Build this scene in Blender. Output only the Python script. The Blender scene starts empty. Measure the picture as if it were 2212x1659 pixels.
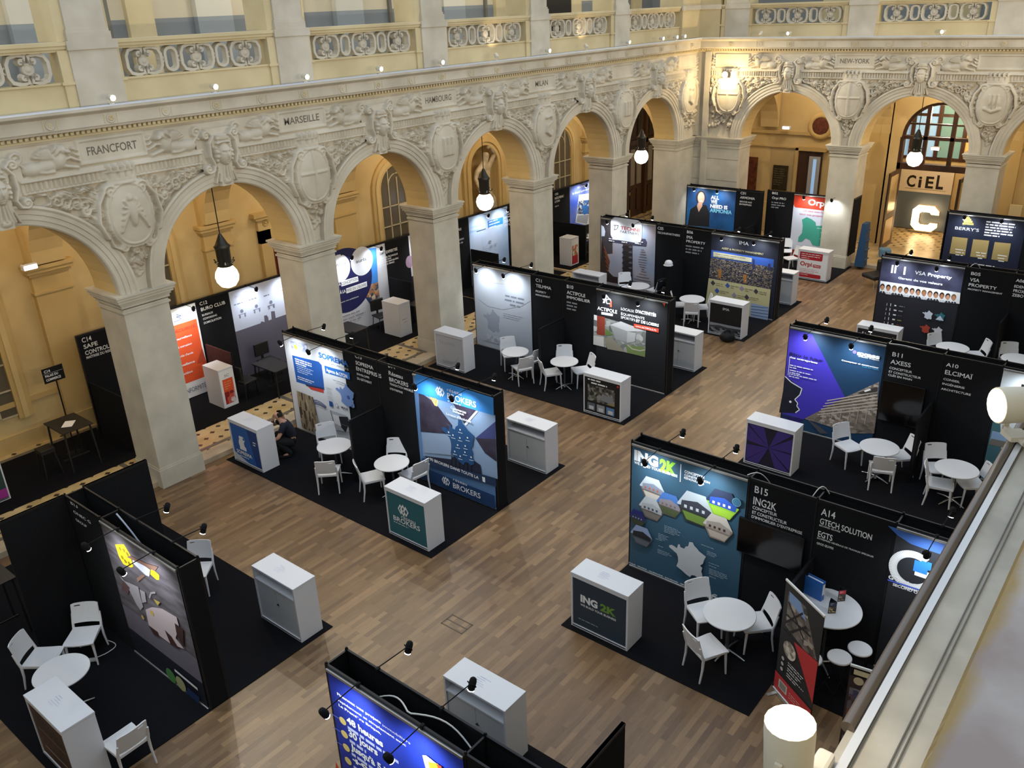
import bpy, bmesh, math, random
import numpy as np
from mathutils import Matrix, Vector
R_ = random.Random(11)
RNG = np.random.default_rng(5)
PI = math.pi
SC = bpy.context.scene
COL = SC.collection
# ------------------------------------------------------------------ camera
F_PX, CX, CY, CAM_Z = 1854.46, 1106.0, 829.5, 9.2
def _rx(t): return Matrix(((1,0,0),(0,math.cos(t),-math.sin(t)),(0,math.sin(t),math.cos(t))))
def _rz(t): return Matrix(((math.cos(t),-math.sin(t),0),(math.sin(t),math.cos(t),0),(0,0,1)))
CAM_R = _rz(-0.87521371) @ _rx(1.15292014) @ _rz(-0.03972459)
cd = bpy.data.cameras.new('camera'); cam = bpy.data.objects.new('camera', cd); COL.objects.link(cam)
cd.sensor_width = 36.0; cd.lens = F_PX/2212*36; cd.clip_start = 0.05; cd.clip_end = 200
cam.matrix_world = Matrix.Translation((0,0,CAM_Z)) @ CAM_R.to_4x4()
SC.camera = cam
def ray(u, v): return CAM_R @ Vector(((u-CX)/F_PX, -(v-CY)/F_PX, -1.0))
def atz(u, v, z):
    d = ray(u, v); t = (z-CAM_Z)/d.z; return Vector((0,0,CAM_Z)) + d*t
def aty(u, v, y):
    d = ray(u, v); return Vector((0,0,CAM_Z)) + d*(y/d.y)
def atx(u, v, x):
    d = ray(u, v); return Vector((0,0,CAM_Z)) + d*(x/d.x)
# ------------------------------------------------------------------ materials
def lin(h):
    if isinstance(h, str):
        h = h.lstrip('#'); h = ''.join(q*2 for q in h) if len(h) == 3 else h; c = [int(h[i:i+2], 16)/255 for i in (0,2,4)]
    else: c = list(h)
    return tuple((x/12.92 if x <= .04045 else ((x+.055)/1.055)**2.4) for x in c) + (1.0,)
_M = {}
def mat(col, rough=.6, metal=0.0, emit=0.0, spec=None, key=None):
    k = key or (col, rough, metal, emit, spec)
    if k in _M: return _M[k]
    m = bpy.data.materials.new('m_%d' % len(_M)); m.use_nodes = True
    b = m.node_tree.nodes['Principled BSDF']
    b.inputs['Base Color'].default_value = lin(col)
    b.inputs['Roughness'].default_value = rough
    b.inputs['Metallic'].default_value = metal
    if spec is not None: b.inputs['Specular IOR Level'].default_value = spec
    if emit:
        b.inputs['Emission Color'].default_value = lin(col); b.inputs['Emission Strength'].default_value = emit
    _M[k] = m
    return m
def nmat(key, c1, c2, scale=4.0, detail=6.0, rough=.7, lo=.35, hi=.65, stretch=(1,1,1), bump=0.0, c3=None, metal=0.0, coords='Object', spec=None):
    """two (three) colours mixed by noise"""
    if key in _M: return _M[key]
    m = bpy.data.materials.new(key); m.use_nodes = True; nt = m.node_tree; N = nt.nodes; L = nt.links
    b = N['Principled BSDF']; tc = N.new('ShaderNodeTexCoord'); mp = N.new('ShaderNodeMapping')
    mp.inputs['Scale'].default_value = stretch
    L.new(tc.outputs[coords], mp.inputs['Vector'])
    nz = N.new('ShaderNodeTexNoise'); nz.inputs['Scale'].default_value = scale; nz.inputs['Detail'].default_value = detail
    L.new(mp.outputs[0], nz.inputs['Vector'])
    cr = N.new('ShaderNodeValToRGB'); e = cr.color_ramp.elements
    e[0].position = lo; e[0].color = lin(c1); e[1].position = hi; e[1].color = lin(c2)
    if c3:
        x = e.new((lo+hi)/2); x.color = lin(c3)
    L.new(nz.outputs['Fac'], cr.inputs['Fac']); L.new(cr.outputs['Color'], b.inputs['Base Color'])
    b.inputs['Roughness'].default_value = rough; b.inputs['Metallic'].default_value = metal
    if spec is not None: b.inputs['Specular IOR Level'].default_value = spec
    if bump:
        bp = N.new('ShaderNodeBump'); bp.inputs['Strength'].default_value = bump; bp.inputs['Distance'].default_value = .02
        L.new(nz.outputs['Fac'], bp.inputs['Height']); L.new(bp.outputs[0], b.inputs['Normal'])
    _M[key] = m
    return m
def parquet():
    if 'parquet' in _M: return _M['parquet']
    m = bpy.data.materials.new('parquet'); m.use_nodes = True; nt = m.node_tree; N = nt.nodes; L = nt.links
    b = N['Principled BSDF']; tc = N.new('ShaderNodeTexCoord')
    br = N.new('ShaderNodeTexBrick'); br.offset = .37; br.offset_frequency = 2; br.squash = 1
    br.inputs['Color1'].default_value = (0,0,0,1); br.inputs['Color2'].default_value = (1,1,1,1); br.inputs['Mortar'].default_value = (.3,.3,.3,1)
    br.inputs['Scale'].default_value = 1.0; br.inputs['Mortar Size'].default_value = .0015; br.inputs['Brick Width'].default_value = .62; br.inputs['Row Height'].default_value = .085
    L.new(tc.outputs['Object'], br.inputs['Vector'])
    cr = N.new('ShaderNodeValToRGB'); e = cr.color_ramp.elements
    e[0].position = 0; e[0].color = lin('#634b34'); e[1].position = 1; e[1].color = lin('#8d7050')
    x = e.new(.35); x.color = lin('#71573c'); x = e.new(.72); x.color = lin('#795f43')
    L.new(br.outputs['Color'], cr.inputs['Fac'])
    nz = N.new('ShaderNodeTexNoise'); nz.inputs['Scale'].default_value = .55; nz.inputs['Detail'].default_value = 3
    L.new(tc.outputs['Object'], nz.inputs['Vector'])
    mp = N.new('ShaderNodeMapping'); mp.inputs['Scale'].default_value = (3, 40, 3); L.new(tc.outputs['Object'], mp.inputs['Vector'])
    n2 = N.new('ShaderNodeTexNoise'); n2.inputs['Scale'].default_value = 1.5; n2.inputs['Detail'].default_value = 4; L.new(mp.outputs[0], n2.inputs['Vector'])
    mx = N.new('ShaderNodeMix'); mx.data_type = 'RGBA'; mx.blend_type = 'OVERLAY'; mx.inputs['Factor'].default_value = .3
    L.new(cr.outputs['Color'], mx.inputs[6]); L.new(n2.outputs['Fac'], mx.inputs[7])
    m2 = N.new('ShaderNodeMix'); m2.data_type = 'RGBA'; m2.blend_type = 'OVERLAY'; m2.inputs['Factor'].default_value = .35
    L.new(mx.outputs[2], m2.inputs[6]); L.new(nz.outputs['Fac'], m2.inputs[7])
    L.new(m2.outputs[2], b.inputs['Base Color'])
    b.inputs['Roughness'].default_value = .36
    _M['parquet'] = m
    return m
def tilemat():
    if 'tile' in _M: return _M['tile']
    m = bpy.data.materials.new('tile'); m.use_nodes = True; nt = m.node_tree; N = nt.nodes; L = nt.links
    b = N['Principled BSDF']; tc = N.new('ShaderNodeTexCoord'); sp = N.new('ShaderNodeSeparateXYZ'); L.new(tc.outputs['Object'], sp.inputs[0])
    def mth(op, a, c=None):
        n = N.new('ShaderNodeMath'); n.operation = op
        for i, q in enumerate((a, c)):
            if q is None: continue
            if isinstance(q, (int, float)): n.inputs[i].default_value = q
            else: L.new(q, n.inputs[i])
        return n.outputs[0]
    S = .36
    def dia(ox, oy):
        u = mth('ABSOLUTE', mth('SUBTRACT', mth('FRACT', mth('ADD', mth('DIVIDE', sp.outputs[0], S*1.55), ox)), .5))
        v = mth('ABSOLUTE', mth('SUBTRACT', mth('FRACT', mth('ADD', mth('DIVIDE', sp.outputs[1], S), oy)), .5))
        return mth('LESS_THAN', mth('ADD', mth('MULTIPLY', u, 1.55), v), .2)
    f = mth('MAXIMUM', dia(0, 0), dia(.5, .5))
    nz = N.new('ShaderNodeTexNoise'); nz.inputs['Scale'].default_value = 2.2; L.new(tc.outputs['Object'], nz.inputs['Vector'])
    cr = N.new('ShaderNodeValToRGB'); e = cr.color_ramp.elements; e[0].color = lin('#b29a68'); e[1].color = lin('#d2bd90'); e[0].position = .3; e[1].position = .7
    L.new(nz.outputs['Fac'], cr.inputs['Fac'])
    mx = N.new('ShaderNodeMix'); mx.data_type = 'RGBA'; L.new(f, mx.inputs['Factor']); L.new(cr.outputs['Color'], mx.inputs[6]); mx.inputs[7].default_value = lin('#3b3029')
    L.new(mx.outputs[2], b.inputs['Base Color']); b.inputs['Roughness'].default_value = .3
    _M['tile'] = m
    return m
STONE = nmat('stone', '#b7ae9c', '#cdc5b4', scale=1.3, rough=.8, bump=.12)
STONE_W = nmat('stone warm', '#bfae86', '#d3c39b', scale=.9, rough=.8, bump=.08)
STONE_P = nmat('stone pier', '#b3ad9d', '#c6bfae', scale=1.7, rough=.75, bump=.12)
PAINT_Y = nmat('aisle paint', '#c3aa76', '#d2bb88', scale=.8, rough=.75)
PAINT_D = nmat('aisle trim', '#bb9f66', '#c9ae77', scale=.8, rough=.75)
BLACK = mat('#131417', .85, spec=.25)
BLACKF = nmat('black fabric', '#101114', '#17181b', scale=60, rough=.95, spec=.2)
CARPET = nmat('carpet', '#0d0d10', '#19191d', scale=90, rough=1.0, spec=.1)
ALU = mat('#c9c8c4', .35, .85)
DARKALU = mat('#26272a', .4, .6)
WHITE = mat('#d9dbe0', .45)
PLASTIC = mat('#dcdcde', .4)
CHROME = mat('#b9bcc0', .25, .9)
WALNUT = nmat('dark wood', '#2d1a12', '#472c1d', scale=3, stretch=(1,1,.2), rough=.45)
METAL = mat('#3a3833', .4, .7)
# ------------------------------------------------------------------ mesh building
class MB:
    def __init__(s): s.v = []; s.f = []; s.mi = []; s.mats = []; s.sm = []
    def slot(s, m):
        if m not in s.mats: s.mats.append(m)
        return s.mats.index(m)
    def add(s, vs, fs, m, smooth=False):
        o = len(s.v); s.v.extend(tuple(x) for x in vs); k = s.slot(m)
        for f in fs: s.f.append([i+o for i in f]); s.mi.append(k); s.sm.append(smooth)
        return s
    def box(s, a, b, m, mtx=None):
        x0,y0,z0 = a; x1,y1,z1 = b
        vs = [(x0,y0,z0),(x1,y0,z0),(x1,y1,z0),(x0,y1,z0),(x0,y0,z1),(x1,y0,z1),(x1,y1,z1),(x0,y1,z1)]
        if mtx: vs = [mtx @ Vector(v) for v in vs]
        return s.add(vs, [(3,2,1,0),(4,5,6,7),(0,1,5,4),(1,2,6,5),(2,3,7,6),(3,0,4,7)], m)
    def bbox(s, a, b, m, r=.01, mtx=None):
        """box with bevelled edges"""
        bm = bmesh.new(); bmesh.ops.create_cube(bm, size=1)
        for v in bm.verts: v.co = Vector([(a[i]+b[i])/2 + v.co[i]*(b[i]-a[i]) for i in range(3)])
        bmesh.ops.bevel(bm, geom=list(bm.edges), offset=r, segments=2, affect='EDGES', profile=.5)
        return s.bm(bm, m, mtx)
    def bm(s, bm, m, mtx=None, smooth=False):
        bm.verts.index_update()
        vs = [(mtx @ v.co) if mtx else v.co for v in bm.verts]
        s.add(vs, [[v.index for v in f.verts] for f in bm.faces], m, smooth); bm.free()
        return s
    def quad(s, p, m): return s.add(p, [list(range(len(p)))], m)
    def tube(s, path, r, m, n=8, closed=False, smooth=True):
        P = [Vector(p) for p in path]; k = len(P); vs = []; fs = []
        rr = r if isinstance(r, (list, tuple)) else [r]*k
        up0 = None
        for i, p in enumerate(P):
            if closed: t = (P[(i+1) % k]-P[i-1])
            else: t = (P[min(i+1,k-1)]-P[max(i-1,0)])
            t.normalize()
            if up0 is None or abs(up0.dot(t)) > .98: up0 = Vector((0,0,1)) if abs(t.z) < .9 else Vector((1,0,0))
            a = t.cross(up0).normalized(); b = t.cross(a).normalized(); up0 = -b if False else up0
            for j in range(n):
                q = 2*PI*j/n; vs.append(p + a*math.cos(q)*rr[i] + b*math.sin(q)*rr[i])
        for i in range(k if closed else k-1):
            for j in range(n):
                i2 = (i+1) % k; fs.append([i*n+j, i*n+(j+1)%n, i2*n+(j+1)%n, i2*n+j])
        s.add(vs, fs, m, smooth)
        if not closed: s.add(vs[:n], [list(range(n))[::-1]], m); s.add(vs[-n:], [list(range(n))], m)
        return s
    def lathe(s, prof, m, n=20, c=(0,0,0), mtx=None, smooth=True):
        """prof: (radius, z) from bottom to top"""
        vs = []; fs = []
        for (r, z) in prof:
            for j in range(n):
                q = 2*PI*j/n; v = Vector((c[0]+r*math.cos(q), c[1]+r*math.sin(q), c[2]+z)); vs.append(mtx @ v if mtx else v)
        for i in range(len(prof)-1):
            for j in range(n): fs.append([i*n+j, i*n+(j+1)%n, (i+1)*n+(j+1)%n, (i+1)*n+j])
        s.add(vs, fs, m, smooth)
        s.add(vs[:n], [list(range(n))[::-1]], m); s.add(vs[-n:], [list(range(n))], m)
        return s
    def prism(s, poly, d0, d1, m, f):
        """poly of 2-D points extruded from d0 to d1; f(a,b,d) -> 3-D point"""
        n = len(poly); vs = [f(a,b,d0) for a,b in poly]+[f(a,b,d1) for a,b in poly]
        fs = [list(range(n))[::-1], list(range(n,2*n))]+[[i,(i+1)%n,n+(i+1)%n,n+i] for i in range(n)]
        return s.add(vs, fs, m)
    def build(s, name, parent=None, smooth_angle=None):
        me = bpy.data.meshes.new(name); me.from_pydata([tuple(v) for v in s.v], [], s.f)
        for m in s.mats: me.materials.append(m)
        me.polygons.foreach_set('material_index', s.mi); me.polygons.foreach_set('use_smooth', s.sm); me.update()
        return link(name, me, parent)
def link(name, me, parent=None):
    o = bpy.data.objects.new(name, me); COL.objects.link(o)
    if parent is not None: o.parent = parent
    return o
def thing(name, label, cat, loc=(0,0,0), rz=0.0, group=None):
    o = bpy.data.objects.new(name, None); COL.objects.link(o); o.location = loc; o.rotation_euler = (0,0,rz)
    o.empty_display_size = .1
    tag(o, label, cat, group); return o
def tag(o, label, cat, group=None):
    o['label'] = label; o['category'] = cat
    if group: o['group'] = group
    return o
def struct(o): o['kind'] = 'structure'; return o
def holder(name, loc=(0,0,0), rz=0.0):
    o = bpy.data.objects.new(name, None); COL.objects.link(o); o.location = loc; o.rotation_euler = (0,0,rz); o['kind'] = 'structure'; return o
def dup(root, loc, rz, label=None, group=None, name=None):
    r = root.copy(); COL.objects.link(r); r.location = loc; r.rotation_euler = (0,0,rz)
    if label: r['label'] = label
    if group: r['group'] = group
    def rec(a, b):
        for ch in a.children:
            c = ch.copy(); COL.objects.link(c); c.parent = b; rec(ch, c)
    rec(root, r)
    return r
# ------------------------------------------------------------------ flat print art on a plane
_TX = {}
def textmesh(body, bold):
    k = (body, bold)
    if k not in _TX:
        cu = bpy.data.curves.new('t', 'FONT'); cu.body = body; cu.size = 1.0; cu.resolution_u = 3; cu.offset = bold
        o = bpy.data.objects.new('t', cu); me = o.to_mesh()
        vs = [tuple(v.co[:2]) for v in me.vertices]; fs = [list(p.vertices) for p in me.polygons]
        o.to_mesh_clear(); bpy.data.objects.remove(o); bpy.data.curves.remove(cu)
        _TX[k] = (vs, fs)
    return _TX[k]
class Art:
    """print on a plane: o origin, a (to the reader's right), b (up), n (towards the reader); coordinates in metres along a, b, or photo pixels"""
    def __init__(s, o, a, b, mb=None):
        s.o = Vector(o); s.a = Vector(a); s.b = Vector(b); s.n = s.a.cross(s.b); s.mb = mb or MB(); s.k = 0; s.zo = (0, 0, 1)
        s.step = .0009
    def zoom(s, x, y, k): s.zo = (x, y, k); return s
    def ab(s, p):
        u = s.zo[0]+p[0]/s.zo[2]; v = s.zo[1]+p[1]/s.zo[2]
        d = ray(u, v); c = Vector((0,0,CAM_Z)); t = (s.o-c).dot(s.n)/d.dot(s.n); q = c+d*t-s.o
        return (q.dot(s.a), q.dot(s.b))
    def P(s, a, b): return s.o + s.a*a + s.b*b + s.n*(s.step*s.k)
    def up(s): s.k += 1; return s
    def poly(s, pts, m, px=True):
        s.up(); q = [s.ab(p) for p in pts] if px else pts
        area = sum(q[i-1][0]*q[i][1]-q[i][0]*q[i-1][1] for i in range(len(q)))
        if area < 0: q = q[::-1]
        if len(q) > 4:
            from mathutils.geometry import tessellate_polygon
            vs = [s.P(*x) for x in q]
            s.mb.add(vs, [list(t) for t in tessellate_polygon([[Vector((x[0],x[1],0)) for x in q]])], m)
        else: s.mb.quad([s.P(*x) for x in q], m)
        return s
    def rect(s, a0, b0, a1, b1, m): return s.poly([(a0,b0),(a1,b0),(a1,b1),(a0,b1)], m, False)
    def rrect(s, a0, b0, a1, b1, m, r=.03, corners=(1,1,1,1)):
        pts = []
        for i, (cx, cy, q0) in enumerate(((a1-r,b1-r,0),(a0+r,b1-r,90),(a0+r,b0+r,180),(a1-r,b0+r,270))):
            if corners[i]: pts += [(cx+r*math.cos(math.radians(q0+t)), cy+r*math.sin(math.radians(q0+t))) for t in range(0,91,15)]
            else: pts.append(((a1,b1),(a0,b1),(a0,b0),(a1,b0))[i])
        return s.poly(pts, m, False)
    def disc(s, c, r, m, n=28, ry=None, px=False):
        if px: c = s.ab(c)
        return s.poly([(c[0]+r*math.cos(2*PI*i/n), c[1]+(ry or r)*math.sin(2*PI*i/n)) for i in range(n)], m, False)
    def line(s, p0, p1, w, m, px=True):
        a = s.ab(p0) if px else p0; b = s.ab(p1) if px else p1
        d = Vector((b[0]-a[0], b[1]-a[1])); 
        if d.length < 1e-6: return s
        d.normalize(); nx, ny = -d.y*w/2, d.x*w/2
        return s.poly([(a[0]+nx,a[1]+ny),(a[0]-nx,a[1]-ny),(b[0]-nx,b[1]-ny),(b[0]+nx,b[1]+ny)], m, False)
    def pline(s, pts, w, m, px=True, closed=False):
        q = [s.ab(p) for p in pts] if px else pts
        for i in range(len(q)-(0 if closed else 1)): s.line(q[i], q[(i+1)%len(q)], w, m, False); s.k -= 1
        return s.up()
    def text(s, body, a, b, h, m, w=None, bold=0.0, align='L', shear=0.0):
        """cap height h at (a,b) baseline; w fits the width"""
        vs, fs = textmesh(body, bold)
        if not vs: return s
        x0 = min(v[0] for v in vs); x1 = max(v[0] for v in vs); sc = h/.727; sx = (w/(x1-x0)) if w else sc
        if align == 'C': a -= (x1-x0)*sx/2
        if align == 'R': a -= (x1-x0)*sx
        s.up(); s.mb.add([s.P(a+(v[0]-x0)*sx+shear*v[1]*sc, b+v[1]*sc) for v in vs], fs, m)
        return s
    def tpx(s, body, p0, p1, ph, m, bold=0.0):
        """text whose baseline runs from photo point p0 to p1, cap top at ph above p0"""
        a = s.ab(p0); b = s.ab(p1); h = s.ab(ph)
        return s.text(body, a[0], a[1], max(.01, h[1]-a[1]), m, w=abs(b[0]-a[0]), bold=bold)
    def bars(s, a, b, w, n, gap, m, h=None, rag=.25, align='L'):
        """lines of small print too fine to read"""
        h = h or gap*.42
        s.up(); s.k -= 1
        for i in range(n):
            L = w*(1-rag*R_.random()) if i < n-1 else w*(.4+.4*R_.random()); x = a
            if align == 'C': x = a+(w-L)/2
            end = x+L
            while x < end-.004:
                q = min(end-x, gap*(.5+2.6*R_.random())); s.rect(x, b-i*gap-h, x+q, b-i*gap, m); s.k -= 1; x += q+gap*.35
        return s.up()
    def build(s, name, parent=None): return s.mb.build(name, parent)
def photo_mat(key, cols, scale=8, lo=.25, hi=.75, stretch=(1,1,1)):
    """mottled print of a photograph: several colours by cell noise"""
    if key in _M: return _M[key]
    m = bpy.data.materials.new(key); m.use_nodes = True; nt = m.node_tree; N = nt.nodes; L = nt.links; b = N['Principled BSDF']
    tc = N.new('ShaderNodeTexCoord'); mp = N.new('ShaderNodeMapping'); mp.inputs['Scale'].default_value = stretch; L.new(tc.outputs['Object'], mp.inputs[0])
    vo = N.new('ShaderNodeTexVoronoi'); vo.inputs['Scale'].default_value = scale; vo.distance = 'CHEBYCHEV'; L.new(mp.outputs[0], vo.inputs['Vector'])
    cr = N.new('ShaderNodeValToRGB'); e = cr.color_ramp.elements
    e[0].color = lin(cols[0]); e[0].position = lo; e[1].color = lin(cols[-1]); e[1].position = hi
    for i, c in enumerate(cols[1:-1]): x = e.new(lo+(hi-lo)*(i+1)/(len(cols)-1)); x.color = lin(c)
    sp = N.new('ShaderNodeSeparateColor'); L.new(vo.outputs['Color'], sp.inputs[0]); L.new(sp.outputs[0], cr.inputs['Fac'])
    L.new(cr.outputs['Color'], b.inputs['Base Color']); b.inputs['Roughness'].default_value = .6
    _M[key] = m
    return m
FRANCE = [(.03,.66),(.10,.70),(.17,.69),(.24,.66),(.27,.78),(.31,.79),(.33,.73),(.43,.72),(.46,.79),(.53,.83),(.55,.95),(.64,.97),(.68,.90),(.76,.85),(.82,.80),(.99,.73),(.95,.62),(.93,.52),(.86,.44),(.92,.40),(.90,.30),(.93,.22),(.94,.14),(.84,.08),(.74,.12),(.66,.10),(.62,.03),(.52,.06),(.38,.13),(.25,.18),(.29,.32),(.28,.44),(.24,.52),(.14,.57),(.04,.61)]
def france(art, a0, b0, w, h, m): return art.poly([(a0+x*w, b0+(y)*h) for x, y in FRANCE], m, False)
# ------------------------------------------------------------------ the hall: dimensions
BAY = 4.36; WY = 16.0; FX = 30.6; SPR = 4.30; RIN = 1.70
PIERX = [7.93+BAY*k for k in range(-1, 5)]            # left arcade
PIERY = [10.24, 5.88, 1.52]                            # far arcade
# ------------------------------------------------------------------ floors
mb = MB(); mb.box((-3,-1.2,-.2), (FX+.6,16.25,0), parquet()); o = struct(mb.build('floor'))
mb = MB()
mb.box((-3,16.25,-.2), (40,20.6,.1), tilemat()); mb.box((FX+.6,-1.2,-.2), (40,16.25,.1), tilemat())
o = mb.build('aisle_paving', o)
mb = MB(); SLAB = nmat('step stone', '#a89a84', '#c2b49a', scale=3, rough=.5)
mb.box((-3,16.17,-.01), (FX+.7,16.55,.112), SLAB); mb.box((FX+.55,-1.2,-.01), (FX+.85,16.2,.112), SLAB)
GRY = nmat('grey band', '#5c564c', '#6e675c', scale=5, rough=.4)
for x in PIERX+[29.73]:
    mb.box((x-.62,16.5,.09), (x-.5,20.3,.104), GRY); mb.box((x+.5,16.5,.09), (x+.62,20.3,.104), GRY)
mb.box((-3,16.62,.09), (36,16.74,.1045), GRY); mb.box((-3,19.9,.09), (36,20.05,.1045), GRY)
struct(mb.build('trim_9'))
# ------------------------------------------------------------------ carved relief as a height field
def smooth(e0, e1, x):
    t = np.clip((x-e0)/(e1-e0), 0, 1); return t*t*(3-2*t)
def bump(X, Z, cx, cz, rx, rz, ang=0.0, p=.5):
    c, s = math.cos(ang), math.sin(ang); dx = X-cx; dz = Z-cz
    u = (dx*c+dz*s)/rx; v = (-dx*s+dz*c)/rz
    return np.clip(1-u*u-v*v, 0, None)**p
def stroke(X, Z, pts, w, h):
    """rounded ridge along a polyline"""
    out = np.zeros_like(X)
    for (x0,z0),(x1,z1) in zip(pts[:-1], pts[1:]):
        m = (X > min(x0,x1)-w)&(X < max(x0,x1)+w)&(Z > min(z0,z1)-w)&(Z < max(z0,z1)+w)
        if not m.any(): continue
        dx, dz = x1-x0, z1-z0; L2 = dx*dx+dz*dz+1e-9
        t = np.clip(((X[m]-x0)*dx+(Z[m]-z0)*dz)/L2, 0, 1)
        d = np.hypot(X[m]-x0-t*dx, Z[m]-z0-t*dz)/w
        out[m] = np.maximum(out[m], h*np.sqrt(np.clip(1-d*d, 0, None)))
    return out
def spiral(cx, cz, r, turns, a0, sgn=1, n=26):
    return [(cx+r*(1-.85*i/n)*math.cos(a0+sgn*2*PI*turns*i/n), cz+r*(1-.85*i/n)*math.sin(a0+sgn*2*PI*turns*i/n)) for i in range(n+1)]
def beast(X, Z, s, kind, rr):
    """winged beast lying beside the name tablet; s = side (+1/-1)"""
    h = np.zeros_like(X); M = np.maximum
    bx = lambda x: s*x
    h = M(h, .10*bump(X,Z,bx(1.28),6.87,.36,.115,-s*.08)); h = M(h, .12*bump(X,Z,bx(1.5),6.86,.2,.13))
    h = M(h, .13*bump(X,Z,bx(1.02),6.97,.15,.2,s*.35)); h = M(h, .15*bump(X,Z,bx(.95),7.13,.1,.105))
    h = M(h, .17*bump(X,Z,bx(.87),7.09,.075,.05,s*.3)); h = M(h, .13*bump(X,Z,bx(1.05),7.12,.11,.13,s*.5)*(1+.25*np.sin(60*(X+Z*s))))
    h = M(h, stroke(X,Z,[(bx(1.0),6.86),(bx(.84),6.82),(bx(.72),6.79)],.045,.09)); h = M(h, stroke(X,Z,[(bx(.98),6.95),(bx(.82),6.98),(bx(.74),6.93)],.04,.1))
    h = M(h, stroke(X,Z,[(bx(1.5),6.82),(bx(1.3),6.78),(bx(1.15),6.78)],.045,.1))
    for i in range(6):
        a = .25+.2*i; L = .42-.03*i
        h = M(h, stroke(X,Z,[(bx(1.12),6.98),(bx(1.12+L*math.cos(a)*.75),6.98+L*math.sin(a)*.7)],.035,.075+.006*i))
    h = M(h, stroke(X,Z,[(bx(1.62),6.9),(bx(1.72),7.0)]+[(bx(q[0]),q[1]) for q in spiral(1.72,7.07,.13,1.5,-1.4,1)],.034,.08))
    for e in (0,1): h = M(h, .05*bump(X,Z,bx(.92+.02*e),7.15,.014,.012)+0)
    return h
def relief_mesh(name, x0, x1, arcs, shield, seed, frieze=True, res=.019, z0=4.28, z1=7.34):
    rr = np.random.default_rng(seed); xs = np.linspace(x0, x1, int((x1-x0)/res)); zs = np.linspace(z0, z1, int((z1-z0)/res)); X, Z = np.meshgrid(xs, zs); M = np.maximum
    H = np.zeros_like(X)
    rad = np.full_like(X, 9.)
    for a in arcs: rad = np.minimum(rad, np.hypot(X-a, np.maximum(Z-SPR, 0)))
    if not frieze: H += 0
    # foliage over the spandrel
    zone = (rad > 2.02)&(Z < 6.46)
    if abs(x0) < 1.5: zone &= (X > -.75)
    lo = 4.75+np.abs(X)*.0
    F = np.zeros_like(X)
    for i in range(460):
        cx = rr.uniform(x0, x1); cz = 6.44-1.75*rr.random()**1.25
        d = min(math.hypot(cx-a, cz-SPR) for a in arcs)
        if d < 2.02 or abs(cx) > 2.1: continue
        a = math.atan2(cz-5.85, cx)+rr.normal(0, .55); L = rr.uniform(.07, .14); w = L*rr.uniform(.28, .42); k = .10+.09*rr.random()
        m = (np.abs(X-cx) < L)&(np.abs(Z-cz) < L)
        b = bump(X[m],Z[m],cx,cz,L,w,a,.6)
        c, s_ = math.cos(a), math.sin(a); v = np.abs(-(X[m]-cx)*s_+(Z[m]-cz)*c)
        F[m] = M(F[m], k*b*(1-.55*np.exp(-(v/.012)**2)))
    for i in range(9):
        sx = -1 if i % 2 else 1; cx = sx*(.75+.16*(i//2)); cz = 6.1+.055*(i//2)
        F = M(F, stroke(X,Z,spiral(cx,cz,.15-.012*(i//2),1.6,rr.uniform(0,6),sx),.022,.1))
    H = M(H, np.where(zone, F*smooth(2.0,2.12,rad), 0))
    # shield, its scrolled frame and the drop below it
    if shield:
        cz = 5.83
        q = (np.abs(X/.40)**2.3+np.abs((Z-cz)/.56)**2.3)
        H = M(H, .17*np.clip(1.9-q, 0, 1)**.6*(q < 1.9)); H = M(H, np.where(q < 1.0, .17+.05*np.sqrt(np.clip(1-q,0,1)), 0))
        rim = np.exp(-((q-1.0)/.09)**2); H = M(H, np.where(q < 1.4, .17+.035*rim, 0))
        if shield == 'cross': H += np.where((q < .9)&((np.abs(X) < .03)|(np.abs(Z-cz-.06) < .03)), .022, 0)
        elif shield == 'eagle':
            e = M(.06*bump(X,Z,0,cz+.02,.09,.26), .05*bump(X,Z,0,cz+.3,.07,.07))
            for sx in (-1,1):
                for i in range(6): e = M(e, stroke(X,Z,[(sx*.05,cz+.1),(sx*(.12+.03*i),cz+.26-.11*i)],.026,.045))
            H += np.where(q < .9, e, 0)
        elif shield == 'castle':
            e = np.where((np.abs(Z-cz+.08) < .12)&(np.abs(X) < .2), .03, 0)
            for sx in (-.15,0,.15): e = np.where((np.abs(X-sx) < .045)&(Z > cz-.2)&(Z < cz+.25), .045, e)
            H += np.where(q < .9, e, 0)
        elif shield == 'serpent': H += np.where(q < .9, stroke(X,Z,[(-.12,cz+.26),(.1,cz+.3),(.14,cz+.14),(-.1,cz+.02),(-.14,cz-.14),(.06,cz-.26),(.16,cz-.18)],.05,.06), 0)
        elif shield == 'ship':
            e = stroke(X,Z,[(-.2,cz-.12),(0,cz-.2),(.2,cz-.12)],.06,.05)
            for sx in (-.12,0,.12): e = M(e, stroke(X,Z,[(sx,cz-.1),(sx,cz+.28)],.02,.04)); e = M(e, .04*bump(X,Z,sx+.02,cz+.1,.05,.13))
            H += np.where(q < .9, e, 0)
        for sx in (-1,1):
            H = M(H, stroke(X,Z,[(sx*.52,5.45),(sx*.62,5.75),(sx*.56,6.1),(sx*.42,6.3)]+[(sx*.30+sx*(p[0]),p[1]) for p in spiral(0,6.27,.13,1.4,.6,1)],.055,.2))
            H = M(H, stroke(X,Z,[(sx*.5,5.5),(sx*.44,5.28),(sx*.3,5.18)]+[(sx*.24+sx*p[0],p[1]) for p in spiral(0,5.22,.09,1.3,1.2,-1)],.045,.17))
            H = M(H, stroke(X,Z,[(sx*.6,5.75),(sx*.74,5.95)]+[(sx*.78+sx*p[0],p[1]) for p in spiral(0,6.02,.09,1.2,3,1)],.035,.12))
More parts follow.
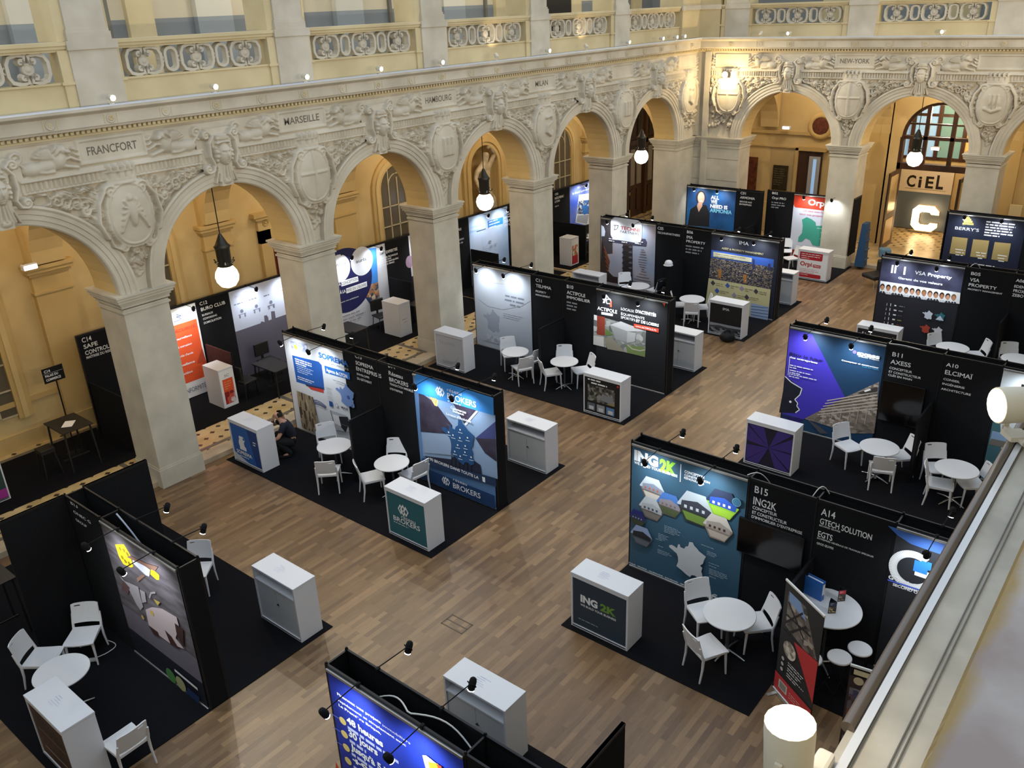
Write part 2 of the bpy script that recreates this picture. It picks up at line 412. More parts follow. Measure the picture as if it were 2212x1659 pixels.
        for i in range(26):
            t = i/26; cz = 5.2-.62*t; w = .26*(1-t)+.02; cx = rr.uniform(-w, w)
            H = M(H, (.09*(1-t)+.03)*bump(X,Z,cx,cz,.07,.035,rr.uniform(0,3)))
        H = M(H, stroke(X,Z,spiral(.0,5.12,.1,1.4,0),.03,.13))
    if frieze:
        band = (Z > 6.47)&(Z < 6.69)&(np.abs(np.abs(X)-2.18) > .42)
        fl = .055+.022*np.sign(np.sin(X*2*PI/.085))*((Z > 6.505)&(Z < 6.635))
        H = np.where(band, M(H, fl), H); H = np.where(band&((Z > 6.655)|(Z < 6.49)), .105, H)
        if shield:   # mural crown over the shield
            cr = (np.abs(X) < .30)&(Z > 6.40)&(Z < 6.73)
            prof = .2*np.sqrt(np.clip(1-(X/.34)**2, 0, 1)); cren = (Z < 6.64)|(np.sin(X*2*PI/.12) > 0)
            H = np.where(cr&cren, M(H, prof+.02*((Z > 6.62)|(Z < 6.44))), H)
            H = np.where(cr&(Z > 6.5)&(Z < 6.6)&(np.sin(X*2*PI/.15) > .75), H-.03, H)
        tab = (np.abs(X) < .66)&(Z > 6.80)&(Z < 7.24); inn = (np.abs(X) < .60)&(Z > 6.85)&(Z < 7.19)
        H = np.where(tab, M(H, .05), H); H = np.where(inn, .028, H)
        for s in (-1, 1):
            for i in range(3): H = M(H, stroke(X,Z,[(s*(.68),6.9+.09*i),(s*.74,6.94+.09*i)],.03,.09))
            H = M(H, beast(X, Z, s, 0, rr)*(np.abs(X) > .6))
        H = M(H, np.where((Z > 7.26), .035, 0)); H = M(H, np.where((Z > 6.70)&(Z < 6.76), .05, 0))
    keep = rad > 1.86
    H = H*1.25
    V = np.stack([X, -H, Z], -1).reshape(-1, 3); ny, nx = X.shape
    idx = np.arange(ny*nx).reshape(ny, nx); k = keep[:-1,:-1]&keep[1:,1:]
    Fq = np.stack([idx[:-1,:-1][k], idx[:-1,1:][k], idx[1:,1:][k], idx[1:,:-1][k]], -1)
    me = bpy.data.meshes.new(name); me.from_pydata(V.tolist(), [], Fq.tolist()); me.materials.append(STONE)
    me.polygons.foreach_set('use_smooth', [True]*len(Fq)); me.update()
    return me
def head_mesh():
    """crowned head on the keystone, with collar and side scrolls"""
    xs = np.linspace(-.5, .5, 84); zs = np.linspace(5.98, 7.12, 96); X, Z = np.meshgrid(xs, zs); M = np.maximum
    H = np.full_like(X, -.02)
    key = (np.abs(X) < .13+.12*(Z-5.98)); H = M(H, np.where(key&(Z < 6.95), .12, -.02))
    face = bump(X,Z,0,6.62,.145,.235); f = .12+.19*face
    f = f+.05*bump(X,Z,0,6.585,.026,.075,0,.8)                      # nose
    f = f-.035*bump(X,Z,-.055,6.66,.042,.022)-.035*bump(X,Z,.055,6.66,.042,.022)+.02*bump(X,Z,-.055,6.66,.026,.012)+.02*bump(X,Z,.055,6.66,.026,.012)
    f = f+.02*bump(X,Z,-.055,6.70,.05,.016)+.02*bump(X,Z,.055,6.70,.05,.016)
    f = f-.02*bump(X,Z,0,6.50,.05,.010)+.02*bump(X,Z,0,6.515,.04,.012)+.02*bump(X,Z,0,6.485,.035,.012)+.02*bump(X,Z,0,6.43,.04,.03)
    H = M(H, np.where(face > 0, f, -.02))
    for sx in (-1,1):
        H = M(H, .22*bump(X,Z,sx*.165,6.62,.06,.22)*(1+.12*np.sin(70*Z)))      # hair at the sides
        H = M(H, stroke(X,Z,[(sx*.2,6.98),(sx*.3,6.85),(sx*.31,6.6),(sx*.24,6.42),(sx*.3,6.3),(sx*.4,6.28)]+[(sx*(.40+p[0]),p[1]) for p in spiral(0,6.36,.075,1.3,-1.5,1)],.045,.2))
        H = M(H, stroke(X,Z,[(sx*.22,7.0)]+[(sx*(.33+p[0]),p[1]) for p in spiral(0,7.0,.085,1.3,2.8,-1)],.04,.16))
    for i in range(9):
        a = -.9+1.8*i/8; H = M(H, (.27-.05*abs(a))*bump(X,Z,.17*math.sin(a),6.80+.06*math.cos(a),.05,.05))
        H = M(H, (.25-.05*abs(a))*bump(X,Z,.15*math.sin(a),6.89+.05*math.cos(a),.05,.06))
    H = M(H, np.where((np.abs(X) < .15)&(Z > 6.9)&(Z < 7.0), .24*np.sqrt(np.clip(1-(X/.17)**2,0,1)), -.02))
    for i in range(7):
        a = -.24+.08*i; H = M(H, stroke(X,Z,[(a*.55,6.40),(a,6.12-.02*abs(i-3))],.03,.2-.3*abs(a)))
    H = M(H, .17*bump(X,Z,0,6.08,.16,.1))
    V = np.stack([X, -H, Z], -1).reshape(-1,3); ny, nx = X.shape; idx = np.arange(ny*nx).reshape(ny,nx)
    mx = np.maximum(np.maximum(H[:-1,:-1], H[1:,1:]), np.maximum(H[1:,:-1], H[:-1,1:])); k = mx > -.015
    Fq = np.stack([idx[:-1,:-1][k], idx[:-1,1:][k], idx[1:,1:][k], idx[1:,:-1][k]], -1)
    me = bpy.data.meshes.new('keystone_head'); me.from_pydata(V.tolist(), [], Fq.tolist()); me.materials.append(STONE)
    me.polygons.foreach_set('use_smooth', [True]*len(Fq)); me.update(); return me
def archwall(mb, a0, a1, arcs, m, y0, y1, r=RIN, spr=SPR, top=7.4, n=26):
    """wall between a0 and a1 pierced by semicircular arches; front, back and soffits"""
    xs = sorted(set([a0, a1]+[c-r*math.cos(PI*i/n) for c in arcs for i in range(n+1) if a0 <= c-r*math.cos(PI*i/n) <= a1]))
    def low(x):
        for c in arcs:
            if abs(x-c) < r-1e-9: return spr+math.sqrt(max(0, r*r-(x-c)**2))
        return spr
    for xa, xb in zip(xs[:-1], xs[1:]):
        za, zb = low(xa), low(xb)
        mb.quad([(xa,y0,za),(xb,y0,zb),(xb,y0,top),(xa,y0,top)], m); mb.quad([(xb,y1,zb),(xa,y1,za),(xa,y1,top),(xb,y1,top)], m)
        mb.quad([(xa,y0,za),(xa,y1,za),(xb,y1,zb),(xb,y0,zb)], m)
    mb.quad([(a0,y0,top),(a1,y0,top),(a1,y1,top),(a0,y1,top)], m)
def archivolt_mesh():
    prof = [(RIN-.005,.1),(RIN-.005,-.05),(RIN+.02,-.07),(RIN+.10,-.07),(RIN+.105,-.09),(RIN+.19,-.09),(RIN+.20,-.11),(RIN+.27,-.115),(RIN+.31,-.14),(RIN+.35,-.13),(RIN+.365,-.02),(RIN+.365,.1)]
    mb = MB(); n = 44; vs = []; fs = []; k = len(prof)
    for i in range(n+1):
        a = PI*i/n
        for r, t in prof: vs.append((-r*math.cos(a), t, SPR+r*math.sin(a)))
    for i in range(n):
        for j in range(k-1): fs.append([i*k+j, (i+1)*k+j, (i+1)*k+j+1, i*k+j+1])
    mb.add(vs, fs, STONE); o = mb.build('archivolt'); me = o.data; bpy.data.objects.remove(o); return me
def pier_mesh(w=.48, d=.95):
    mb = MB()
    mb.box((-w,0,0), (w,d,4.0), STONE_P); mb.box((-w-.03,-.03,0), (w+.03,d+.03,.42), STONE_P); mb.box((-w-.015,-.015,.42), (w+.015,d+.015,.46), STONE_P)
    for z0, z1, e in ((3.92,3.96,.03),(4.03,4.1,.035),(4.1,4.15,.06),(4.15,4.21,.1),(4.21,4.27,.125),(4.27,4.31,.15)):
        mb.box((-w-e,-e,z0), (w+e,d+e,z1), STONE_P)
    o = mb.build('pier'); me = o.data; bpy.data.objects.remove(o); return me
ARCHI = archivolt_mesh(); PIER = pier_mesh(); HEAD = head_mesh()
SH = ['cross','eagle','cross','castle','serpent','ship']
REL = {s: relief_mesh('spandrel_relief', -BAY/2, BAY/2, (-BAY/2, BAY/2), s, 3+i) for i, s in enumerate(('cross','eagle','castle','serpent','ship'))}
def arcade(name, loc, rz, piers, archs, a0, a1, shields, names):
    """piers, arches and carving in wall coordinates (x along the wall)"""
    mb = MB(); archwall(mb, a0, a1, archs, PAINT_D, .03, .95); w = struct(mb.build(name)); w.location = loc; w.rotation_euler.z = rz
    for x, s, nm in zip(piers, shields, names):
        p = link('pier', PIER, w); p.location.x = x
        r = link('spandrel_relief', REL[s], w); r.location.x = x
        if nm:
            A = Art((x,-.037,7.02), (1,0,0), (0,0,1)); A.step = .001
            A.text(nm, -.48, -.065, .15, mat('#6f675b', .9), w=min(.96, .125*len(nm)), bold=.012, align='L') if len(nm) > 7 else A.text(nm, 0, -.065, .15, mat('#6f675b', .9), w=.12*len(nm), bold=.012, align='C')
            A.build('name_lettering', w)
    for x in archs:
        a = link('archivolt', ARCHI, w); a.location.x = x
        h = link('keystone_head', HEAD, w); h.location.x = x; h.location.y = -.06
    return w
WL = arcade('wall_left', (0,WY,0), 0, PIERX, [x+BAY/2 for x in PIERX], 1.0, FX+.2, ['ship','eagle','cross','castle','serpent','castle'], [None,'FRANCFORT','MARSEILLE','HAMBOURG','MILAN',None])
WF = arcade('wall_far', (FX,0,0), -PI/2, [-y for y in PIERY], [-12.42,-8.06,-3.7,.66], -16.4, 1.4, ['cross','ship','eagle'], ['NEW-YORK',None,None])
# corner pieces: end of the left arcade and start of the far one
me = relief_mesh('spandrel_relief', -2.18, .75, (-2.18,), 'serpent', 41); r = link('spandrel_relief', me, WL); r.location.x = 29.73
me = relief_mesh('spandrel_relief', -.78, 2.18, (2.18,), 'cross', 42); r = link('spandrel_relief', me, WF); r.location.x = -14.60
mb = MB(); mb.box((29.25,0,0), (FX+.6,.95,4.28), STONE_P); mb.box((29.25,.02,4.28),(FX+.05,.9,7.3), STONE_P)
for z0, z1, e in ((3.92,3.96,.03),(4.03,4.1,.035),(4.1,4.15,.06),(4.15,4.21,.1),(4.21,4.27,.125),(4.27,4.31,.15)): mb.box((29.25-e,-e,z0), (FX+.1,.95+e,z1), STONE_P)
mb.build('corner_pier', WL)
mb = MB(); mb.box((-16.1,0,0), (-14.12,.95,4.28), STONE_P); mb.box((-16.1,.02,4.28),(-14.12,.9,7.3), STONE_P)
for z0, z1, e in ((3.92,3.96,.03),(4.03,4.1,.035),(4.1,4.15,.06),(4.15,4.21,.1),(4.21,4.27,.125),(4.27,4.31,.15)): mb.box((-16.1,-e,z0), (-14.12+e,.95+e,z1), STONE_P)
for z in (.9,1.8,2.7,3.5): mb.box((-16.0,-.004,z), (-14.12,.01,z+.012), GRY)
mb.box((-15.62,-.12,0),(-15.4,.02,7.3), STONE_P)
mb.build('corner_pier', WF)
# ------------------------------------------------------------------ cornice with dentils, medallions and a cable duct
def cornice(a0, a1):
    prof = [(.1,7.30),(-.05,7.30),(-.06,7.34),(-.06,7.40),(-.17,7.41),(-.19,7.45),(-.21,7.46),(-.21,7.66),(-.25,7.69),(-.30,7.71),(-.32,7.73),(-.32,7.775),(.45,7.79),(.45,7.3)]
    mb = MB(); mb.prism(prof, a0, a1, STONE, lambda a,b,d: (d,a,b))
    x = a0+.02
    while x < a1: mb.box((x,-.125,7.345), (x+.055,-.05,7.395), STONE_W); x += .098
    for q in (-.085,): mb.box((a0,q,7.300),(a1,-.04,7.335), STONE_W)
    return mb
def medallions(a0, a1, step, off):
    mb = MB(); x = off; i = 0; mt = Matrix.Rotation(PI/2, 4, 'X')
    while x < a1-.2:
        if x > a0+.2:
            M_ = Matrix.Translation((x,-.21,7.56)) @ mt
            mb.lathe([(.085,0),(.085,.012),(.07,.018),(.06,.010),(.04,.010)], STONE, 18, mtx=M_)
            if i % 2 == 0:
                for k in range(6): mb.lathe([(.02,0),(.018,.014),(.006,.02)], STONE_W, 8, mtx=M_ @ Matrix.Translation((.035*math.cos(k*PI/3),.035*math.sin(k*PI/3),.008)))
            else: mb.box((x-.03,-.228,7.53),(x-.012,-.2,7.60),STONE_W); mb.box((x+.0,-.228,7.52),(x+.03,-.2,7.54),STONE_W); mb.box((x+.0,-.228,7.565),(x+.03,-.2,7.585),STONE_W)
            for s in (-1,1): mb.box((x+s*.12-.006,-.217,7.48),(x+s*.12+.006,-.2,7.64),STONE_W)
        x += step; i += 1
    return mb
DUCT = mat('#cfd6e2', .35, .2)
def ledge(a0, a1):
    mb = MB(); mb.box((a0,-.325,7.772),(a1,-.20,7.80), DUCT); return mb
T1 = struct(cornice(1.0, FX-.1).build('trim_1')); T1.location = (0,WY,0)
medallions(1.0, FX-.3, BAY/4, 7.93-BAY*2).build('medallion', T1); ledge(1.0, FX-.3).build('ledge_strip', T1)
T2 = struct(cornice(-16.1, 1.3).build('trim_2')); T2.location = (FX,0,0); T2.rotation_euler.z = -PI/2
medallions(-15.6, 1.2, BAY/4, -10.24-BAY*2).build('medallion', T2); ledge(-15.7, 1.3).build('ledge_strip', T2)
# ------------------------------------------------------------------ pierced balustrade
def ribbon(mb, pts, w, d, m, closed=False):
    """band of width w and depth d following pts in the x-z plane"""
    n = len(pts); vs = []; fs = []
    for i in range(n):
        if closed: a, b = pts[i-1], pts[(i+1)%n]
        else: a, b = pts[max(i-1,0)], pts[min(i+1,n-1)]
        tx, tz = b[0]-a[0], b[1]-a[1]; L = math.hypot(tx,tz) or 1; nx, nz = -tz/L*w/2, tx/L*w/2; x, z = pts[i]
        vs += [(x+nx,0,z+nz),(x+nx*.6,-d,z+nz*.6),(x-nx*.6,-d,z-nz*.6),(x-nx,0,z-nz)]
    for i in range(n if closed else n-1):
        j = (i+1)%n
        for q in range(4): fs.append([i*4+q, i*4+(q+1)%4, j*4+(q+1)%4, j*4+q])
    mb.add(vs, fs, m)
def bal_mesh():
    mb = MB(); zc = 8.455; S = STONE
    def rr(cx, w, h, r, n=5):
        out = []
        for (sx,sz,q) in ((1,1,0),(-1,1,90),(-1,-1,180),(1,-1,270)):
            for i in range(n+1):
                a = math.radians(q+90*i/n); out.append((cx+sx*(w-r)+r*math.cos(a), zc+sz*(h-r)+r*math.sin(a)))
        return out
    for cx in (-1.12,0,1.12):
        for sx in (-1,1):      # two facing brackets ending in scrolls
            top = [(cx+sx*.06,zc+.06+.06),(cx+sx*.14,zc+.09)]
            path = [(cx+sx*(.10+p[0]),zc+.12+p[1]) for p in spiral(0,0,.05,1.1,-2.2,-1,12)][::-1]+[(cx+sx*.03,zc+.21),(cx+sx*.16,zc+.235),(cx+sx*.29,zc+.20),(cx+sx*.345,zc+.10),(cx+sx*.345,zc-.10),(cx+sx*.29,zc-.20),(cx+sx*.16,zc-.235),(cx+sx*.03,zc-.21)]+[(cx+sx*(.10+p[0]),zc-.12-p[1]) for p in spiral(0,0,.05,1.1,-2.2,-1,12)]
            ribbon(mb, path, .095, .13, S)
        mb.lathe([(.105,.03),(.105,.10),(.09,.115),(.07,.095),(.05,.10),(.03,.12),(.01,.12)], S, 20, mtx=Matrix.Translation((cx,0,zc)) @ Matrix.Rotation(PI/2,4,'X'))
    for cx in (-.56,.56):
        ribbon(mb, rr(cx,.12,.20,.11), .085, .12, S, True)
        for sx in (-1,1):
            ring = [(cx+sx*.195+.05*math.cos(t*PI/6), zc+.055*math.sin(t*PI/6)) for t in range(12)]
            ribbon(mb, ring, .04, .10, S, True)
    for z in (zc-.24, zc+.24):
        for cx in (-1.12,0,1.12): mb.box((cx-.03,-.1,z-.02),(cx+.03,-.01,z+.02), S)
    o = mb.build('pierced_panel'); me = o.data; bpy.data.objects.remove(o); return me
BAL = bal_mesh()
def balustrade(name, loc, rz, piers, panels, a0, a1, top=13.0):
    mb = MB(); y = .10
    mb.box((a0,y,7.78),(a1,y+.22,8.17), STONE_W); mb.box((a0,y-.03,8.17),(a1,y+.25,8.205), STONE_W)
    mb.box((a0,y-.02,8.70),(a1,y+.22,8.745), STONE_W); mb.box((a0,y-.06,8.745),(a1,y+.26,8.80), STONE_W); mb.box((a0,y-.09,8.80),(a1,y+.29,8.86), STONE_W)
    w = struct(mb.build(name)); w.location = loc; w.rotation_euler.z = rz
    for x in panels:
        p = link('pierced_panel', BAL, w); p.location = (x, y+.16, 0)
    for x in piers:
        mb = MB(); mb.box((x-.56,y-.05,7.78),(x+.56,y+.3,8.72), STONE_W); mb.box((x-.38,y-.09,7.785),(x+.5,y+.05,8.72), STONE)
        mb.box((x-.40,y-.12,8.72),(x+.53,y+.32,8.87), STONE); mb.box((x-.6,y-.08,8.16),(x+.6,y+.2,8.21), STONE_W)
        mb.build('pedestal', w)
        mb = MB(); mb.box((x-.5,y-.02,8.86),(x+.46,y+.7,top), STONE_W); mb.box((x-.33,y-.07,8.87),(x+.4,y+.1,top), STONE)
        mb.box((x-.36,y-.11,8.87),(x+.44,y+.1,9.0), STONE); mb.box((x-.35,y-.09,9.0),(x+.42,y+.1,9.05), STONE)
        mb.build('gallery_pilaster', w)
    return w
balustrade('trim_3', (0,WY,0), 0, PIERX, [x+BAY/2 for x in PIERX], 1.0, FX)
balustrade('trim_4', (FX,0,0), -PI/2, [-y for y in PIERY]+[-14.6], [-12.42,-8.06,-3.7,.66], -15.9, 1.3)
mb = MB(); mb.box((29.3,WY-.02,7.79),(FX+.3,WY+.9,13), STONE_W); mb.box((FX-.02,15.2,7.79),(FX+.9,WY+.5,13), STONE_W); mb.box((29.25,WY-.06,8.72),(FX,WY,8.87), STONE); mb.box((FX-.06,15.15,8.72),(FX,WY,8.87), STONE)
struct(mb.build('trim_5'))
# ------------------------------------------------------------------ gallery: floor, back walls
GAL = mat('#c8bda4', .8); DADO = mat('#7f8486', .7)
mb = MB(); mb.box((1,16.9,7.6),(36,20.5,7.82), GAL); mb.box((FX+.9,-1.2,7.6),(36,16.95,7.82), GAL); struct(mb.build('floor_gallery'))
mb = MB(); mb.box((1,20.3,7.8),(36,20.5,9.16), DADO); mb.box((1,20.3,9.16),(36,20.5,13), GAL)
for x in PIERX+[29.73]:
    mb.box((x+.5,20.12,7.8),(x+1.5,20.32,9.16), mat('#8e9599', .7)); mb.box((x+.5,20.12,9.16),(x+1.5,20.32,13), mat('#cfcabb', .8))
    mb.box((x+2.6,20.2,7.8),(x+2.7,20.32,13), mat('#6d6a60', .7))
    mb.box((x+3.1,20.16,7.8),(x+3.75,20.32,13), STONE_W)
mb.box((26.0,20.18,7.8),(28.6,20.3,11.5), mat('#1b1815', .6))
struct(mb.build('wall_gallery_left'))
mb = MB(); mb.box((34.5,-1.2,7.8),(34.7,20.5,9.16), DADO); mb.box((34.5,-1.2,9.16),(34.7,20.5,13), GAL)
for y in (12.4,8.06,3.7): mb.box((34.3,y-.5,7.8),(34.52,y+.5,13), STONE_W)
struct(mb.build('wall_gallery_far'))
# ------------------------------------------------------------------ aisles behind the arcades
AH = 7.0
mb = MB(); mb.box((1,20.3,.0),(22.44,20.5,AH), PAINT_Y); mb.box((23.94,20.3,.0),(32.7,20.5,AH), PAINT_Y); archwall(mb, 22.44, 23.94, [23.19], PAINT_Y, 20.3, 20.5, r=.75, spr=3.95, top=AH, n=18); mb.box((32.7,20.3,5.2),(36,20.5,AH), PAINT_Y); mb.box((32.7,20.45,0),(36,20.5,5.2), PAINT_Y); mb.box((36,16.9,0),(36.2,20.5,AH), PAINT_Y)
mb.box((1,20.24,.1),(33,20.3,.5), PAINT_D); mb.box((1,20.26,1.15),(33,20.3,1.28), PAINT_D)
WB = struct(mb.build('wall_back'))
pm = MB(); pm.box((-.42,-.16,.1),(.42,.0,6.9), PAINT_D); pm.box((-.46,-.2,.1),(.46,0,.55), PAINT_D)
for z0,z1,e in ((3.55,3.6,.03),(3.98,4.05,.05),(4.05,4.14,.1),(4.14,4.22,.14)): pm.box((-.42-e,-.16-e,z0),(.42+e,0,z1), PAINT_D)
o = pm.build('wall_pilaster'); PM = o.data; bpy.data.objects.remove(o)
for x in PIERX+[29.73]:
    p = link('wall_pilaster', PM, WB); p.location = (x,20.3,0)
mb = MB(); mb.box((1,16.9,6.9),(36,20.4,7.1), PAINT_Y); mb.box((FX+.9,-1.2,6.9),(34.6,16.95,7.1), PAINT_Y); struct(mb.build('ceiling_aisle'))
for i, x in enumerate(PIERX+[29.73]):
    mb = MB(); archwall(mb, 16.9, 20.15, [18.5], PAINT_Y, x-.36, x+.36, r=1.5, spr=4.25, top=6.95, n=16); mb.v = [(v[1],v[0],v[2]) for v in mb.v]; mb.build('transverse_arch', WB)
mb = MB(); mb.box((34.5,9.9,0),(34.7,17.0,AH), PAINT_Y); mb.box((34.5,-1.2,0),(34.7,6.3,AH), PAINT_Y); mb.box((34.5,6.3,5.55),(34.7,9.9,AH), PAINT_Y)
mb.box((34.42,9.9,.1),(34.5,12.0,1.2), PAINT_Y); mb.box((34.42,13.9,.1),(34.5,17.0,1.2), PAINT_Y); mb.box((34.40,9.8,3.98),(34.5,17.0,4.1), PAINT_D); mb.box((34.42,9.8,3.45),(34.5,17.0,3.5), PAINT_D)
mb.box((34.40,-1.2,3.98),(34.5,6.4,4.1), PAINT_D)
for y in (10.24,5.88): mb.box((34.3,y-.4,.1),(34.5,y+.4,6.9), PAINT_D)
WE = struct(mb.build('wall_entrance'))
for i, y in enumerate([14.6]+PIERY):
    mb = MB(); archwall(mb, FX+.95, 34.4, [32.7], PAINT_Y, y-.36, y+.36, r=1.6, spr=4.25, top=6.95, n=16); mb.build('transverse_arch', WE)
# walls out of sight that close the hall
mb = MB(); mb.box((-3,-.6,0),(36,-.42,7.2), STONE_W); struct(mb.build('wall_near'))
mb = MB(); mb.box((-3.2,-1.2,0),(-3,20.5,9), STONE_W); struct(mb.build('wall_rear'))
# ------------------------------------------------------------------ near side: cornice and rail under the camera
mb = cornice(-2.5, 30.3); mb.v = [(v[0], -v[1], v[2]) for v in mb.v]; mb.f = [f[::-1] for f in mb.f]
NST = nmat('near stone', '#a9a59b', '#bdb9ae', scale=7, rough=.8, bump=.25, detail=8)
T6 = struct(mb.build('trim_6')); T6.location = (0,.015,0)
T6.data.materials[0] = NST
mb = MB()
for y0, y1 in ((.160,.164),(.213,.2155),(.224,.2265),(.283,.286)): mb.box((-2.5,y0,7.789),(30.3,y1,7.806), GRY)
mb.box((-2.5,-.2,7.786),(30.3,.322,7.801), NST); mb.build('cornice_top', T6)
mb = MB(); mb.tube([(1.44,.322,7.807),(30,.322,7.807)], .0145, mat('#6e655f', .3, .5), 12)
mb.box((-2.5,.287,7.80),(30,.305,7.812), mat('#d5d6d8', .3, .3)); mb.build('cable_duct', T6)
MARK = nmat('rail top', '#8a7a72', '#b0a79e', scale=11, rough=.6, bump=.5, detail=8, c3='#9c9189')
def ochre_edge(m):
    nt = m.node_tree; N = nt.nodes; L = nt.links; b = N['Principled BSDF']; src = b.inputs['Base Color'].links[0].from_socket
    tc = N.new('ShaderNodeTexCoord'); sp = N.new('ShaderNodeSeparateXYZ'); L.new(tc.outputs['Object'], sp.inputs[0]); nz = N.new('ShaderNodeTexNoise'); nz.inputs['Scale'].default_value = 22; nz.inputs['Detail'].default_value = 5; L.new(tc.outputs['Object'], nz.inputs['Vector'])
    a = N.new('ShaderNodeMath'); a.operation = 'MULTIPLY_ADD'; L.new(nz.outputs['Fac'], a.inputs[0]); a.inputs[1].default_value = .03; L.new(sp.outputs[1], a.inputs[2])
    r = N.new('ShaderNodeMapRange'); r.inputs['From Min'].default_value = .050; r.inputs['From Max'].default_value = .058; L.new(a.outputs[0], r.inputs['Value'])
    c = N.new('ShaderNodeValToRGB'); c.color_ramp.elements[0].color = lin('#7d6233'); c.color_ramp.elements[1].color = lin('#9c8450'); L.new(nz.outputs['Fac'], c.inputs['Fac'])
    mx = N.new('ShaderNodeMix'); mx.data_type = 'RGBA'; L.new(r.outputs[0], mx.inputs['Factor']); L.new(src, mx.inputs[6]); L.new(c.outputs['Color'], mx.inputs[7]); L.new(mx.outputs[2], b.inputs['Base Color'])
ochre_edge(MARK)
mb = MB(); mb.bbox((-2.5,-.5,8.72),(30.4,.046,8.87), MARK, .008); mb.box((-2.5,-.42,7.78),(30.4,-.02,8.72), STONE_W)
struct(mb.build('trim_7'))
# ------------------------------------------------------------------ windows, doors, niche and fittings in the aisles
GLASSD = mat('#5d5648', .15); FRAMEW = mat('#b8ad92', .6)
def arch_pts(c, hw, spr, z0, n=18): return [(c-hw,z0)]+[(c-hw*math.cos(PI*i/n), spr+hw*math.sin(PI*i/n)) for i in range(n+1)]+[(c+hw,z0)]
def window(i, c, hw=.74, spr=3.95, z0=.95):
    f = lambda a,b,d: (a,d,b)
    mb = MB(); mb.prism(arch_pts(c,hw,spr,z0), 20.27, 20.31, GLASSD, f); w = struct(mb.build('window_%d' % i))
    mb = MB()
    for k, (r, d, m) in enumerate(((hw+.34,20.22,PAINT_D),(hw+.22,20.17,PAINT_Y),(hw+.1,20.2,PAINT_D))):
        o, n = arch_pts(c,r,spr,z0-.1), arch_pts(c,hw+(0.0 if k == 2 else .1 if k == 1 else .22),spr,z0-.1); L = len(o)
        vs = [f(a,b,d) for a,b in o]+[f(a,b,d) for a,b in n]+[f(a,b,20.3) for a,b in o]+[f(a,b,20.3) for a,b in n]
        fs = [[j,j+1,L+j+1,L+j] for j in range(L-1)]+[[j,2*L+j,2*L+j+1,j+1] for j in range(L-1)]+[[L+j,L+j+1,3*L+j+1,3*L+j] for j in range(L-1)]
        mb.add(vs, fs, m)
    mb.build('window_surround', w)
    mb = MB()
    for x in (-.37,0,.37):
        h = spr+math.sqrt(max(0,hw*hw-x*x)); mb.box((c+x-.018,20.24,z0),(c+x+.018,20.28,h if x else spr+.35), FRAMEW)
    z = z0
    while z < spr+.1: mb.box((c-hw,20.24,z-.015),(c+hw,20.28,z+.015), FRAMEW); z += .62
    mb.tube([(c-.37*math.cos(PI*k/14),20.26,spr+.1+.37*math.sin(PI*k/14)) for k in range(15)], .018, FRAMEW, 6)
    mb.tube([(c-hw*math.cos(PI*k/18),20.26,spr+hw*math.sin(PI*k/18)) for k in range(19)], .025, FRAMEW, 6)
    mb.build('window_bars', w)
for i, c in enumerate((5.75,10.11,18.95,27.7)): window(i+1, c)
# moulded doorway with a pediment
mb = MB(); mb.box((13.95,20.22,.1),(15.0,20.29,3.35), mat('#6a2a1a', .5)); D1 = struct(mb.build('door_1'))
mb = MB()
for a,b,d in ((13.6,13.95,20.16),(15.0,15.35,20.16)): mb.box((a,d,.1),(b,20.3,3.7), PAINT_D)
mb.box((13.6,20.16,3.35),(15.35,20.3,3.7), PAINT_D); mb.box((13.45,20.1,4.08),(15.5,20.3,4.2), PAINT_D); mb.box((13.6,20.2,3.7),(15.35,20.3,4.08), PAINT_Y); mb.box((13.52,20.13,4.0),(15.43,20.3,4.08), PAINT_D)
mb.tube(spiral3 := [(13.85+p[0],20.19,3.88+p[1]) for p in spiral(0,0,.1,1.5,0)], .022, PAINT_D, 6); mb.build('door_surround', D1)
mb = MB()
for z0,z1 in ((.4,1.3),(1.5,3.1)):
    for a in (14.05,14.55): mb.box((a,20.19,z0),(a+.38,20.23,z1), mat('#7a3826', .5))
mb.lathe([(.17,0),(.15,.02),(.10,.03)], mat('#6b3a24', .5), 20, mtx=Matrix.Translation((14.47,20.2,2.55)) @ Matrix.Rotation(PI/2,4,'X')); mb.build('door_leaf', D1)
# tall dark double door at the end of the arcade
mb = MB(); mb.box((32.72,20.36,.1),(35.9,20.44,5.2), WALNUT)
for a in (32.72,34.2,35.7): mb.box((a,20.24,.1),(a+.2,20.4,5.2), WALNUT)
mb.box((32.72,20.24,3.3),(35.9,20.4,3.5), WALNUT)
D2 = struct(mb.build('door_2'))
mb = MB(); G2 = mat('#8a8378', .2)
for a in (33.1,33.65,34.6,35.15): mb.box((a,20.31,1.55),(a+.34,20.37,3.1), G2); mb.box((a,20.31,3.65),(a+.34,20.37,4.9), mat('#2a2420', .2)); mb.box((a,20.31,.4),(a+.34,20.37,1.35), mat('#3a2418', .4))
mb.build('door_panes', D2)
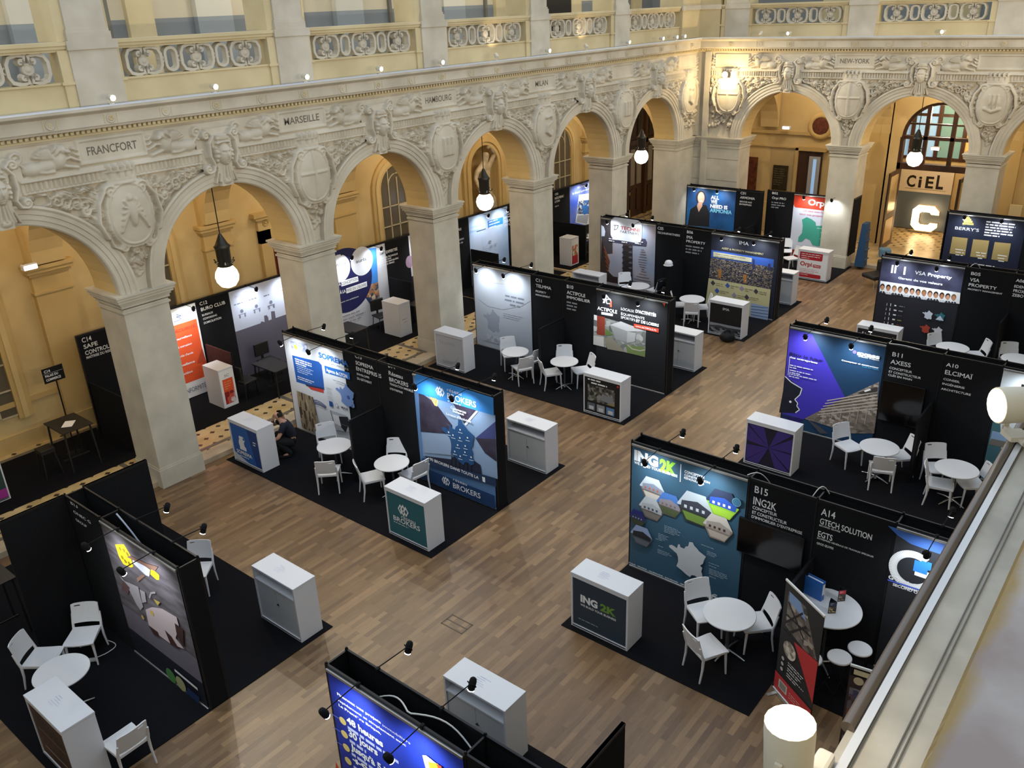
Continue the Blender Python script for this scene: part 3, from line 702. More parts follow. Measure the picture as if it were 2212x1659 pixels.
# niche with a standing figure
mb = MB(); n = 14; vs = []; fs = []
rows = [(.0,.1,1.0),(0,3.95,1.0)]+[(0,3.95+.75*math.sin(PI/2*k/6),math.cos(PI/2*k/6)) for k in range(1,7)]
for _, z, q in rows:
    for j in range(n+1): vs.append((23.19-.75*q*math.cos(PI*j/n), 20.3+.62*q*math.sin(PI*j/n), z))
for i in range(len(rows)-1):
    for j in range(n): fs.append([i*(n+1)+j, i*(n+1)+j+1, (i+1)*(n+1)+j+1, (i+1)*(n+1)+j])
mb.add(vs, fs, PAINT_D, True); NI = struct(mb.build('wall_niche'))
mb = MB(); f = lambda a,b,d: (a,d,b)
for ro, ri, d in ((1.12,.98,20.2),(.98,.86,20.15),(.86,.74,20.2)):
    o, q = arch_pts(23.19,ro,3.95,.6), arch_pts(23.19,ri,3.95,.6); L = len(o)
    mb.add([f(a,b,d) for a,b in o]+[f(a,b,d) for a,b in q]+[f(a,b,20.3) for a,b in o]+[f(a,b,20.3) for a,b in q], [[j,j+1,L+j+1,L+j] for j in range(L-1)]+[[j,2*L+j,2*L+j+1,j+1] for j in range(L-1)]+[[L+j,L+j+1,3*L+j+1,3*L+j] for j in range(L-1)], PAINT_D)
mb.build('niche_surround', NI)
def skinned(name, joints, edges, root, m, parent=None, sub=2, loc=(0,0,0), rz=0):
    """one continuous body grown round a skeleton; joints: name -> (x,y,z,radius[,radius2])"""
    me = bpy.data.meshes.new(name); ks = list(joints); me.from_pydata([joints[k][:3] for k in ks], [(ks.index(a), ks.index(b)) for a,b in edges], [])
    o = bpy.data.objects.new(name, me); COL.objects.link(o)
    md = o.modifiers.new('skin', 'SKIN'); md.use_smooth_shade = True; md.branch_smoothing = .3
    for i, k in enumerate(ks):
        v = me.skin_vertices[0].data[i]; j = joints[k]; v.radius = (j[3], j[4] if len(j) > 4 else j[3]); v.use_root = (k == root)
    s = o.modifiers.new('sub', 'SUBSURF'); s.levels = sub; s.render_levels = sub
    dg = bpy.context.evaluated_depsgraph_get(); ev = o.evaluated_get(dg); m2 = bpy.data.meshes.new_from_object(ev)
    bpy.data.objects.remove(o); m2.materials.clear(); m2.materials.append(m); m2.polygons.foreach_set('use_smooth', [True]*len(m2.polygons))
    m2.polygons.foreach_set('material_index', [0]*len(m2.polygons))
    ob = bpy.data.objects.new(name, m2); COL.objects.link(ob); ob.parent = parent; ob.location = loc; ob.rotation_euler.z = rz
    return ob
MARB = nmat('statue stone', '#9c8a6d', '#cbbda2', scale=5, rough=.7)
J = dict(pel=(0,0,.98,.17,.14), wai=(.03,0,1.18,.14,.11), che=(.0,0,1.42,.19,.14), nec=(.02,0,1.62,.07), hea=(.05,-.03,1.76,.10), top=(.06,-.03,1.86,.08),
 ls=(-.2,0,1.52,.07), le=(-.36,-.05,1.30,.055), lw=(-.34,-.2,1.08,.04), lh=(-.30,-.26,1.0,.045), rs=(.2,0,1.55,.07), re=(.36,-.04,1.78,.055), rw=(.16,-.08,1.96,.04), rh=(.05,-.08,1.95,.045),
 lk=(-.14,-.12,.55,.085), lhp=(-.11,0,.9,.11), la=(-.1,.02,.1,.05), lf=(-.12,-.14,.04,.045), rhp=(.12,0,.9,.12), rk=(.16,-.02,.52,.085), ra=(.16,.04,.1,.05), rf=(.18,-.12,.04,.045), d1=(.3,.06,.7,.13), d2=(.34,.08,.1,.17))
E_ = [('pel','wai'),('wai','che'),('che','nec'),('nec','hea'),('hea','top'),('che','ls'),('ls','le'),('le','lw'),('lw','lh'),('che','rs'),('rs','re'),('re','rw'),('rw','rh'),('pel','lhp'),('lhp','lk'),('lk','la'),('la','lf'),('pel','rhp'),('rhp','rk'),('rk','ra'),('ra','rf'),('rhp','d1'),('d1','d2')]
ST = thing('statue', 'stone statue of a standing nude with one arm over the head, in the wall niche', 'statue', (23.3,20.35,1.55))
ST.scale = (1.55,1.35,1.55)
skinned('figure', J, E_, 'pel', MARB, ST)
mb = MB(); mb.bbox((-.42,-.3,-.9),(.42,.35,0), MARB, .02); mb.build('plinth', ST)
# far entrance: dark portal, fanlight, vestibule
mb = MB()
mb.box((34.3,6.3,.1),(34.7,6.9,5.55), PAINT_Y); mb.box((34.3,9.5,.1),(34.7,9.9,5.55), PAINT_Y)
q = MB(); archwall(q, -9.5, -6.9, [-8.2], PAINT_Y, 34.3, 34.7, r=1.26, spr=4.15, top=5.6, n=20); mb.add([(v[1],-v[0],v[2]) for v in q.v], q.f, PAINT_Y)
mb.build('portal_wall', WE)
mb = MB(); W = WALNUT
for y in (6.9,7.0,9.36,9.46): pass
mb.box((34.32,6.86,.1),(34.6,7.02,4.2), W); mb.box((34.32,9.38,.1),(34.6,9.54,4.2), W); mb.box((34.32,6.9,3.0),(34.6,9.5,3.22), W)
mb.tube([(34.45,8.2-1.24*math.cos(PI*k/20),4.15+1.24*math.sin(PI*k/20)) for k in range(21)], .09, W, 8)
for y in (7.75,8.65): mb.box((34.38,y-.07,3.2),(34.5,y+.07,5.3), W)
mb.box((34.38,6.95,4.08),(34.5,9.45,4.2), W); mb.box((34.39,6.95,4.6),(34.49,9.45,4.66), W)
D3 = struct(mb.build('door_3'))
for s, y in ((1,9.38),(-1,7.02)):
    mb = MB(); mb.box((33.2,y-.03,.15),(34.34,y+.03,3.0), W)
    mb.box((33.35,y-.04,1.5),(34.2,y+.04,2.85), mat('#cdb27a', .15)); mb.box((33.35,y-.045,.35),(34.2,y+.045,1.25), mat('#c9a468', .4)); mb.build('door_leaf', D3)
SKYG = mat('#86a9c4', .2, emit=.8); LEAF = mat('#6d8f88', .2, emit=.45); WARMG = mat('#d9a860', .3, emit=.5)
mb = MB(); V = nmat('vestibule wall', '#b79f70', '#cbb483', scale=1, rough=.7)
mb.box((37.35,5.5,.1),(37.5,12.5,3.0), V); mb.box((37.35,5.5,5.6),(37.5,12.5,7), V); mb.box((34.7,12.4,.1),(37.4,12.5,7), V); mb.box((34.7,5.5,.1),(37.4,5.6,7), V); mb.box((34.7,5.5,6.0),(37.5,12.5,6.1), V)
struct(mb.build('wall_vestibule'))
mb = MB()
mb.box((37.4,7.2,3.0),(37.42,8.0,5.6), WARMG); mb.box((37.4,8.0,3.0),(37.42,8.95,5.6), LEAF); mb.box((37.4,8.95,3.0),(37.42,12.3,5.6), SKYG); mb.box((37.4,5.6,3.0),(37.42,7.2,5.6), WARMG)
W5 = struct(mb.build('window_5')); mb = MB()
for y in (5.6,7.2,8.0,8.95,9.9,10.8,11.8): mb.box((37.3,y-.07,2.9),(37.4,y+.07,5.6), W)
for z in (2.95,3.75,4.6,5.5): mb.box((37.31,5.6,z-.05),(37.4,12.3,z+.05), W)
mb.build('window_bars', W5)
A = Art((37.2,9.1,0), (0,-1,0), (0,0,1))
A.rect(-.98,1.62,1.0,2.72, mat('#d9cfbd', .6)); BK = mat('#17140f', .7)
A.text('C', -.72, 1.82, .46, BK, w=.34, bold=.03); A.text('i', -.27, 1.82, .46, BK, w=.12, bold=.03); A.text('E', .0, 1.82, .46, BK, w=.3, bold=.03); A.text('L', .4, 1.82, .54, BK, w=.27, bold=.03)
A.rect(-.75,1.74,.8,1.755, mat('#8a7f6d', .6)); A.rect(-.98,.13,1.0,1.62, mat('#5f6d7c', .6))
tag(A.build('entrance_banner'), 'tall white and grey blue banner with big dark letters, seen through the entrance doors', 'banner')
mb = MB(); EM = mat('#ffd9a0', .4, emit=6.0); P = [(-.5,.2),(-.3,0),(.3,0),(.5,.2),(.5,.35),(.22,.35),(.15,.26),(-.15,.26),(-.22,.34),(-.22,.68),(-.15,.76),(.15,.76),(.22,.68),(.5,.68),(.5,.82),(.3,1.02),(-.3,1.02),(-.5,.82)]
from mathutils.geometry import tessellate_polygon
tri = tessellate_polygon([[Vector((a,b,0)) for a,b in P]]); n = len(P)
mb.add([(36.7,-a,b) for a,b in P], [list(t) for t in tri], EM); mb.add([(36.7,-a,b) for a,b in P]+[(36.9,-a,b) for a,b in P], [[i,(i+1)%n,n+(i+1)%n,n+i] for i in range(n)], mat('#e9dcc0', .5))
o = mb.build('marquee_letter'); o.location = (0,8.8,.2); tag(o, 'large glowing letter C standing on the floor before the entrance banner', 'lit letter')
# plaques, side door and round window on the entrance wall
mb = MB(); mb.bbox((34.34,15.0,1.6),(34.42,15.55,3.0), nmat('brown marble', '#3d1d10', '#6a3a22', scale=6, rough=.3), .01); tag(mb.build('wall_plaque'), 'brown veined marble wall plaque, taller of the two behind the first far arch', 'plaque', )
mb = MB(); mb.bbox((34.34,13.68,1.75),(34.42,14.3,2.75), nmat('green marble', '#231f14', '#3a3524', scale=6, rough=.3), .01); o = mb.build('wall_plaque.001'); tag(o, 'small dark green wall plaque with engraved lines, behind the first far arch', 'plaque')
A = Art((34.335,14.0,2.7), (0,-1,0), (0,0,1)); A.bars(-.24,0-.08,.48,8,.09, mat('#776c4e', .6), h=.02); A.build('engraved_lines', o)
mb = MB(); mb.box((34.38,12.35,.1),(34.46,13.3,3.4), WALNUT); D4 = struct(mb.build('door_4')); mb = MB()
mb.box((34.3,13.3,.1),(34.5,13.42,3.5), PAINT_D); mb.box((34.3,12.2,3.4),(34.5,13.42,3.55), PAINT_D); mb.box((34.36,12.4,1.2),(34.4,12.85,3.2), mat('#a7a8ac', .4)); mb.box((34.355,12.55,1.0),(34.38,12.68,3.1), mat('#8fb4dd', .4, emit=.6)); mb.build('door_surround', D4)
mb = MB(); mb.lathe([(.52,0),(.50,.05),(.40,.07),(.33,.05),(.33,.02)], PAINT_D, 28, mtx=Matrix.Translation((34.45,12.55,4.35)) @ Matrix.Rotation(-PI/2,4,'Y')); mb.lathe([(.33,.03),(.3,.06)], nmat('carved disc', '#4a2216', '#6e3b26', scale=14, rough=.5), 24, mtx=Matrix.Translation((34.45,12.55,4.35)) @ Matrix.Rotation(-PI/2,4,'Y')); struct(mb.build('trim_8'))
mb = MB(); mb.bbox((34.2,5.1,1.3),(34.28,5.5,2.1), mat('#cdbd93', .6), .01); tag(mb.build('wall_box'), 'small cream panel fixed to the pilaster above the gold boxes stand', 'panel')
mb = MB(); mb.box((34.36,4.1,1.3),(34.42,4.4,1.75), mat('#e8dcc8', .6)); mb.box((34.35,4.16,1.4),(34.37,4.34,1.62), mat('#c8503c', .6)); tag(mb.build('fire_notice'), 'small cream and red safety notice on the yellow wall at the far side', 'notice')
# emergency flood lights on the wall capitals
LEDM = mat('#eef6ff', .4, emit=9.0)
def flood(loc, rz, label):
    t = thing('flood_light', label, 'flood light', loc, rz, 'white flood lights in the aisles')
    mb = MB(); mb.bbox((-.16,-.14,-.06),(.16,.0,.06), WHITE, .012); mb.box((-.02,.0,-.02),(.02,.22,.02), METAL); mb.build('housing', t)
    mb = MB(); mb.box((-.13,-.152,-.052),(.13,-.13,.035), LEDM); mb.build('lens', t)
flood((7.42,19.9,4.3), 0, 'white flood light on the pilaster capital behind the big front arch')
flood((34.2,13.8,4.28), -PI/2, 'white flood light on the moulding behind the first far arch')
p = atx(2022,320,34.2); flood((34.2,p.y,p.z), -PI/2, 'white flood light on the crossbar of the entrance portal')
# hanging globe lamps
GLOBE = mat('#fff1d6', .3, emit=7.5)
def pendant(loc, rz, label):
    t = thing('pendant_lamp', label, 'pendant lamp', loc, rz, 'globe lamps hung in the arches')
    mb = MB(); mb.lathe([(.06,-.25),(.16,-.21),(.23,-.11),(.255,0),(.23,.11),(.17,.2),(.11,.235)], GLOBE, 28); mb.build('globe', t)
    mb = MB(); mb.lathe([(.13,.22),(.17,.25),(.13,.30),(.15,.36),(.155,.62),(.18,.68),(.14,.72),(.07,.86),(.03,.95)], METAL, 20)
    for k in range(6):
        a = k*PI/3; c, s = math.cos(a), math.sin(a); mb.tube([(.14*c,.14*s,.34),(.2*c,.2*s,.31),(.24*c,.24*s,.38)], .014, METAL, 6)
    mb.build('lantern_body', t)
    mb = MB(); mb.tube([(0,0,.94),(0,0,1.98)], .012, METAL, 6); mb.build('chain', t)
for i, (x, w) in enumerate(((10.11,'big front arch'),(18.83,'arch before the statue'),(27.55,'arch before the dark double door'))): pendant((x,16.47,3.93), 0, 'globe lamp on a long rod under the '+w)
pendant((31.07,8.06,3.95), 0, 'globe lamp on a long rod before the entrance portal')
# spotlights standing on the cornice ledges
CREAM = mat('#d8cfba', .45); LENS = mat('#fff0cf', .3, emit=14.0)
def cornice_spot(loc, rz, tilt, label, on=True, group='spotlights on the left cornice'):
    t = thing('cornice_spotlight', label, 'spotlight', loc, rz, group)
    M_ = Matrix.Translation((0,0,.11)) @ Matrix.Rotation(tilt,4,'X')
    mb = MB(); mb.lathe([(.045,-.075),(.052,-.065),(.055,.06),(.054,.075)], CREAM, 18, mtx=M_ @ Matrix.Rotation(PI/2,4,'X')); mb.build('lamp_head', t)
    mb = MB(); mb.lathe([(.051,.072),(.050,.079)], LENS if on else mat('#e8dfc8', .2, emit=3.0), 18, mtx=M_ @ Matrix.Rotation(PI/2,4,'X')); mb.build('lens', t)
    mb = MB(); mb.box((-.03,-.03,0),(.03,.03,.015), CREAM); mb.box((-.062,-.008,.0),(-.054,.008,.12), CREAM); mb.box((.054,-.008,.0),(.062,.008,.12), CREAM); mb.box((-.062,-.008,0),(.062,.008,.012), CREAM); mb.build('bracket', t)
    return t
ord_ = ['second','third','fourth','fifth','sixth','seventh','eighth','ninth','tenth','eleventh']
xs = [(8.0,1),(10.11,1),(12.36,1),(14.52,1),(16.61,1),(18.78,0),(21.07,1),(23.0,0),(25.36,1),(27.5,1),(28.46,1),(29.02,1)]
for i, (x, on) in enumerate(xs):
    lab = ('lit' if on else 'turned away')+' cream spotlight on the long cornice ledge, '+('nearest the camera' if i == 0 else 'last before the corner' if i == len(xs)-1 else ord_[i-1]+' from the camera end')
    cornice_spot((x,WY-.24,7.80), 0 if on else 2.6, .12 if on else -.5, lab, on)
for y, w, on in ((12.48,'over the first far arch',1),(7.6,'over the entrance arch',1)): cornice_spot((FX-.24,y,7.8), -PI/2-.3, .1, 'lit cream spotlight on the far cornice ledge '+w, on, 'spotlights on the far cornice')
cornice_spot((FX-.24,13.5,7.8), 1.6, -.5, 'cream spotlight turned to the wall on the far cornice near the corner', False, 'spotlights on the far cornice')
t = cornice_spot((1.225,.382,7.80), 0, -PI/2-.06, 'glowing cream spotlight just below the camera, pointing upward', True, 'spotlights on the near cornice'); 
t.scale = (.86,.86,.9)
t = cornice_spot((2.99,.33,7.82), 3.82, .0, 'cream spotlight with cooling slots at the edge of the near cornice', False, 'spotlights on the near cornice'); t.scale = (1.1,1.1,1.1)
mb = MB()
for k in range(5): mb.box((-.058,.02+.012*k,.085+.0),(.058,.025+.012*k,.15), METAL)
mb.build('cooling_slots', t)
mb = MB(); mb.bbox((1.24,.325,7.79),(1.34,.36,7.83), mat('#d3d0c8', .5), .008); tag(mb.build('duct_end_cap'), 'white end cap of the cable duct beside the glowing spotlight', 'end cap')
t = thing('wall_floodlight', 'bright warm floodlight on the corner wall above the blank shield', 'floodlight', (FX-.42,14.66,6.55), -PI/2)
mb = MB(); mb.bbox((-.12,-.02,-.1),(.12,.1,.1), METAL, .01); mb.box((-.02,.08,-.02),(.02,.42,.02), METAL); mb.build('housing', t); mb = MB(); mb.lathe([(.11,0),(.10,.02)], mat('#ffd48a', .3, emit=30.0), 20, mtx=Matrix.Translation((0,-.02,0)) @ Matrix.Rotation(PI/2,4,'X')); mb.build('lens', t)
# ------------------------------------------------------------------ white plastic chair
def curved(y): return -.035*(1-(y/.22)**2)
def make_chair(name, label, m, group):
    t = thing(name, label, 'chair', (0,0,0), 0, group)
    bm = bmesh.new(); nx, ny = 6, 8; vv = []
    for i in range(nx+1):
        x = -.20+.43*i/nx; hw = .205+.025*i/nx
        for j in range(ny+1):
            y = -hw+2*hw*j/ny; vv.append(bm.verts.new((x+(.012*(1-(y/hw)**2) if i == nx else 0), y, .45-.012*math.cos(PI*y/hw/2)-.004*math.sin(PI*i/nx)-(.012 if i == nx else 0))))
    for i in range(nx):
        for j in range(ny): bm.faces.new([vv[i*(ny+1)+j], vv[(i+1)*(ny+1)+j], vv[(i+1)*(ny+1)+j+1], vv[i*(ny+1)+j+1]])
    bmesh.ops.recalc_face_normals(bm, faces=bm.faces); bmesh.ops.solidify(bm, geom=list(bm.faces), thickness=.022)
    mb = MB(); mb.bm(bm, m)
    mb.box((-.19,-.215,.40),(.19,-.195,.44), m); mb.box((-.19,.195,.40),(.19,.215,.44), m); mb.box((.19,-.205,.40),(.21,.205,.435), m); mb.box((-.21,-.19,.40),(-.19,.19,.44), m)
    mb.build('seat', t)
    bm = bmesh.new(); ys = [-.22,-.17,-.12,-.075,-.03,.03,.075,.12,.17,.22]; zs = [.50,.56,.64,.72,.765,.785,.82]; g = {}
    for i, z in enumerate(zs):
        for j, y in enumerate(ys):
            w = 1-.06*(z-.5)/.32; g[i,j] = bm.verts.new((-.215-.26*(z-.45)+curved(y)*.8, y*w, z-(.012 if i == len(zs)-1 and j in (0,len(ys)-1) else 0)))
    for i in range(len(zs)-1):
        for j in range(len(ys)-1):
            if i == 4 and j in (1,2): continue        # grip slot near one corner
            bm.faces.new([g[i,j], g[i,j+1], g[i+1,j+1], g[i+1,j]])
    bmesh.ops.recalc_face_normals(bm, faces=bm.faces); bmesh.ops.solidify(bm, geom=list(bm.faces), thickness=.018)
    mb = MB(); mb.bm(bm, m); mb.build('backrest', t)
    for s in (-1,1):
        mb = MB(); mb.tube([(.19,s*.20,.43),(.20,s*.205,.25),(.215,s*.21,.0)], [.024,.019,.014], m, 8); mb.build('leg', t)
        mb = MB(); mb.tube([(-.275,s*.212,.66),(-.235,s*.214,.52),(-.205,s*.212,.43),(-.21,s*.212,.25),(-.25,s*.215,.0)], [.014,.020,.023,.019,.014], m, 8); mb.build('leg', t)
    return t
def make_table(name, label, r, h, m, group=None):
    t = thing(name, label, 'table', (0,0,0), 0, group)
    mb = MB(); mb.lathe([(r-.012,h-.025),(r,h-.02),(r,h-.005),(r-.006,h)], m, 48); mb.build('table_top', t)
    mb = MB(); mb.lathe([(.045,.03),(.03,.06),(.026,.1),(.026,h-.06),(.09,h-.03),(.09,h-.025)], CHROME, 16); mb.build('column', t)
    for k in range(4):
        a = PI/4+k*PI/2; c, s = math.cos(a), math.sin(a); mb = MB(); mb.tube([(.02*c,.02*s,.07),(.15*c,.15*s,.055),(.30*c,.30*s,.022)], [.022,.02,.013], CHROME, 8); mb.build('foot', t)
    return t
CHAIR = None
G_CH = 'white plastic chairs on the stands'
def chair(B, F, label, zo=.45, z=0.0):
    """seat's back edge centre B and front edge centre F in the photo"""
    global CHAIR
    b = atz(*B, zo+z); f = atz(*F, zo+z); d = (f-b).normalized(); rz = math.atan2(d.y, d.x); c = b+d*.20
    if CHAIR is None: CHAIR = make_chair('white_chair', label, PLASTIC, G_CH); CHAIR.location = (c.x,c.y,z); CHAIR.rotation_euler.z = rz; return CHAIR
    return dup(CHAIR, (c.x,c.y,z), rz, label, G_CH)
for B, F, L in [
 ((188,1352),(170,1386),'white chair facing the camera, against the full height wall beside the near table'),
 ((62,1418),(112,1417),'white chair at the near table seen from its side, leftmost of all chairs'),
 ((287,1613),(254,1585),'white chair seen from behind at the bottom edge, beside the tall white counter'),
 ((433,1213),(413,1250),'white chair half hidden behind the end of the cow print wall'),
 ((707,949),(717,977),'white chair behind the table in front of the roofing print'),
 ((706.7,1025),(713,1000),'white chair turned away in front of the table by the roofing print'),
 ((782,1032),(824,1023),'white chair seen from the side, next to the low divider on the network print stand'),
 ((857,984),(847,1005),'white chair facing forward behind the table beside the network print'),
 ((906,1027),(878,1012),'white chair partly hidden behind the teal network counter'),
 ((1098.5,757),(1108,772),'white chair facing forward before the pale grey print'),
 ((1134.7,797),(1121,785),'white chair turned away at the table before the pale grey print'),
 ((1160,779),(1135,769),'white chair pushed against the low divider beside the pale grey print stand'),
 ((1174.5,804),(1204,800),'white chair seen from its side before the aerial photo stand, near the divider'),
 ((1219,775),(1217,795),'white chair facing forward behind the table on the aerial photo stand'),
 ((1273,795),(1246,799),'white chair half hidden behind the counter with the aerial photo front'),
 ((1509,1301),(1534,1334),'white chair with its back to the hexagon photo print'),
 ((1502,1404),(1547,1388),'white chair nearest the camera on the hexagon print stand'),
 ((1657,1338),(1612,1343),'white chair between the round table and the roll-up banner'),
 ((1819.5,952),(1848,970),'white chair in front of the purple print, nearest the building photo'),
 ((1962,980),(1918,983),'white chair beside the divider on the purple print stand, facing the table'),
 ((1906,1018),(1904,998),'white chair turned away at the table on the purple print stand'),
 ((2019.5,997),(2031,1012),'white chair facing forward under the tall plain black name panel'),
 ((2007,1038),(2040,1044),'white chair seen from the side under the plain name panels, front of its table'),
 ((2122,1041),(2083,1041),'white chair cut by the near cornice edge'),
 ((2019.5,750),(2031,756),'white chair before the print with the row of portraits'),
 ((2122.5,764),(2083,763.6),'white chair facing the table on the portraits stand, beside the divider'),
 ((2178,770.6),(2186,781),'pale chair behind the wall beside the portraits stand, cut by the frame edge'),
 ((1457,656),(1476,656),'white chair peeking out behind the wall end with the aerial photo'),
 ((1493.7,676),(1496,664),'white chair turned away at the table before the night skyline print'),
 ((1528,661),(1510,661),'white chair squeezed between the table and the skyline counter'),
 ((1350,613),(1356,620),'white chair at the table before the bone spine print'),
 ((1424,628),(1404,622),'white chair with a dark jacket over its back, on the bone spine print stand'),
 ((1697.4,537),(1696.4,546),'white chair facing forward before the red topped region map'),
 ((1720,555),(1704,557),'white chair beside the red and white counter')]: CH = chair(B, F, L)
TAB = None
for (px, L, r) in [((722,962),'white round table before the roofing print',.36),((846,999),'white round table before the network print',.36),((1113,759),'white round table before the pale grey print',.36),
 ((1219,780),'white round table on the aerial photo stand',.36),((1576,1325),'white round table before the hexagon photo print',.39),((1900,965),'white round table before the purple print',.38),((2067,1012),'white round table under the plain black name panels',.39),
 ((2058,750),'white round table on the portraits stand',.39),((1495,645),'white round table before the night skyline print',.38),((1378,617),'white round table before the bone spine print',.38),((132,1450),'white round table nearest the camera beside the tall white counter',.38),((2200,775),'white round table cut by the frame edge behind the wall',.38)]:
    p = atz(px[0], px[1], .74); lab = L
    if TAB is None: TAB = make_table('round_table', lab, .37, .74, PLASTIC, 'white round tables on the stands'); TAB.location = (p.x,p.y,0)
    else: t = dup(TAB, (p.x,p.y,0), R_.uniform(0,1), lab); t.scale = (r/.37,r/.37,1)
# ------------------------------------------------------------------ counters
CH_ = 1.05
def counter_body(t, w=1.06, d=.43, h=CH_, shelf=False, doors=2):
    """stands with its show side to -X; width along Y"""
    mb = MB(); hw = w/2
    mb.bbox((-.005,-hw-.004,h-.035),(d+.005,hw+.004,h), WHITE, .004); mb.build('top', t)
    mb = MB(); mb.box((0,-hw,.0),(d,-hw+.03,h-.035), WHITE); mb.box((0,hw-.03,.0),(d,hw,h-.035), WHITE); mb.box((0,-hw+.03,.0),(.02+(.0 if shelf else 0),hw-.03,.06), WHITE); mb.box((0,-hw+.03,.03),(d,hw-.03,.05), WHITE)
    if not shelf: mb.box((0,-hw+.03,h-.085),(.03,hw-.03,h-.035), WHITE)
    mb.box((d-.03,-hw+.03,.0),(d,hw-.03,h-.035), WHITE); mb.build('carcass', t)
    if shelf:
        mb = MB(); mb.box((.0,-hw+.03,.80),(d-.02,hw-.03,.825), WHITE); mb.build('shelf', t)
        n = doors if doors else 1; ws = (w-.06)/n
        for i in range(n):
            mb = MB(); a = -hw+.03+ws*i
            mb.box((.018,a+.003,.065),(.036,a+ws-.003,.797), mat('#c4c8cc', .5)); dr = mb.build('door', t)
            if i == 0: mb = MB(); mb.box((.005,a+ws-.03,.5),(.02,a+ws-.018,.53), DARKALU); mb.box((.0,a+ws-.06,.51),(.008,a+ws-.0,.518), DARKALU); mb.build('handle', dr)
def counter(x, y0, y1, label, front=None, shelf=False, doors=2, z=0, d=.43, h=CH_, rz=0):
    t = thing('reception_counter' if not shelf else 'storage_counter', label, 'counter', (x,(y0+y1)/2,z), rz, 'white counters')
    counter_body(t, y1-y0, d, h, shelf, doors)
    if front:
        w = (y1-y0)-.08; M_ = Matrix.Translation((x,(y0+y1)/2,z)) @ Matrix.Rotation(rz,4,'Z')
        A = Art((.012, w/2, .075), (0,-1,0), (0,0,1)); A.W = w; A.H = h-.175; front(A); A.build('front_panel', t)
    return t
def stain(t):
    """faint bluish film marks left on the worktop"""
    A = Art((.10,.16,CH_+.0006), (0,-1,0), (1,0,0)); m = mat('#b9bcda', .5)
    for i in range(9): A.rect(.05+.02*i+R_.uniform(-.04,.12), .02+R_.uniform(0,.2), .10+.02*i+R_.uniform(0,.12), .03+R_.uniform(.0,.22), m) if False else None
    for i in range(5): A.bars(.0+R_.uniform(0,.05), .05+.035*i, .26, 1, .02, m, h=.006)
    A.build('film_marking', t)
W_ = mat('#eceef0', .6); TEAL = mat('#1f5a63', .6); NAVY = mat('#16284d', .6); WT = W_
def f_soprema(A):
    A.rect(0,0,A.W,A.H, mat('#1f5fae', .6)); A.poly([(A.W*.62,A.H),(A.W,A.H),(A.W,0),(A.W*.8,0)], mat('#123c7c', .6), False)
    A.poly([(0,.16),(A.W*.5,0),(0,0)], mat('#cfd6dc', .6), False); A.bars(A.W*.8,.62,.14,2,.06,W_)
    for c, r, q in (((.34,.50),.10,.13),((.40,.64),.085,.075)): A.disc((A.W*c[0],A.H*c[1]), r, W_, ry=q)
    A.poly([(A.W*.25,A.H*.33),(A.W*.27,A.H*.5),(A.W*.42,A.H*.5),(A.W*.5,A.H*.42),(A.W*.5,A.H*.33)], W_, False); A.disc((A.W*.33,A.H*.67), .05, W_); A.disc((A.W*.45,A.H*.66),.03,mat('#1f5fae', .6))
    A.text('SOPREMA', A.W*.10, A.H*.19, .09, W_, w=A.W*.58, bold=.03); A.bars(A.W*.2,A.H*.15,.45,1,.05,W_)
def logo_brokers(A, cx, cy, s, m, bg):
    for dx in (-.62,0,.62):
        k = s if dx else s*1.15
        q = [(cx+dx*s,cy+k),(cx+dx*s+.62*k,cy),(cx+dx*s,cy-k),(cx+dx*s-.62*k,cy)]; A.poly(q, m, False)
        q2 = [(cx+dx*s+(x-cx-dx*s)*.58, cy+(y-cy)*.58) for x,y in q]; A.poly(q2, bg, False)
    A.pline([(cx-.62*s+.36*s,cy),(cx-.62*s,cy-.58*s)], s*.2, m, False); A.pline([(cx+.62*s-.36*s,cy),(cx+.62*s,cy+.58*s)], s*.2, m, False); A.pline([(cx-.36*s*1.15,cy+.3*s),(cx,cy-.25*s)], s*.2, m, False)
def f_brokers(A):
    A.rect(0,0,A.W,A.H, mat('#24626c', .6)); logo_brokers(A, A.W*.42, A.H*.68, .115, W_, mat('#24626c', .6))
    A.text('r\u00e9seau', A.W*.36, A.H*.47, .085, W_, w=A.W*.38); A.text('BROKERS', A.W*.13, A.H*.345, .105, W_, w=A.W*.72, bold=.012); A.bars(A.W*.13,A.H*.31,A.W*.7,1,.05,mat('#b9cdd0', .6),rag=0)
def f_telmma(A):
    A.rect(-.03,-.05,A.W+.03,A.H+.06, mat('#bfc3c8', .6)); A.text('TELMMA', A.W*.12, A.H*.72, .085, mat('#a5a8ae', .6), w=A.W*.62)
    for r in (.22,.226,.232): A.pline([(A.W*.52+r*1.3*math.cos(k*PI/16),A.H*.42-r*abs(math.sin(k*PI/16))) for k in range(17)], .004, mat('#a8abb1', .6), False)
    A.bars(A.W*.2,A.H*.16,A.W*.55,2,.04,mat('#9da0a6', .6))
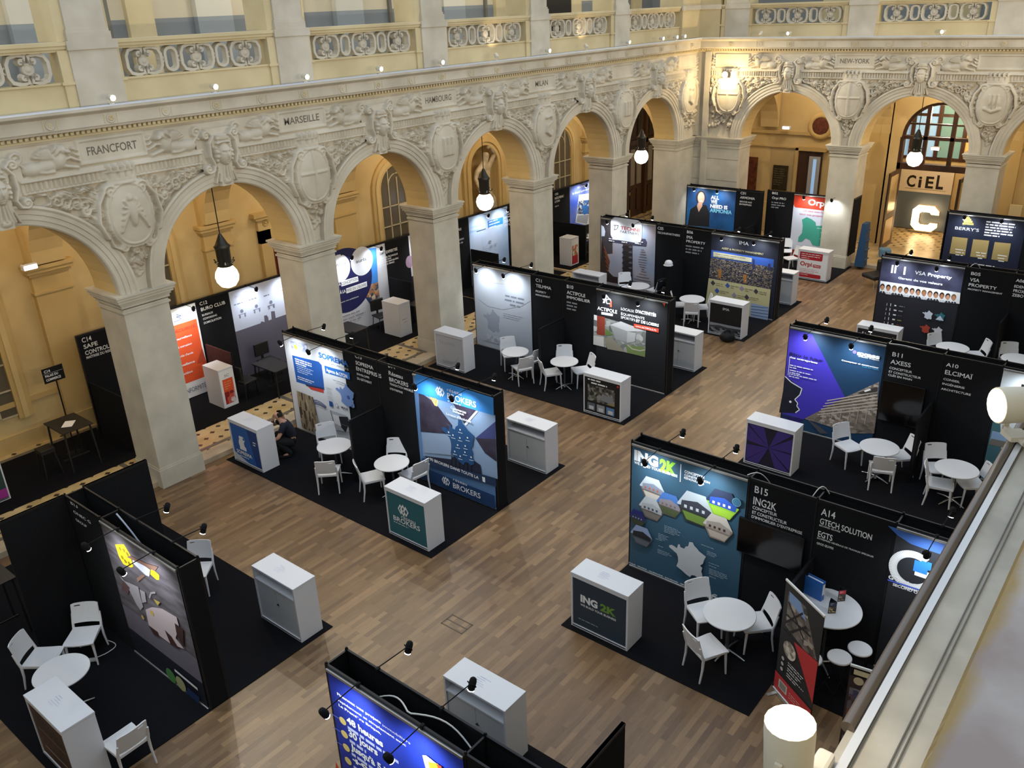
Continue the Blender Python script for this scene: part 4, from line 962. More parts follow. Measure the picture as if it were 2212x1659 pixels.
def f_acti(A):
    A.rect(-.03,-.02,A.W+.03,A.H+.04, mat('#121315', .6)); A.text('BUREAUX', A.W*.1, A.H*.9, .05, W_, w=.01) if False else None
    A.bars(A.W*.08,A.H*.97,A.W*.7,1,.07,W_,h=.035,rag=0); A.bars(A.W*.18,A.H*.88,A.W*.62,1,.07,W_,h=.035,rag=0)
    A.rect(A.W*.08,A.H*.32,A.W*.86,A.H*.80, photo_mat('aerial grey', ['#2d2d2a','#55534c','#75746c','#3b3f31','#8a8981'], 14)); A.poly([(A.W*.45,A.H*.42),(A.W*.8,A.H*.36),(A.W*.82,A.H*.55),(A.W*.5,A.H*.62)], mat('#7f8287', .6), False); A.poly([(A.W*.6,A.H*.33),(A.W*.86,A.H*.33),(A.W*.86,A.H*.42)], mat('#8d8453', .6), False)
    for k, c in enumerate(('#59636f','#8f9599','#5d83ad')): A.rect(A.W*(.07+.28*k),A.H*.04,A.W*(.30+.28*k),A.H*.26, mat(c, .6)); A.rect(A.W*(.12+.28*k),A.H*.06,A.W*(.26+.28*k),A.H*.17, mat('#c9ccd0', .6))
    A.disc((A.W*.95,A.H*.95), .03, mat('#b02a26', .6))
def f_ing(A):
    BG = mat('#2a3a49', .6); A.rect(0,0,A.W,A.H, BG); A.text('ING', A.W*.14, A.H*.55, .13, W_, w=A.W*.33, bold=.05); A.text('2K', A.W*.52, A.H*.55, .13, mat('#6f9a3e', .6), w=A.W*.30, bold=.05)
    A.text('WE BUILD YOUR BUSINESS', A.W*.14, A.H*.46, .04, W_, w=A.W*.68, bold=.02); A.bars(A.W*.1,A.H*.16,A.W*.8,1,.04,mat('#8d9aa6', .6),rag=0)
def f_axess(A):
    D, P = mat('#17152f', .6), mat('#3c2c7c', .6); A.rect(0,0,A.W,A.H, D); c = (A.W*.5,A.H*.5)
    for p in ([(0,A.H),(A.W*.36,A.H)],[(0,A.H*.95),(0,A.H*.55)],[(A.W*.66,A.H),(A.W,A.H)],[(A.W,A.H*.9),(A.W,A.H*.52)],[(0,A.H*.45),(0,A.H*.02)],[(A.W,A.H*.48),(A.W,A.H*.05)],[(A.W*.3,0),(0,0)],[(A.W,0),(A.W*.68,0)]): A.poly([c]+p, P, False)
def f_ima(A):
    A.rect(0,0,A.W,A.H, mat('#101114', .6)); A.text('IMA', A.W*.4, A.H*.82, .08, W_, w=.2); A.rect(.05,A.H*.6,A.W-.05,A.H*.605, mat('#2e2f36', .6))
    A.rect(0,0,A.W,A.H*.33, photo_mat('grey city', ['#1c1d20','#3a3d44','#696d74','#8c9097'], 12, stretch=(1,1,2))); A.rect(0,A.H*.22,A.W,A.H*.33, mat('#8e9299', .6)); A.poly([(0,A.H*.22),(A.W*.3,A.H*.27),(A.W*.6,A.H*.24),(A.W,A.H*.26),(A.W,A.H*.18),(0,A.H*.16)], mat('#3c4048', .6), False)
def f_vsa(A):
    A.rect(0,0,A.W,A.H, mat('#181920', .6))
    for x in (.12,.18,.32): A.rect(A.W*x,A.H*.78,A.W*x+.025,A.H*.92, W_)
    A.text('VSA Property', A.W*.46, A.H*.78, .06, W_, w=A.W*.46)
def f_orpi(A):
    RD = mat('#b3202c', .6); A.rect(-.02,-.05,A.W+.02,A.H+.06, W_); A.rrect(.02,A.H*.72,A.W-.16,A.H+.03, RD, .05); A.bars(.08,A.H*.95,A.W*.72,3,.07,W_,h=.02)
    A.text('Orpi', .06, A.H*.46, .15, RD, w=A.W*.42, bold=.03); A.rrect(A.W*.52,A.H*.44,A.W*.80,A.H*.56, RD, .02); A.text('PRO', A.W*.55, A.H*.47, .06, W_, w=A.W*.22, bold=.01)
    A.bars(.06,A.H*.34,A.W*.72,3,.06,mat('#c98a90', .6),h=.015); A.rrect(.02,.0,A.W-.16,.14, RD, .04); A.bars(.1,.1,A.W*.6,1,.05,W_,h=.015)
def f_brown(A):
    A.rect(0,0,A.W,A.H, nmat('brown print', '#2b1a12', '#5a3a28', scale=2, rough=.6)); A.rect(.1,A.H*.55,A.W*.9,A.H*.57, mat('#7a6656', .6)); A.rect(.15,A.H*.2,A.W*.8,A.H*.23, mat('#8f8a86', .6))
for a in [
 (2.53,9.70,10.76,'tall white counter with a brown printed front, nearest the camera',f_brown,False,2),
 (6.10,9.66,10.72,'white storage counter with open shelf and two doors behind the cow print wall',None,True,2),
 (9.10,14.76,15.82,'white counter with a blue dog logo front beside the crouching person',f_soprema,False,2),
 (9.10,9.75,10.80,'white counter with a teal front and diamond logo before the network print',f_brokers,False,2),
 (12.62,9.68,10.74,'white storage counter with open shelf and doors behind the network print wall',None,True,2),
 (15.72,14.78,15.84,'white counter with a pale grey front before the pale grey print',f_telmma,False,2),
 (15.60,9.72,10.78,'white counter with a black front carrying an aerial photo',f_acti,False,2),
 (19.24,9.72,10.76,'white storage counter with one narrow and one wide door behind the aerial photo wall',None,True,2),
 (22.30,14.78,15.84,'white storage counter with open shelf standing before the bone spine print',None,True,2),
 (22.12,9.74,10.80,'white counter with a black front above a grey city photo',f_ima,False,2),
 (25.76,9.74,10.80,'white storage counter with open shelf behind the night skyline wall',None,True,1),
 (28.70,9.72,10.78,'white counter with red bands before the region map print',f_orpi,False,2),
 (9.00,5.42,6.47,'white counter with a dark slate front before the hexagon photo print',f_ing,False,2),
 (15.48,5.50,6.55,'white counter with a purple pinwheel front',f_axess,False,2),
 (22.32,5.54,6.60,'white counter with a black front before the portraits print, half hidden by a wall',f_vsa,False,2),
 (6.14,5.46,6.52,'white storage counter with open shelf and doors behind the blue print wall',None,True,2)]:
    t = counter(*a[:3], a[3], a[4], a[5], a[6])
    if a[0] < 13 : stain(t)
def f_safe(A):
    A.rect(-.02,-.04,A.W+.02,A.H+.05, W_); OR = mat('#e2572b', .6); A.text('SC', A.W*.3, A.H*.86, .07, mat('#55657c', .6), w=.14, shear=.2); A.rect(A.W*.1,A.H*.42,A.W*.92,A.H*.8, OR); A.bars(A.W*.2,A.H*.72,A.W*.6,4,.06,mat('#f0a184', .6),h=.015)
    A.rect(A.W*.1,A.H*.05,A.W*.92,A.H*.42, photo_mat('red blur', ['#b3261e','#e9dcd8','#cf4a35','#f4efec','#8e1c18'], 9))
def f_auris(A): A.rect(-.02,-.04,A.W+.02,A.H+.05, mat('#d4d5d9', .6)); A.bars(A.W*.2,A.H*.55,A.W*.6,1,.05,mat('#8a8c92', .6)); A.text('auris', A.W*.35, A.H*.42, .04, mat('#33353a', .6), w=.12)
def f_monts(A): A.rect(-.02,-.04,A.W+.02,A.H+.05, W_); A.rect(.03,0,A.W-.03,A.H*.35, mat('#b32036', .6)); A.rect(.03,A.H*.35,A.W-.03,A.H*.8, photo_mat('market', ['#d64','#7a4','#eec','#496','#c33','#ddd'], 14))
def f_dark(A): 
    A.rect(-.02,-.04,A.W+.02,A.H+.05, mat('#1c1b3c', .6)); A.poly([(-.02,-.04),(A.W+.02,-.04),(A.W+.02,.12)], mat('#3d3a9c', .6), False); A.poly([(-.02,-.04),(.12,-.04),(-.02,.06)], mat('#c0392b', .6), False)
    for z in (.78,.48): A.pline([(A.W*.3,A.H*(z+.06)),(A.W*.5,A.H*z),(A.W*.8,A.H*(z+.1))], .03, W_, False); A.bars(A.W*.25,A.H*(z-.05),A.W*.6,2,.05,W_)
def f_magenta(A): A.rect(0,0,A.W,A.H, mat('#27403f', .6)); A.disc((A.W*.55,A.H*.3), .2, W_); A.rect(0,.02,A.W,.22, mat('#a3318f', .6)); A.bars(.1,.16,A.W*.7,1,.06,W_)
for x0,x1,y0,y1,lab,fr in [(10.42,10.84,18.15,18.82,'narrow white counter with an orange and red printed end, in the aisle',f_safe),(16.5,16.98,18.05,18.75,'narrow white counter with a plain pale end before the navy discs print',f_auris),
  (25.4,25.9,18.1,18.62,'narrow white counter with a market photo and red end in the aisle',f_monts),(20.35,20.85,17.95,18.5,'narrow white counter with an indigo printed end between two pillars',f_dark),(23.6,24.05,18.0,18.5,'narrow white counter mostly hidden behind the fourth pillar',None),(4.35,5.22,18.12,18.55,'white counter with a dark green and magenta front at the very edge of the aisle',f_magenta)]:
    t = thing('aisle_counter', lab, 'counter', ((x0+x1)/2, y0, .1), PI/2, 'white counters'); counter_body(t, x1-x0, y1-y0)
    if fr: A = Art((-.006,(x1-x0)/2-.03,.06), (0,-1,0), (0,0,1)); A.W = x1-x0-.06; A.H = CH_-.16; fr(A); A.build('front_panel', t)
# ------------------------------------------------------------------ stand walls
GT = mat('#e4e5e7', .6); GD = mat('#8f9298', .6)
def adopt(o, t): o.parent = t; o.location = -t.location; return o
def names(A, zo, rows, m=None, bold=.012):
    A.zoom(*zo); last = None
    for r in rows:
        a, b, t = A.ab((r[1],r[2])), A.ab((r[3],r[4])), A.ab((r[5],r[6])); h = max(.012, t[1]-a[1])
        if last is not None: h = min(h, .66*max(.03, last-a[1]))
        A.text(r[0], a[0], a[1], h, m or GT, w=abs(b[0]-a[0]), bold=bold); last = a[1]
LAMPS = []
def wall(label, x, y1, y0, mods, th=.33, h=2.5, divider=None, name='exhibition_stand', wing=None, back=True):
    """mods: (y_hi, y_lo, kind, art function, zoom/rows)"""
    t = thing(name, label, 'partition wall', (x+th/2,(y1+y0)/2,0))
    mb = MB(); ys = sorted(set([round(v,3) for m in mods for v in (m[0],m[1])]+[y0+.02,y1-.02]))
    for xx in (x+.004, x+th-.03):
        mb.box((xx,y0,h-.045),(xx+.026,y1,h), DARKALU); mb.box((xx,y0,0),(xx+.026,y1,.03), DARKALU)
    for y in [y0+.013,y1-.013]+[ (a[1]+b[0])/2 for a,b in zip(mods[:-1],mods[1:])]:
        mb.box((x+.002,y-.014,0),(x+.03,y+.014,h+.004), DARKALU); mb.box((x+th-.03,y-.014,0),(x+th,y+.014,h+.004), DARKALU); mb.box((x+.02,y-.012,h-.04),(x+th-.02,y+.012,h-.015), DARKALU)
        for xx in (x+.016,x+th-.016): mb.lathe([(.016,h),(.018,h+.012),(.01,h+.025)], DARKALU, 8, c=(xx,y,0))
    adopt(mb.build('frame'), t)
    for ye, s in ((y0,-1),(y1,1)):
        mb = MB(); mb.box((x+.03,ye-(.012 if s > 0 else 0),.02),(x+th-.03,ye+(.012 if s < 0 else 0),h-.04), BLACKF); adopt(mb.build('end_panel'), t)
    if back:
        mb = MB(); mb.box((x+th-.02,y0+.02,.03),(x+th-.006,y1-.02,h-.045), BLACKF); adopt(mb.build('back_panel'), t)
    for m in mods:
        ya, yb, kind, fn = m[:4]; w = ya-yb
        mb = MB(); mb.box((x+.008,yb+.005,.03),(x+.024,ya-.005,h-.045), BLACKF); A = Art((x+.007,ya,0), (0,-1,0), (0,0,1), mb); A.W = w; A.H = h
        if kind == 'B':
            if fn: fn(A)
            adopt(A.build('name_panel' if fn else 'plain_panel'), t)
        else:
            A = Art((x-.004,ya,0), (0,-1,0), (0,0,1)); A.W = w; A.H = h; A.box_ = A.mb.box((x-.003,yb+.01,.05),(x+.008,ya-.01,h-.06), BLACKF); fn(A)
            p = adopt(A.build('printed_banner'), t); mb = MB(); mb.bbox((x-.022,yb+.005,h-.075),(x+.004,ya-.005,h-.035), ALU, .006); mb.build('banner_rail', p); mb = MB(); mb.bbox((x-.02,yb+.005,.012),(x+.004,ya-.005,.045), ALU, .006); mb.build('banner_rail', p)
    if divider:
        yd, x0, zt = divider; mb = MB(); mb.box((x0,yd-.02,.03),(x,yd+.02,zt), BLACKF); mb.box((x0-.03,yd-.022,0),(x0,yd+.022,zt+.01), DARKALU); mb.box((x0,yd-.022,zt),(x,yd+.022,zt+.02), DARKALU); adopt(mb.build('low_divider'), t)
    if wing:
        for (a,b) in wing: mb = MB(); mb.box(a, b, BLACKF); mb.box((a[0],a[1]-.004,b[2]-.04),(b[0],b[1]+.004,b[2]), DARKALU); adopt(mb.build('cross_panel'), t)
    return t
def nm(zo, rows, bars=()):
    def f(A):
        names(A, zo, rows)
        for (x0,y0,w,n,g) in bars: a = A.zoom(*zo).ab((x0,y0)); A.bars(a[0], a[1], w, n, g, GD, h=g*.45)
    return f
# ---- the prints
SKYB = '#9fb6d6'
def p_soprema(A):
    A.rect(0.01,.05,A.W-.01,2.44, mat('#d5d9df', .6)); A.zoom(600,680,5.53); Q = A.poly
    Q([(150,310),(355,350),(360,460),(170,410)], photo_mat('workshop', ['#9aa4c0','#c6cde0','#6d7691','#e2e6ee','#8b93ad'], 16)); A.disc((215,385), .06, mat('#b5cf3c', .6), px=True)
    Q([(172,482),(490,560),(525,600),(560,900),(225,800)], mat('#1f58a8', .6))
    a = A.ab((205,515)); A.bars(a[0],a[1],.62,3,.055,W_,h=.03,rag=.1); A.bars(a[0]+.03,a[1]-.17,.6,4,.05,mat('#cddcf0', .6),h=.015); A.bars(a[0]+.0,a[1]-.45,.65,2,.05,W_,h=.02)
    Q([(330,822),(545,882),(552,932),(400,890)], mat('#c33b34', .6)); Q([(330,822),(545,872),(545,890),(345,850)], mat('#23345c', .6))
    BL = mat('#1d66b5', .6); A.tpx('SOPREMA', (495,505), (845,600), (500,445), BL, bold=.035); A.tpx('ENTREPRISES', (545,565), (848,642), (546,542), mat('#a7aab0', .6))
    Q([(560,604),(860,690),(868,775),(575,690)], BL); A.tpx('Agence de LYON', (585,672), (835,742), (590,632), W_, bold=.03)
    a = A.ab((640,760)); A.bars(a[0],a[1],.6,2,.05,mat('#9aa0a8', .6),h=.012,align='C')
    a = A.ab((715,1065)); b = A.ab((890,850)); france(A, a[0], a[1], b[0]-a[0]+.05, (b[1]-a[1])*1.02, mat('#6d8ac0', .6)); A.disc((850,985), .05, mat('#2c55a0', .6), px=True); Q([(888,1070),(902,1075),(898,1110),(890,1100)], mat('#3d5a94', .6))
    a = A.ab((585,860)); A.bars(a[0],a[1],.2,7,.055,mat('#9aa0a8', .6),h=.01)
    Q([(620,1025),(662,1040),(666,1100),(625,1085)], mat('#1f4f93', .6)); A.disc((712,1080), .05, mat('#8d9095', .6), px=True); A.disc((712,1080), .042, mat('#d5d9df', .6), px=True); A.tpx('MASE', (768,1112), (850,1137), (768,1085), mat('#5a5e66', .6), bold=.03)
    for k in range(3): A.pline([(430-5*k,1015+22*k),(470,1018+20*k),(520,1042+17*k),(560,1070+15*k),(590-6*k,1100+8*k)], .022, mat('#2b3d72', .6))
    Q([(232,900),(430,980),(500,1300),(440,1400),(300,1345)], photo_mat('cathedral', ['#463c30','#8a7a63','#b6a78c','#2a241e','#9c8c72'], 9, stretch=(2,2,.5)))
    Q([(630,1130),(830,1200),(870,1400),(690,1370)], mat('#aeb3ba', .6)); Q([(740,1210),(845,1215),(865,1290),(820,1400),(760,1330)], mat('#22242a', .6)); A.pline([(640,1140),(680,1270),(860,1330)], .02, mat('#4d525b', .6)); Q([(660,1180),(735,1200),(770,1330),(690,1290)], mat('#d9dbde', .6))
def p_brokers(A):
    A.rect(.01,.05,A.W-.01,2.44, mat('#5f86b6', .6)); A.zoom(860,760,5.53); Q = A.poly; DK = nmat('tower dark', '#2a2434', '#40384c', scale=3)
    Q([(245,540),(1160,755),(1180,1300),(1190,1520),(300,1240)], mat('#8ba4c4', .6)); Q([(240,445),(610,570),(660,690),(420,620)], mat('#7fa3d2', .6))
    Q([(245,475),(440,600),(650,880),(640,985),(270,955)], DK); Q([(650,600),(940,700),(795,860)], DK); Q([(1165,830),(925,1030),(1165,1040)], mat('#3f4578', .6)); Q([(925,1030),(1168,1040),(1178,1310),(1040,1210)], DK)
    Q([(360,500),(430,520),(480,590),(470,650),(440,640)], mat('#f0cf86', .6)); 
    for k in range(5): A.line((372+22*k,510+14*k),(362+22*k,555+16*k), .014, mat('#a8884e', .6))
    Q([(935,700),(960,710),(815,880),(795,860)], mat('#dfe8f4', .6)); Q([(570,840),(630,890),(620,880)], W_); Q([(285,960),(640,985),(640,1230),(320,1200)], mat('#93a9c6', .6))
    Q([(320,1240),(640,1280),(700,1210),(860,1260),(990,1350),(1010,1500),(480,1400)], mat('#23283a', .6))
    for k in range(6): A.line((650+45*k,1240+14*k),(640+50*k,1400+12*k), .03, mat('#131722', .6))
    a = A.ab((545,1270)); b = A.ab((915,870)); france(A, a[0], a[1]-.0, (b[0]-a[0])*1.0, (b[1]-a[1])*1.05, mat('#235080', .6))
    for p in ((612,955),(665,990),(750,925),(748,1022),(840,1020),(724,1107),(815,1117),(690,1182),(812,1190),(757,1238),(888,1250)): A.disc(p, .02, W_, 8, px=True); A.line((p[0]-22,p[1]+28),(p[0]+28,p[1]+42), .014, mat('#cbd8e6', .6))
    A.rect(.01,.05,A.W-.01,.36, mat('#1d3c66', .6)) ; Q([(300,1260),(1185,1500),(1190,1600),(330,1350)], mat('#223757', .6))
    A.tpx('90 BROKERS DANS TOUTE LA', (397,1285), (980,1508), (397,1252), W_, bold=.02); Q([(1020,1480),(1055,1490),(1058,1550),(1028,1538)], W_)
    Q([(228,250),(1155,540),(1162,750),(240,480)], mat('#2f83cf', .6))
    c = A.ab((520,465)); logo_brokers(A, c[0], c[1], .10, W_, mat('#2f83cf', .6)); A.tpx('r\u00e9seau', (608,458), (778,500), (608,415), W_); A.tpx('BROKERS', (612,545), (955,640), (615,475), W_, bold=.012); a = A.ab((615,565)); A.bars(a[0],a[1],.78,1,.07,mat('#bcd6ee', .6),rag=0)
    for s, p in (('Commerces',((650,665),(835,715),(648,635))),('Bureaux',((678,705),(812,745),(678,675))),("Locaux d'Activit\u00e9s",((600,735),(895,815),(600,708)))): A.tpx(s, *p, W_, bold=.02)
    A.zoom(860,760,5.53); c = A.ab((595,1530)); logo_brokers(A, c[0], c[1], .095, GT, mat('#1d3c66', .6)); A.tpx('r\u00e9seau', (685,1520), (848,1570), (685,1485), GT); A.tpx('BROKERS', (685,1605), (1010,1690), (688,1545), GT, bold=.01)
def p_telmma(A):
    A.rect(.01,.05,A.W-.01,2.44, mat('#aab0ba', .6)); A.zoom(1000,560,5.53); LG = mat('#8c929d', .6)
    A.tpx('TELMMA', (215,250), (485,285), (215,195), mat('#b9b6a2', .6)); A.line((215,262),(500,300), .012, LG); 
    a = A.ab((490,420)); A.bars(a[0],a[1],.78,3,.12,mat('#6f7682', .6),h=.05,align='C',rag=.15); a = A.ab((480,640)); A.bars(a[0],a[1],.8,3,.06,LG,h=.018)
    a = A.ab((250,850)); b = A.ab((440,610)); france(A, a[0], a[1], b[0]-a[0], b[1]-a[1], mat('#8f96a3', .6)); A.pline([(190,480),(300,560),(480,600),(700,560),(800,500)], .012, mat('#9aa1ad', .6)); A.rect(.3,.2,1.1,.42, photo_mat('pale city', ['#a3a9b4','#9299a5','#b4b9c2'], 9))
def p_acti(A):
    A.rect(.01,.05,A.W-.01,2.44, mat('#14161b', .6)); A.zoom(1240,600,5.53); Q = A.poly; RD = mat('#d24a33', .6)
    Q([(235,440),(860,620),(850,950),(232,795)], photo_mat('site grey', ['#6c6f6b','#a2a4a1','#4d544a','#c2c3c1','#848883'], 7)); Q([(275,450),(370,470),(370,690),(275,680)], mat('#8a3626', .6)); Q([(240,440),(275,450),(275,510),(238,500)], W_)
    Q([(430,560),(640,640),(640,770),(500,740)], mat('#8e9090', .6)); Q([(430,560),(640,640),(740,640),(855,640),(560,520)], mat('#b7b8b8', .6)); Q([(640,640),(740,660),(730,760),(630,780)], mat('#a5a6a6', .6))
    Q([(375,600),(470,680),(380,690)], mat('#5f7a3c', .6)); Q([(360,720),(440,700),(620,890),(400,850)], mat('#8b8776', .6)); Q([(620,800),(850,830),(850,945),(640,895)], mat('#6d7f4a', .6)); Q([(235,690),(355,705),(360,825),(233,795)], mat('#c9c8c4', .6)); A.pline([(640,800),(700,850),(790,870),(850,860)], .03, mat('#b0ad9a', .6))
    Q([(345,300),(385,195),(445,270),(420,262),(410,240),(392,230),(372,300)], W_); A.pline([(392,255),(440,255),(445,310),(392,305)], .022, W_, closed=True); Q([(435,285),(455,275),(455,350),(432,345)], RD)
    A.tpx('ACTIPOLE', (282,378), (518,425), (286,337), W_, bold=.02); Q([(330,405),(468,428),(466,458),(330,435)], W_)
    for s, p, b in (('LOCAUX',((566,382),(722,408),(568,350)),0),("D'ACTIVIT\u00c9S",((738,412),(985,462),(740,376)),.035),('\u00c9QUIPEMENTS',((566,440),(845,495),(568,410)),0),('SPORTIFS',((564,482),(735,520),(566,452)),0),('ET DE LOISIRS',((745,525),(1018,582),(748,492)),.035)): A.tpx(s, *p, W_, bold=b+.006)
    Q([(720,545),(1018,605),(1016,655),(718,588)], RD); A.tpx('www.ACTIPOLE.FR', (740,582), (990,636), (742,562), W_, bold=.01); Q([(1060,290),(1095,300),(1088,340)], RD)
def p_techni(A):
    A.rect(.01,.05,A.W-.01,2.44, nmat('cloud print', '#a79a9d', '#8595ab', scale=.9, rough=.6)); A.zoom(1280,380,6.9125); Q = A.poly; DK = mat('#1f1a20', .6)
    Q([(130,635),(300,660),(300,1160),(210,1170),(135,1000)], mat('#3a3538', .6)); Q([(130,730),(170,760),(190,830),(180,900),(135,900)], mat('#c9d3e4', .6)); Q([(135,950),(260,1280),(230,1420),(310,1500),(540,1540),(540,1640),(120,1560)], mat('#2b1d1a', .6))
    for k in range(6): A.line((170+8*k,1050+70*k),(250,1260+35*k), .03, mat('#8a4a2a', .6))
    Q([(245,900),(790,940),(815,990),(800,1055),(640,1040),(240,980)], mat('#3c3a50', .6)); Q([(455,1000),(600,1020),(600,1600),(450,1560)], mat('#3a3034', .6)); A.rrect(*[v for v in (0,0,.01,.01)], DK, .002)
    for k in range(7): A.disc((520,1075+78*k), .2, DK, 20, .085, px=True); A.disc((570,1062+78*k), .07, mat('#5a5157', .6), 14, .03, px=True); 
    a = A.ab((275,930)); b = A.ab((745,690)); A.rrect(a[0], a[1]-.02, b[0], b[1]+.05, mat('#d6d8de', .6), .2)
    A.tpx('TECHNI', (425,795), (705,825), (425,745), mat('#a03a34', .6), bold=.03); A.tpx('PARTNERS', (418,845), (700,868), (420,805), mat('#2c2c34', .6), bold=.01); A.pline([(318,735),(395,740)], .03, mat('#2c2c34', .6)); A.pline([(345,740),(330,805),(370,790),(392,740)], .025, mat('#2c2c34', .6))
    for x in (250,440,640): a = A.ab((x,925+.1*(x-250))); A.bars(a[0],a[1],.34,2,.07,W_,h=.03)
    for k, (x,w) in enumerate(((730,.13),(720,.2),(710,.24),(700,.28),(690,.32),(690,.3),(700,.26),(710,.2),(735,.12),(730,.2),(700,.28),(660,.5),(620,.66),(610,.7))): a = A.ab((x,1105+36*k)); A.rect(a[0],a[1],a[0]+w,a[1]+.025, mat('#5b5358', .6)); A.k -= 1
def p_ima(A):
    A.rect(.01,.05,A.W-.01,2.44, mat('#161b2c', .6)); A.zoom(1340,480,5.53); Q = A.poly
    Q([(1090,330),(1835,445),(1825,560),(1080,450)], mat('#2f56a8', .6)); Q([(1080,420),(1835,540),(1800,800),(1060,665)], photo_mat('night city', ['#171825','#24273a','#3c4056','#12131c','#5a5663','#1d2030','#8d7d66'], 26, stretch=(1,1,2.2)))
    for p in ((1190,600),(1490,660)): Q([(p[0]-22,p[1]-40),(p[0]+22,p[1]-30),(p[0]+12,p[1]+75),(p[0]-18,p[1]+60)], mat('#a06a33', .6))
    Q([(1585,440),(1605,445),(1605,560),(1580,560)], mat('#27305a', .6)); Q([(1765,500),(1790,490),(1800,580),(1765,570)], mat('#2a2f52', .6))
    for k in range(16): A.disc((1100+R_.uniform(0,700),560+R_.uniform(0,140)), .02, mat('#e0d3b4', .6), 6, .012, px=True)
    Q([(1115,350),(1575,425),(1572,478),(1112,408)], mat('#bcb89f', .6)); a = A.ab((1140,372)); A.bars(a[0],a[1],1.1,2,.07,mat('#8a845f', .6),h=.025,rag=.1)
    A.tpx('IMA', (1425,262), (1535,282), (1428,218), W_, bold=.0); A.tpx('ASSET & PROPERTY MANAGEMENT', (1215,318), (1715,395), (1216,295), mat('#b3a77d', .6)); A.k += 1
    Q([(1060,665),(1800,800),(1765,1190),(1010,1060)], mat('#bdb689', .6)); 
    for i,(x,y) in enumerate(((1110,722),(1285,752),(1455,787),(1625,822),(1160,812),(1365,865),(1515,890))): Q([(x-28,y),(x,y-32),(x+30,y+6),(x+2,y+34)], mat(('#3d3844','#3b57a0','#8d8698')[i%3], .6)); a = A.ab((x+38,y+2)); A.bars(a[0],a[1],.3,2,.06,mat('#6f6a48', .6),h=.018)
    Q([(1570,960),(1780,1010),(1762,1190),(1555,1150)], mat('#8ea2c2', .6))
    for k in range(5): A.line((1565,1000+32*k),(1772,1020+38*k), .02, mat('#4a5f88', .6))
def p_armonia(A):
    A.rect(.01,.05,A.W-.01,2.44, nmat('blue print', '#0e2a57', '#1d6aa6', scale=.7, rough=.6)); A.zoom(1280,380,6.9125); Q = A.poly; SK = mat('#c99a80', .6)
    Q([(1580,420),(1700,440),(1750,560),(1740,760),(1420,740),(1460,500)], mat('#16161c', .6)); A.disc((1615,320), .2, mat('#231a18', .6), 24, .27, px=True); Q([(1575,400),(1640,410),(1640,450),(1585,540),(1560,450)], SK); A.disc((1622,330), .145, SK, 24, .23, px=True); A.line((1600,375),(1645,378), .03, W_)
    for s, p in (('ALL',((1765,340),(1890,342),(1768,288))),('WE',((1765,405),(1862,408),(1765,352))),('NEED IS',((1757,470),(2015,492),(1757,418)))): A.tpx(s, *p, W_, bold=.04)
    A.tpx('ARMONIA', (1752,535), (2080,568), (1752,478), mat('#7fc6de', .6), bold=.03)
def p_orpi(A):
    RD = mat('#c63a20', .6); A.rect(.01,.05,A.W-.01,2.44, mat('#c6cbd8', .6)); A.rect(.01,.05,A.W-.01,.42, mat('#a5331e', .6)); A.rrect(.01,1.98,A.W-.01,2.44, RD, .12, (0,0,1,1))
    A.zoom(1480,370,5.267); A.tpx('Orpi', (1398,380), (1605,400), (1400,312), W_, bold=.03); a = A.ab((1610,408)); b = A.ab((1745,365)); A.rrect(a[0],a[1],b[0],b[1]+.04, W_, .03); A.tpx('PRO', (1628,398), (1730,404), (1628,372), RD, bold=.01)
    P2 = mat('#c2677c', .6); A.tpx('Un seul interlocuteur pour', (1345,455), (1765,490), (1345,432), P2, bold=.01); A.tpx('tous vos projets dans la r\u00e9gion', (1300,492), (1808,540), (1300,468), P2, bold=.01)
    A.poly([(1385,520),(1440,545),(1485,580),(1490,620),(1550,620),(1590,600),(1640,630),(1720,630),(1765,650),(1770,780),(1700,800),(1670,840),(1620,860),(1500,850),(1450,840),(1420,780),(1370,760),(1330,800),(1285,800),(1290,750),(1330,700),(1340,620),(1330,550)], mat('#3f9c88', .6))
    for p in ((1500,650),(1540,700),(1530,770)): a = A.ab(p); A.rect(a[0],a[1],a[0]+.28,a[1]+.02, mat('#b5d8d0', .6))
def p_berry(A):
    A.rect(.01,.05,A.W-.01,2.44, mat('#101a33', .6)); A.zoom(1840,420,5.925); G = mat('#cdb25a', .6); GO = mat('#a08c58', .6)
    for k, h in enumerate((30,60,85,105,120,100,80,55,28)): x = 1422+16*k; A.line((x,392),(x+4,392-h), .035, G); A.k -= 1
    for y in (360,385): A.line((1415,y),(1565,y+12), .016, mat('#101a33', .6))
    A.tpx("BERRY'S", (1320,445), (1625,478), (1320,405), W_, bold=.0); a = A.ab((1725,340)); A.bars(a[0],a[1],.86,6,.085,GT,h=.04,rag=.12)
    for q in ([(1290,540),(1485,560),(1450,780),(1250,755)],[(1555,572),(1760,592),(1720,820),(1515,795)],[(1830,608),(2038,628),(1995,858),(1785,830)]): A.poly(q, GO); a = A.ab((q[3][0]+75,q[3][1]-60)); A.bars(a[0],a[1],.3,3,.09,W_,h=.025,align='C')
    a = A.ab((1615,890)); A.bars(a[0],a[1],1.0,1,.1,GT,rag=0)
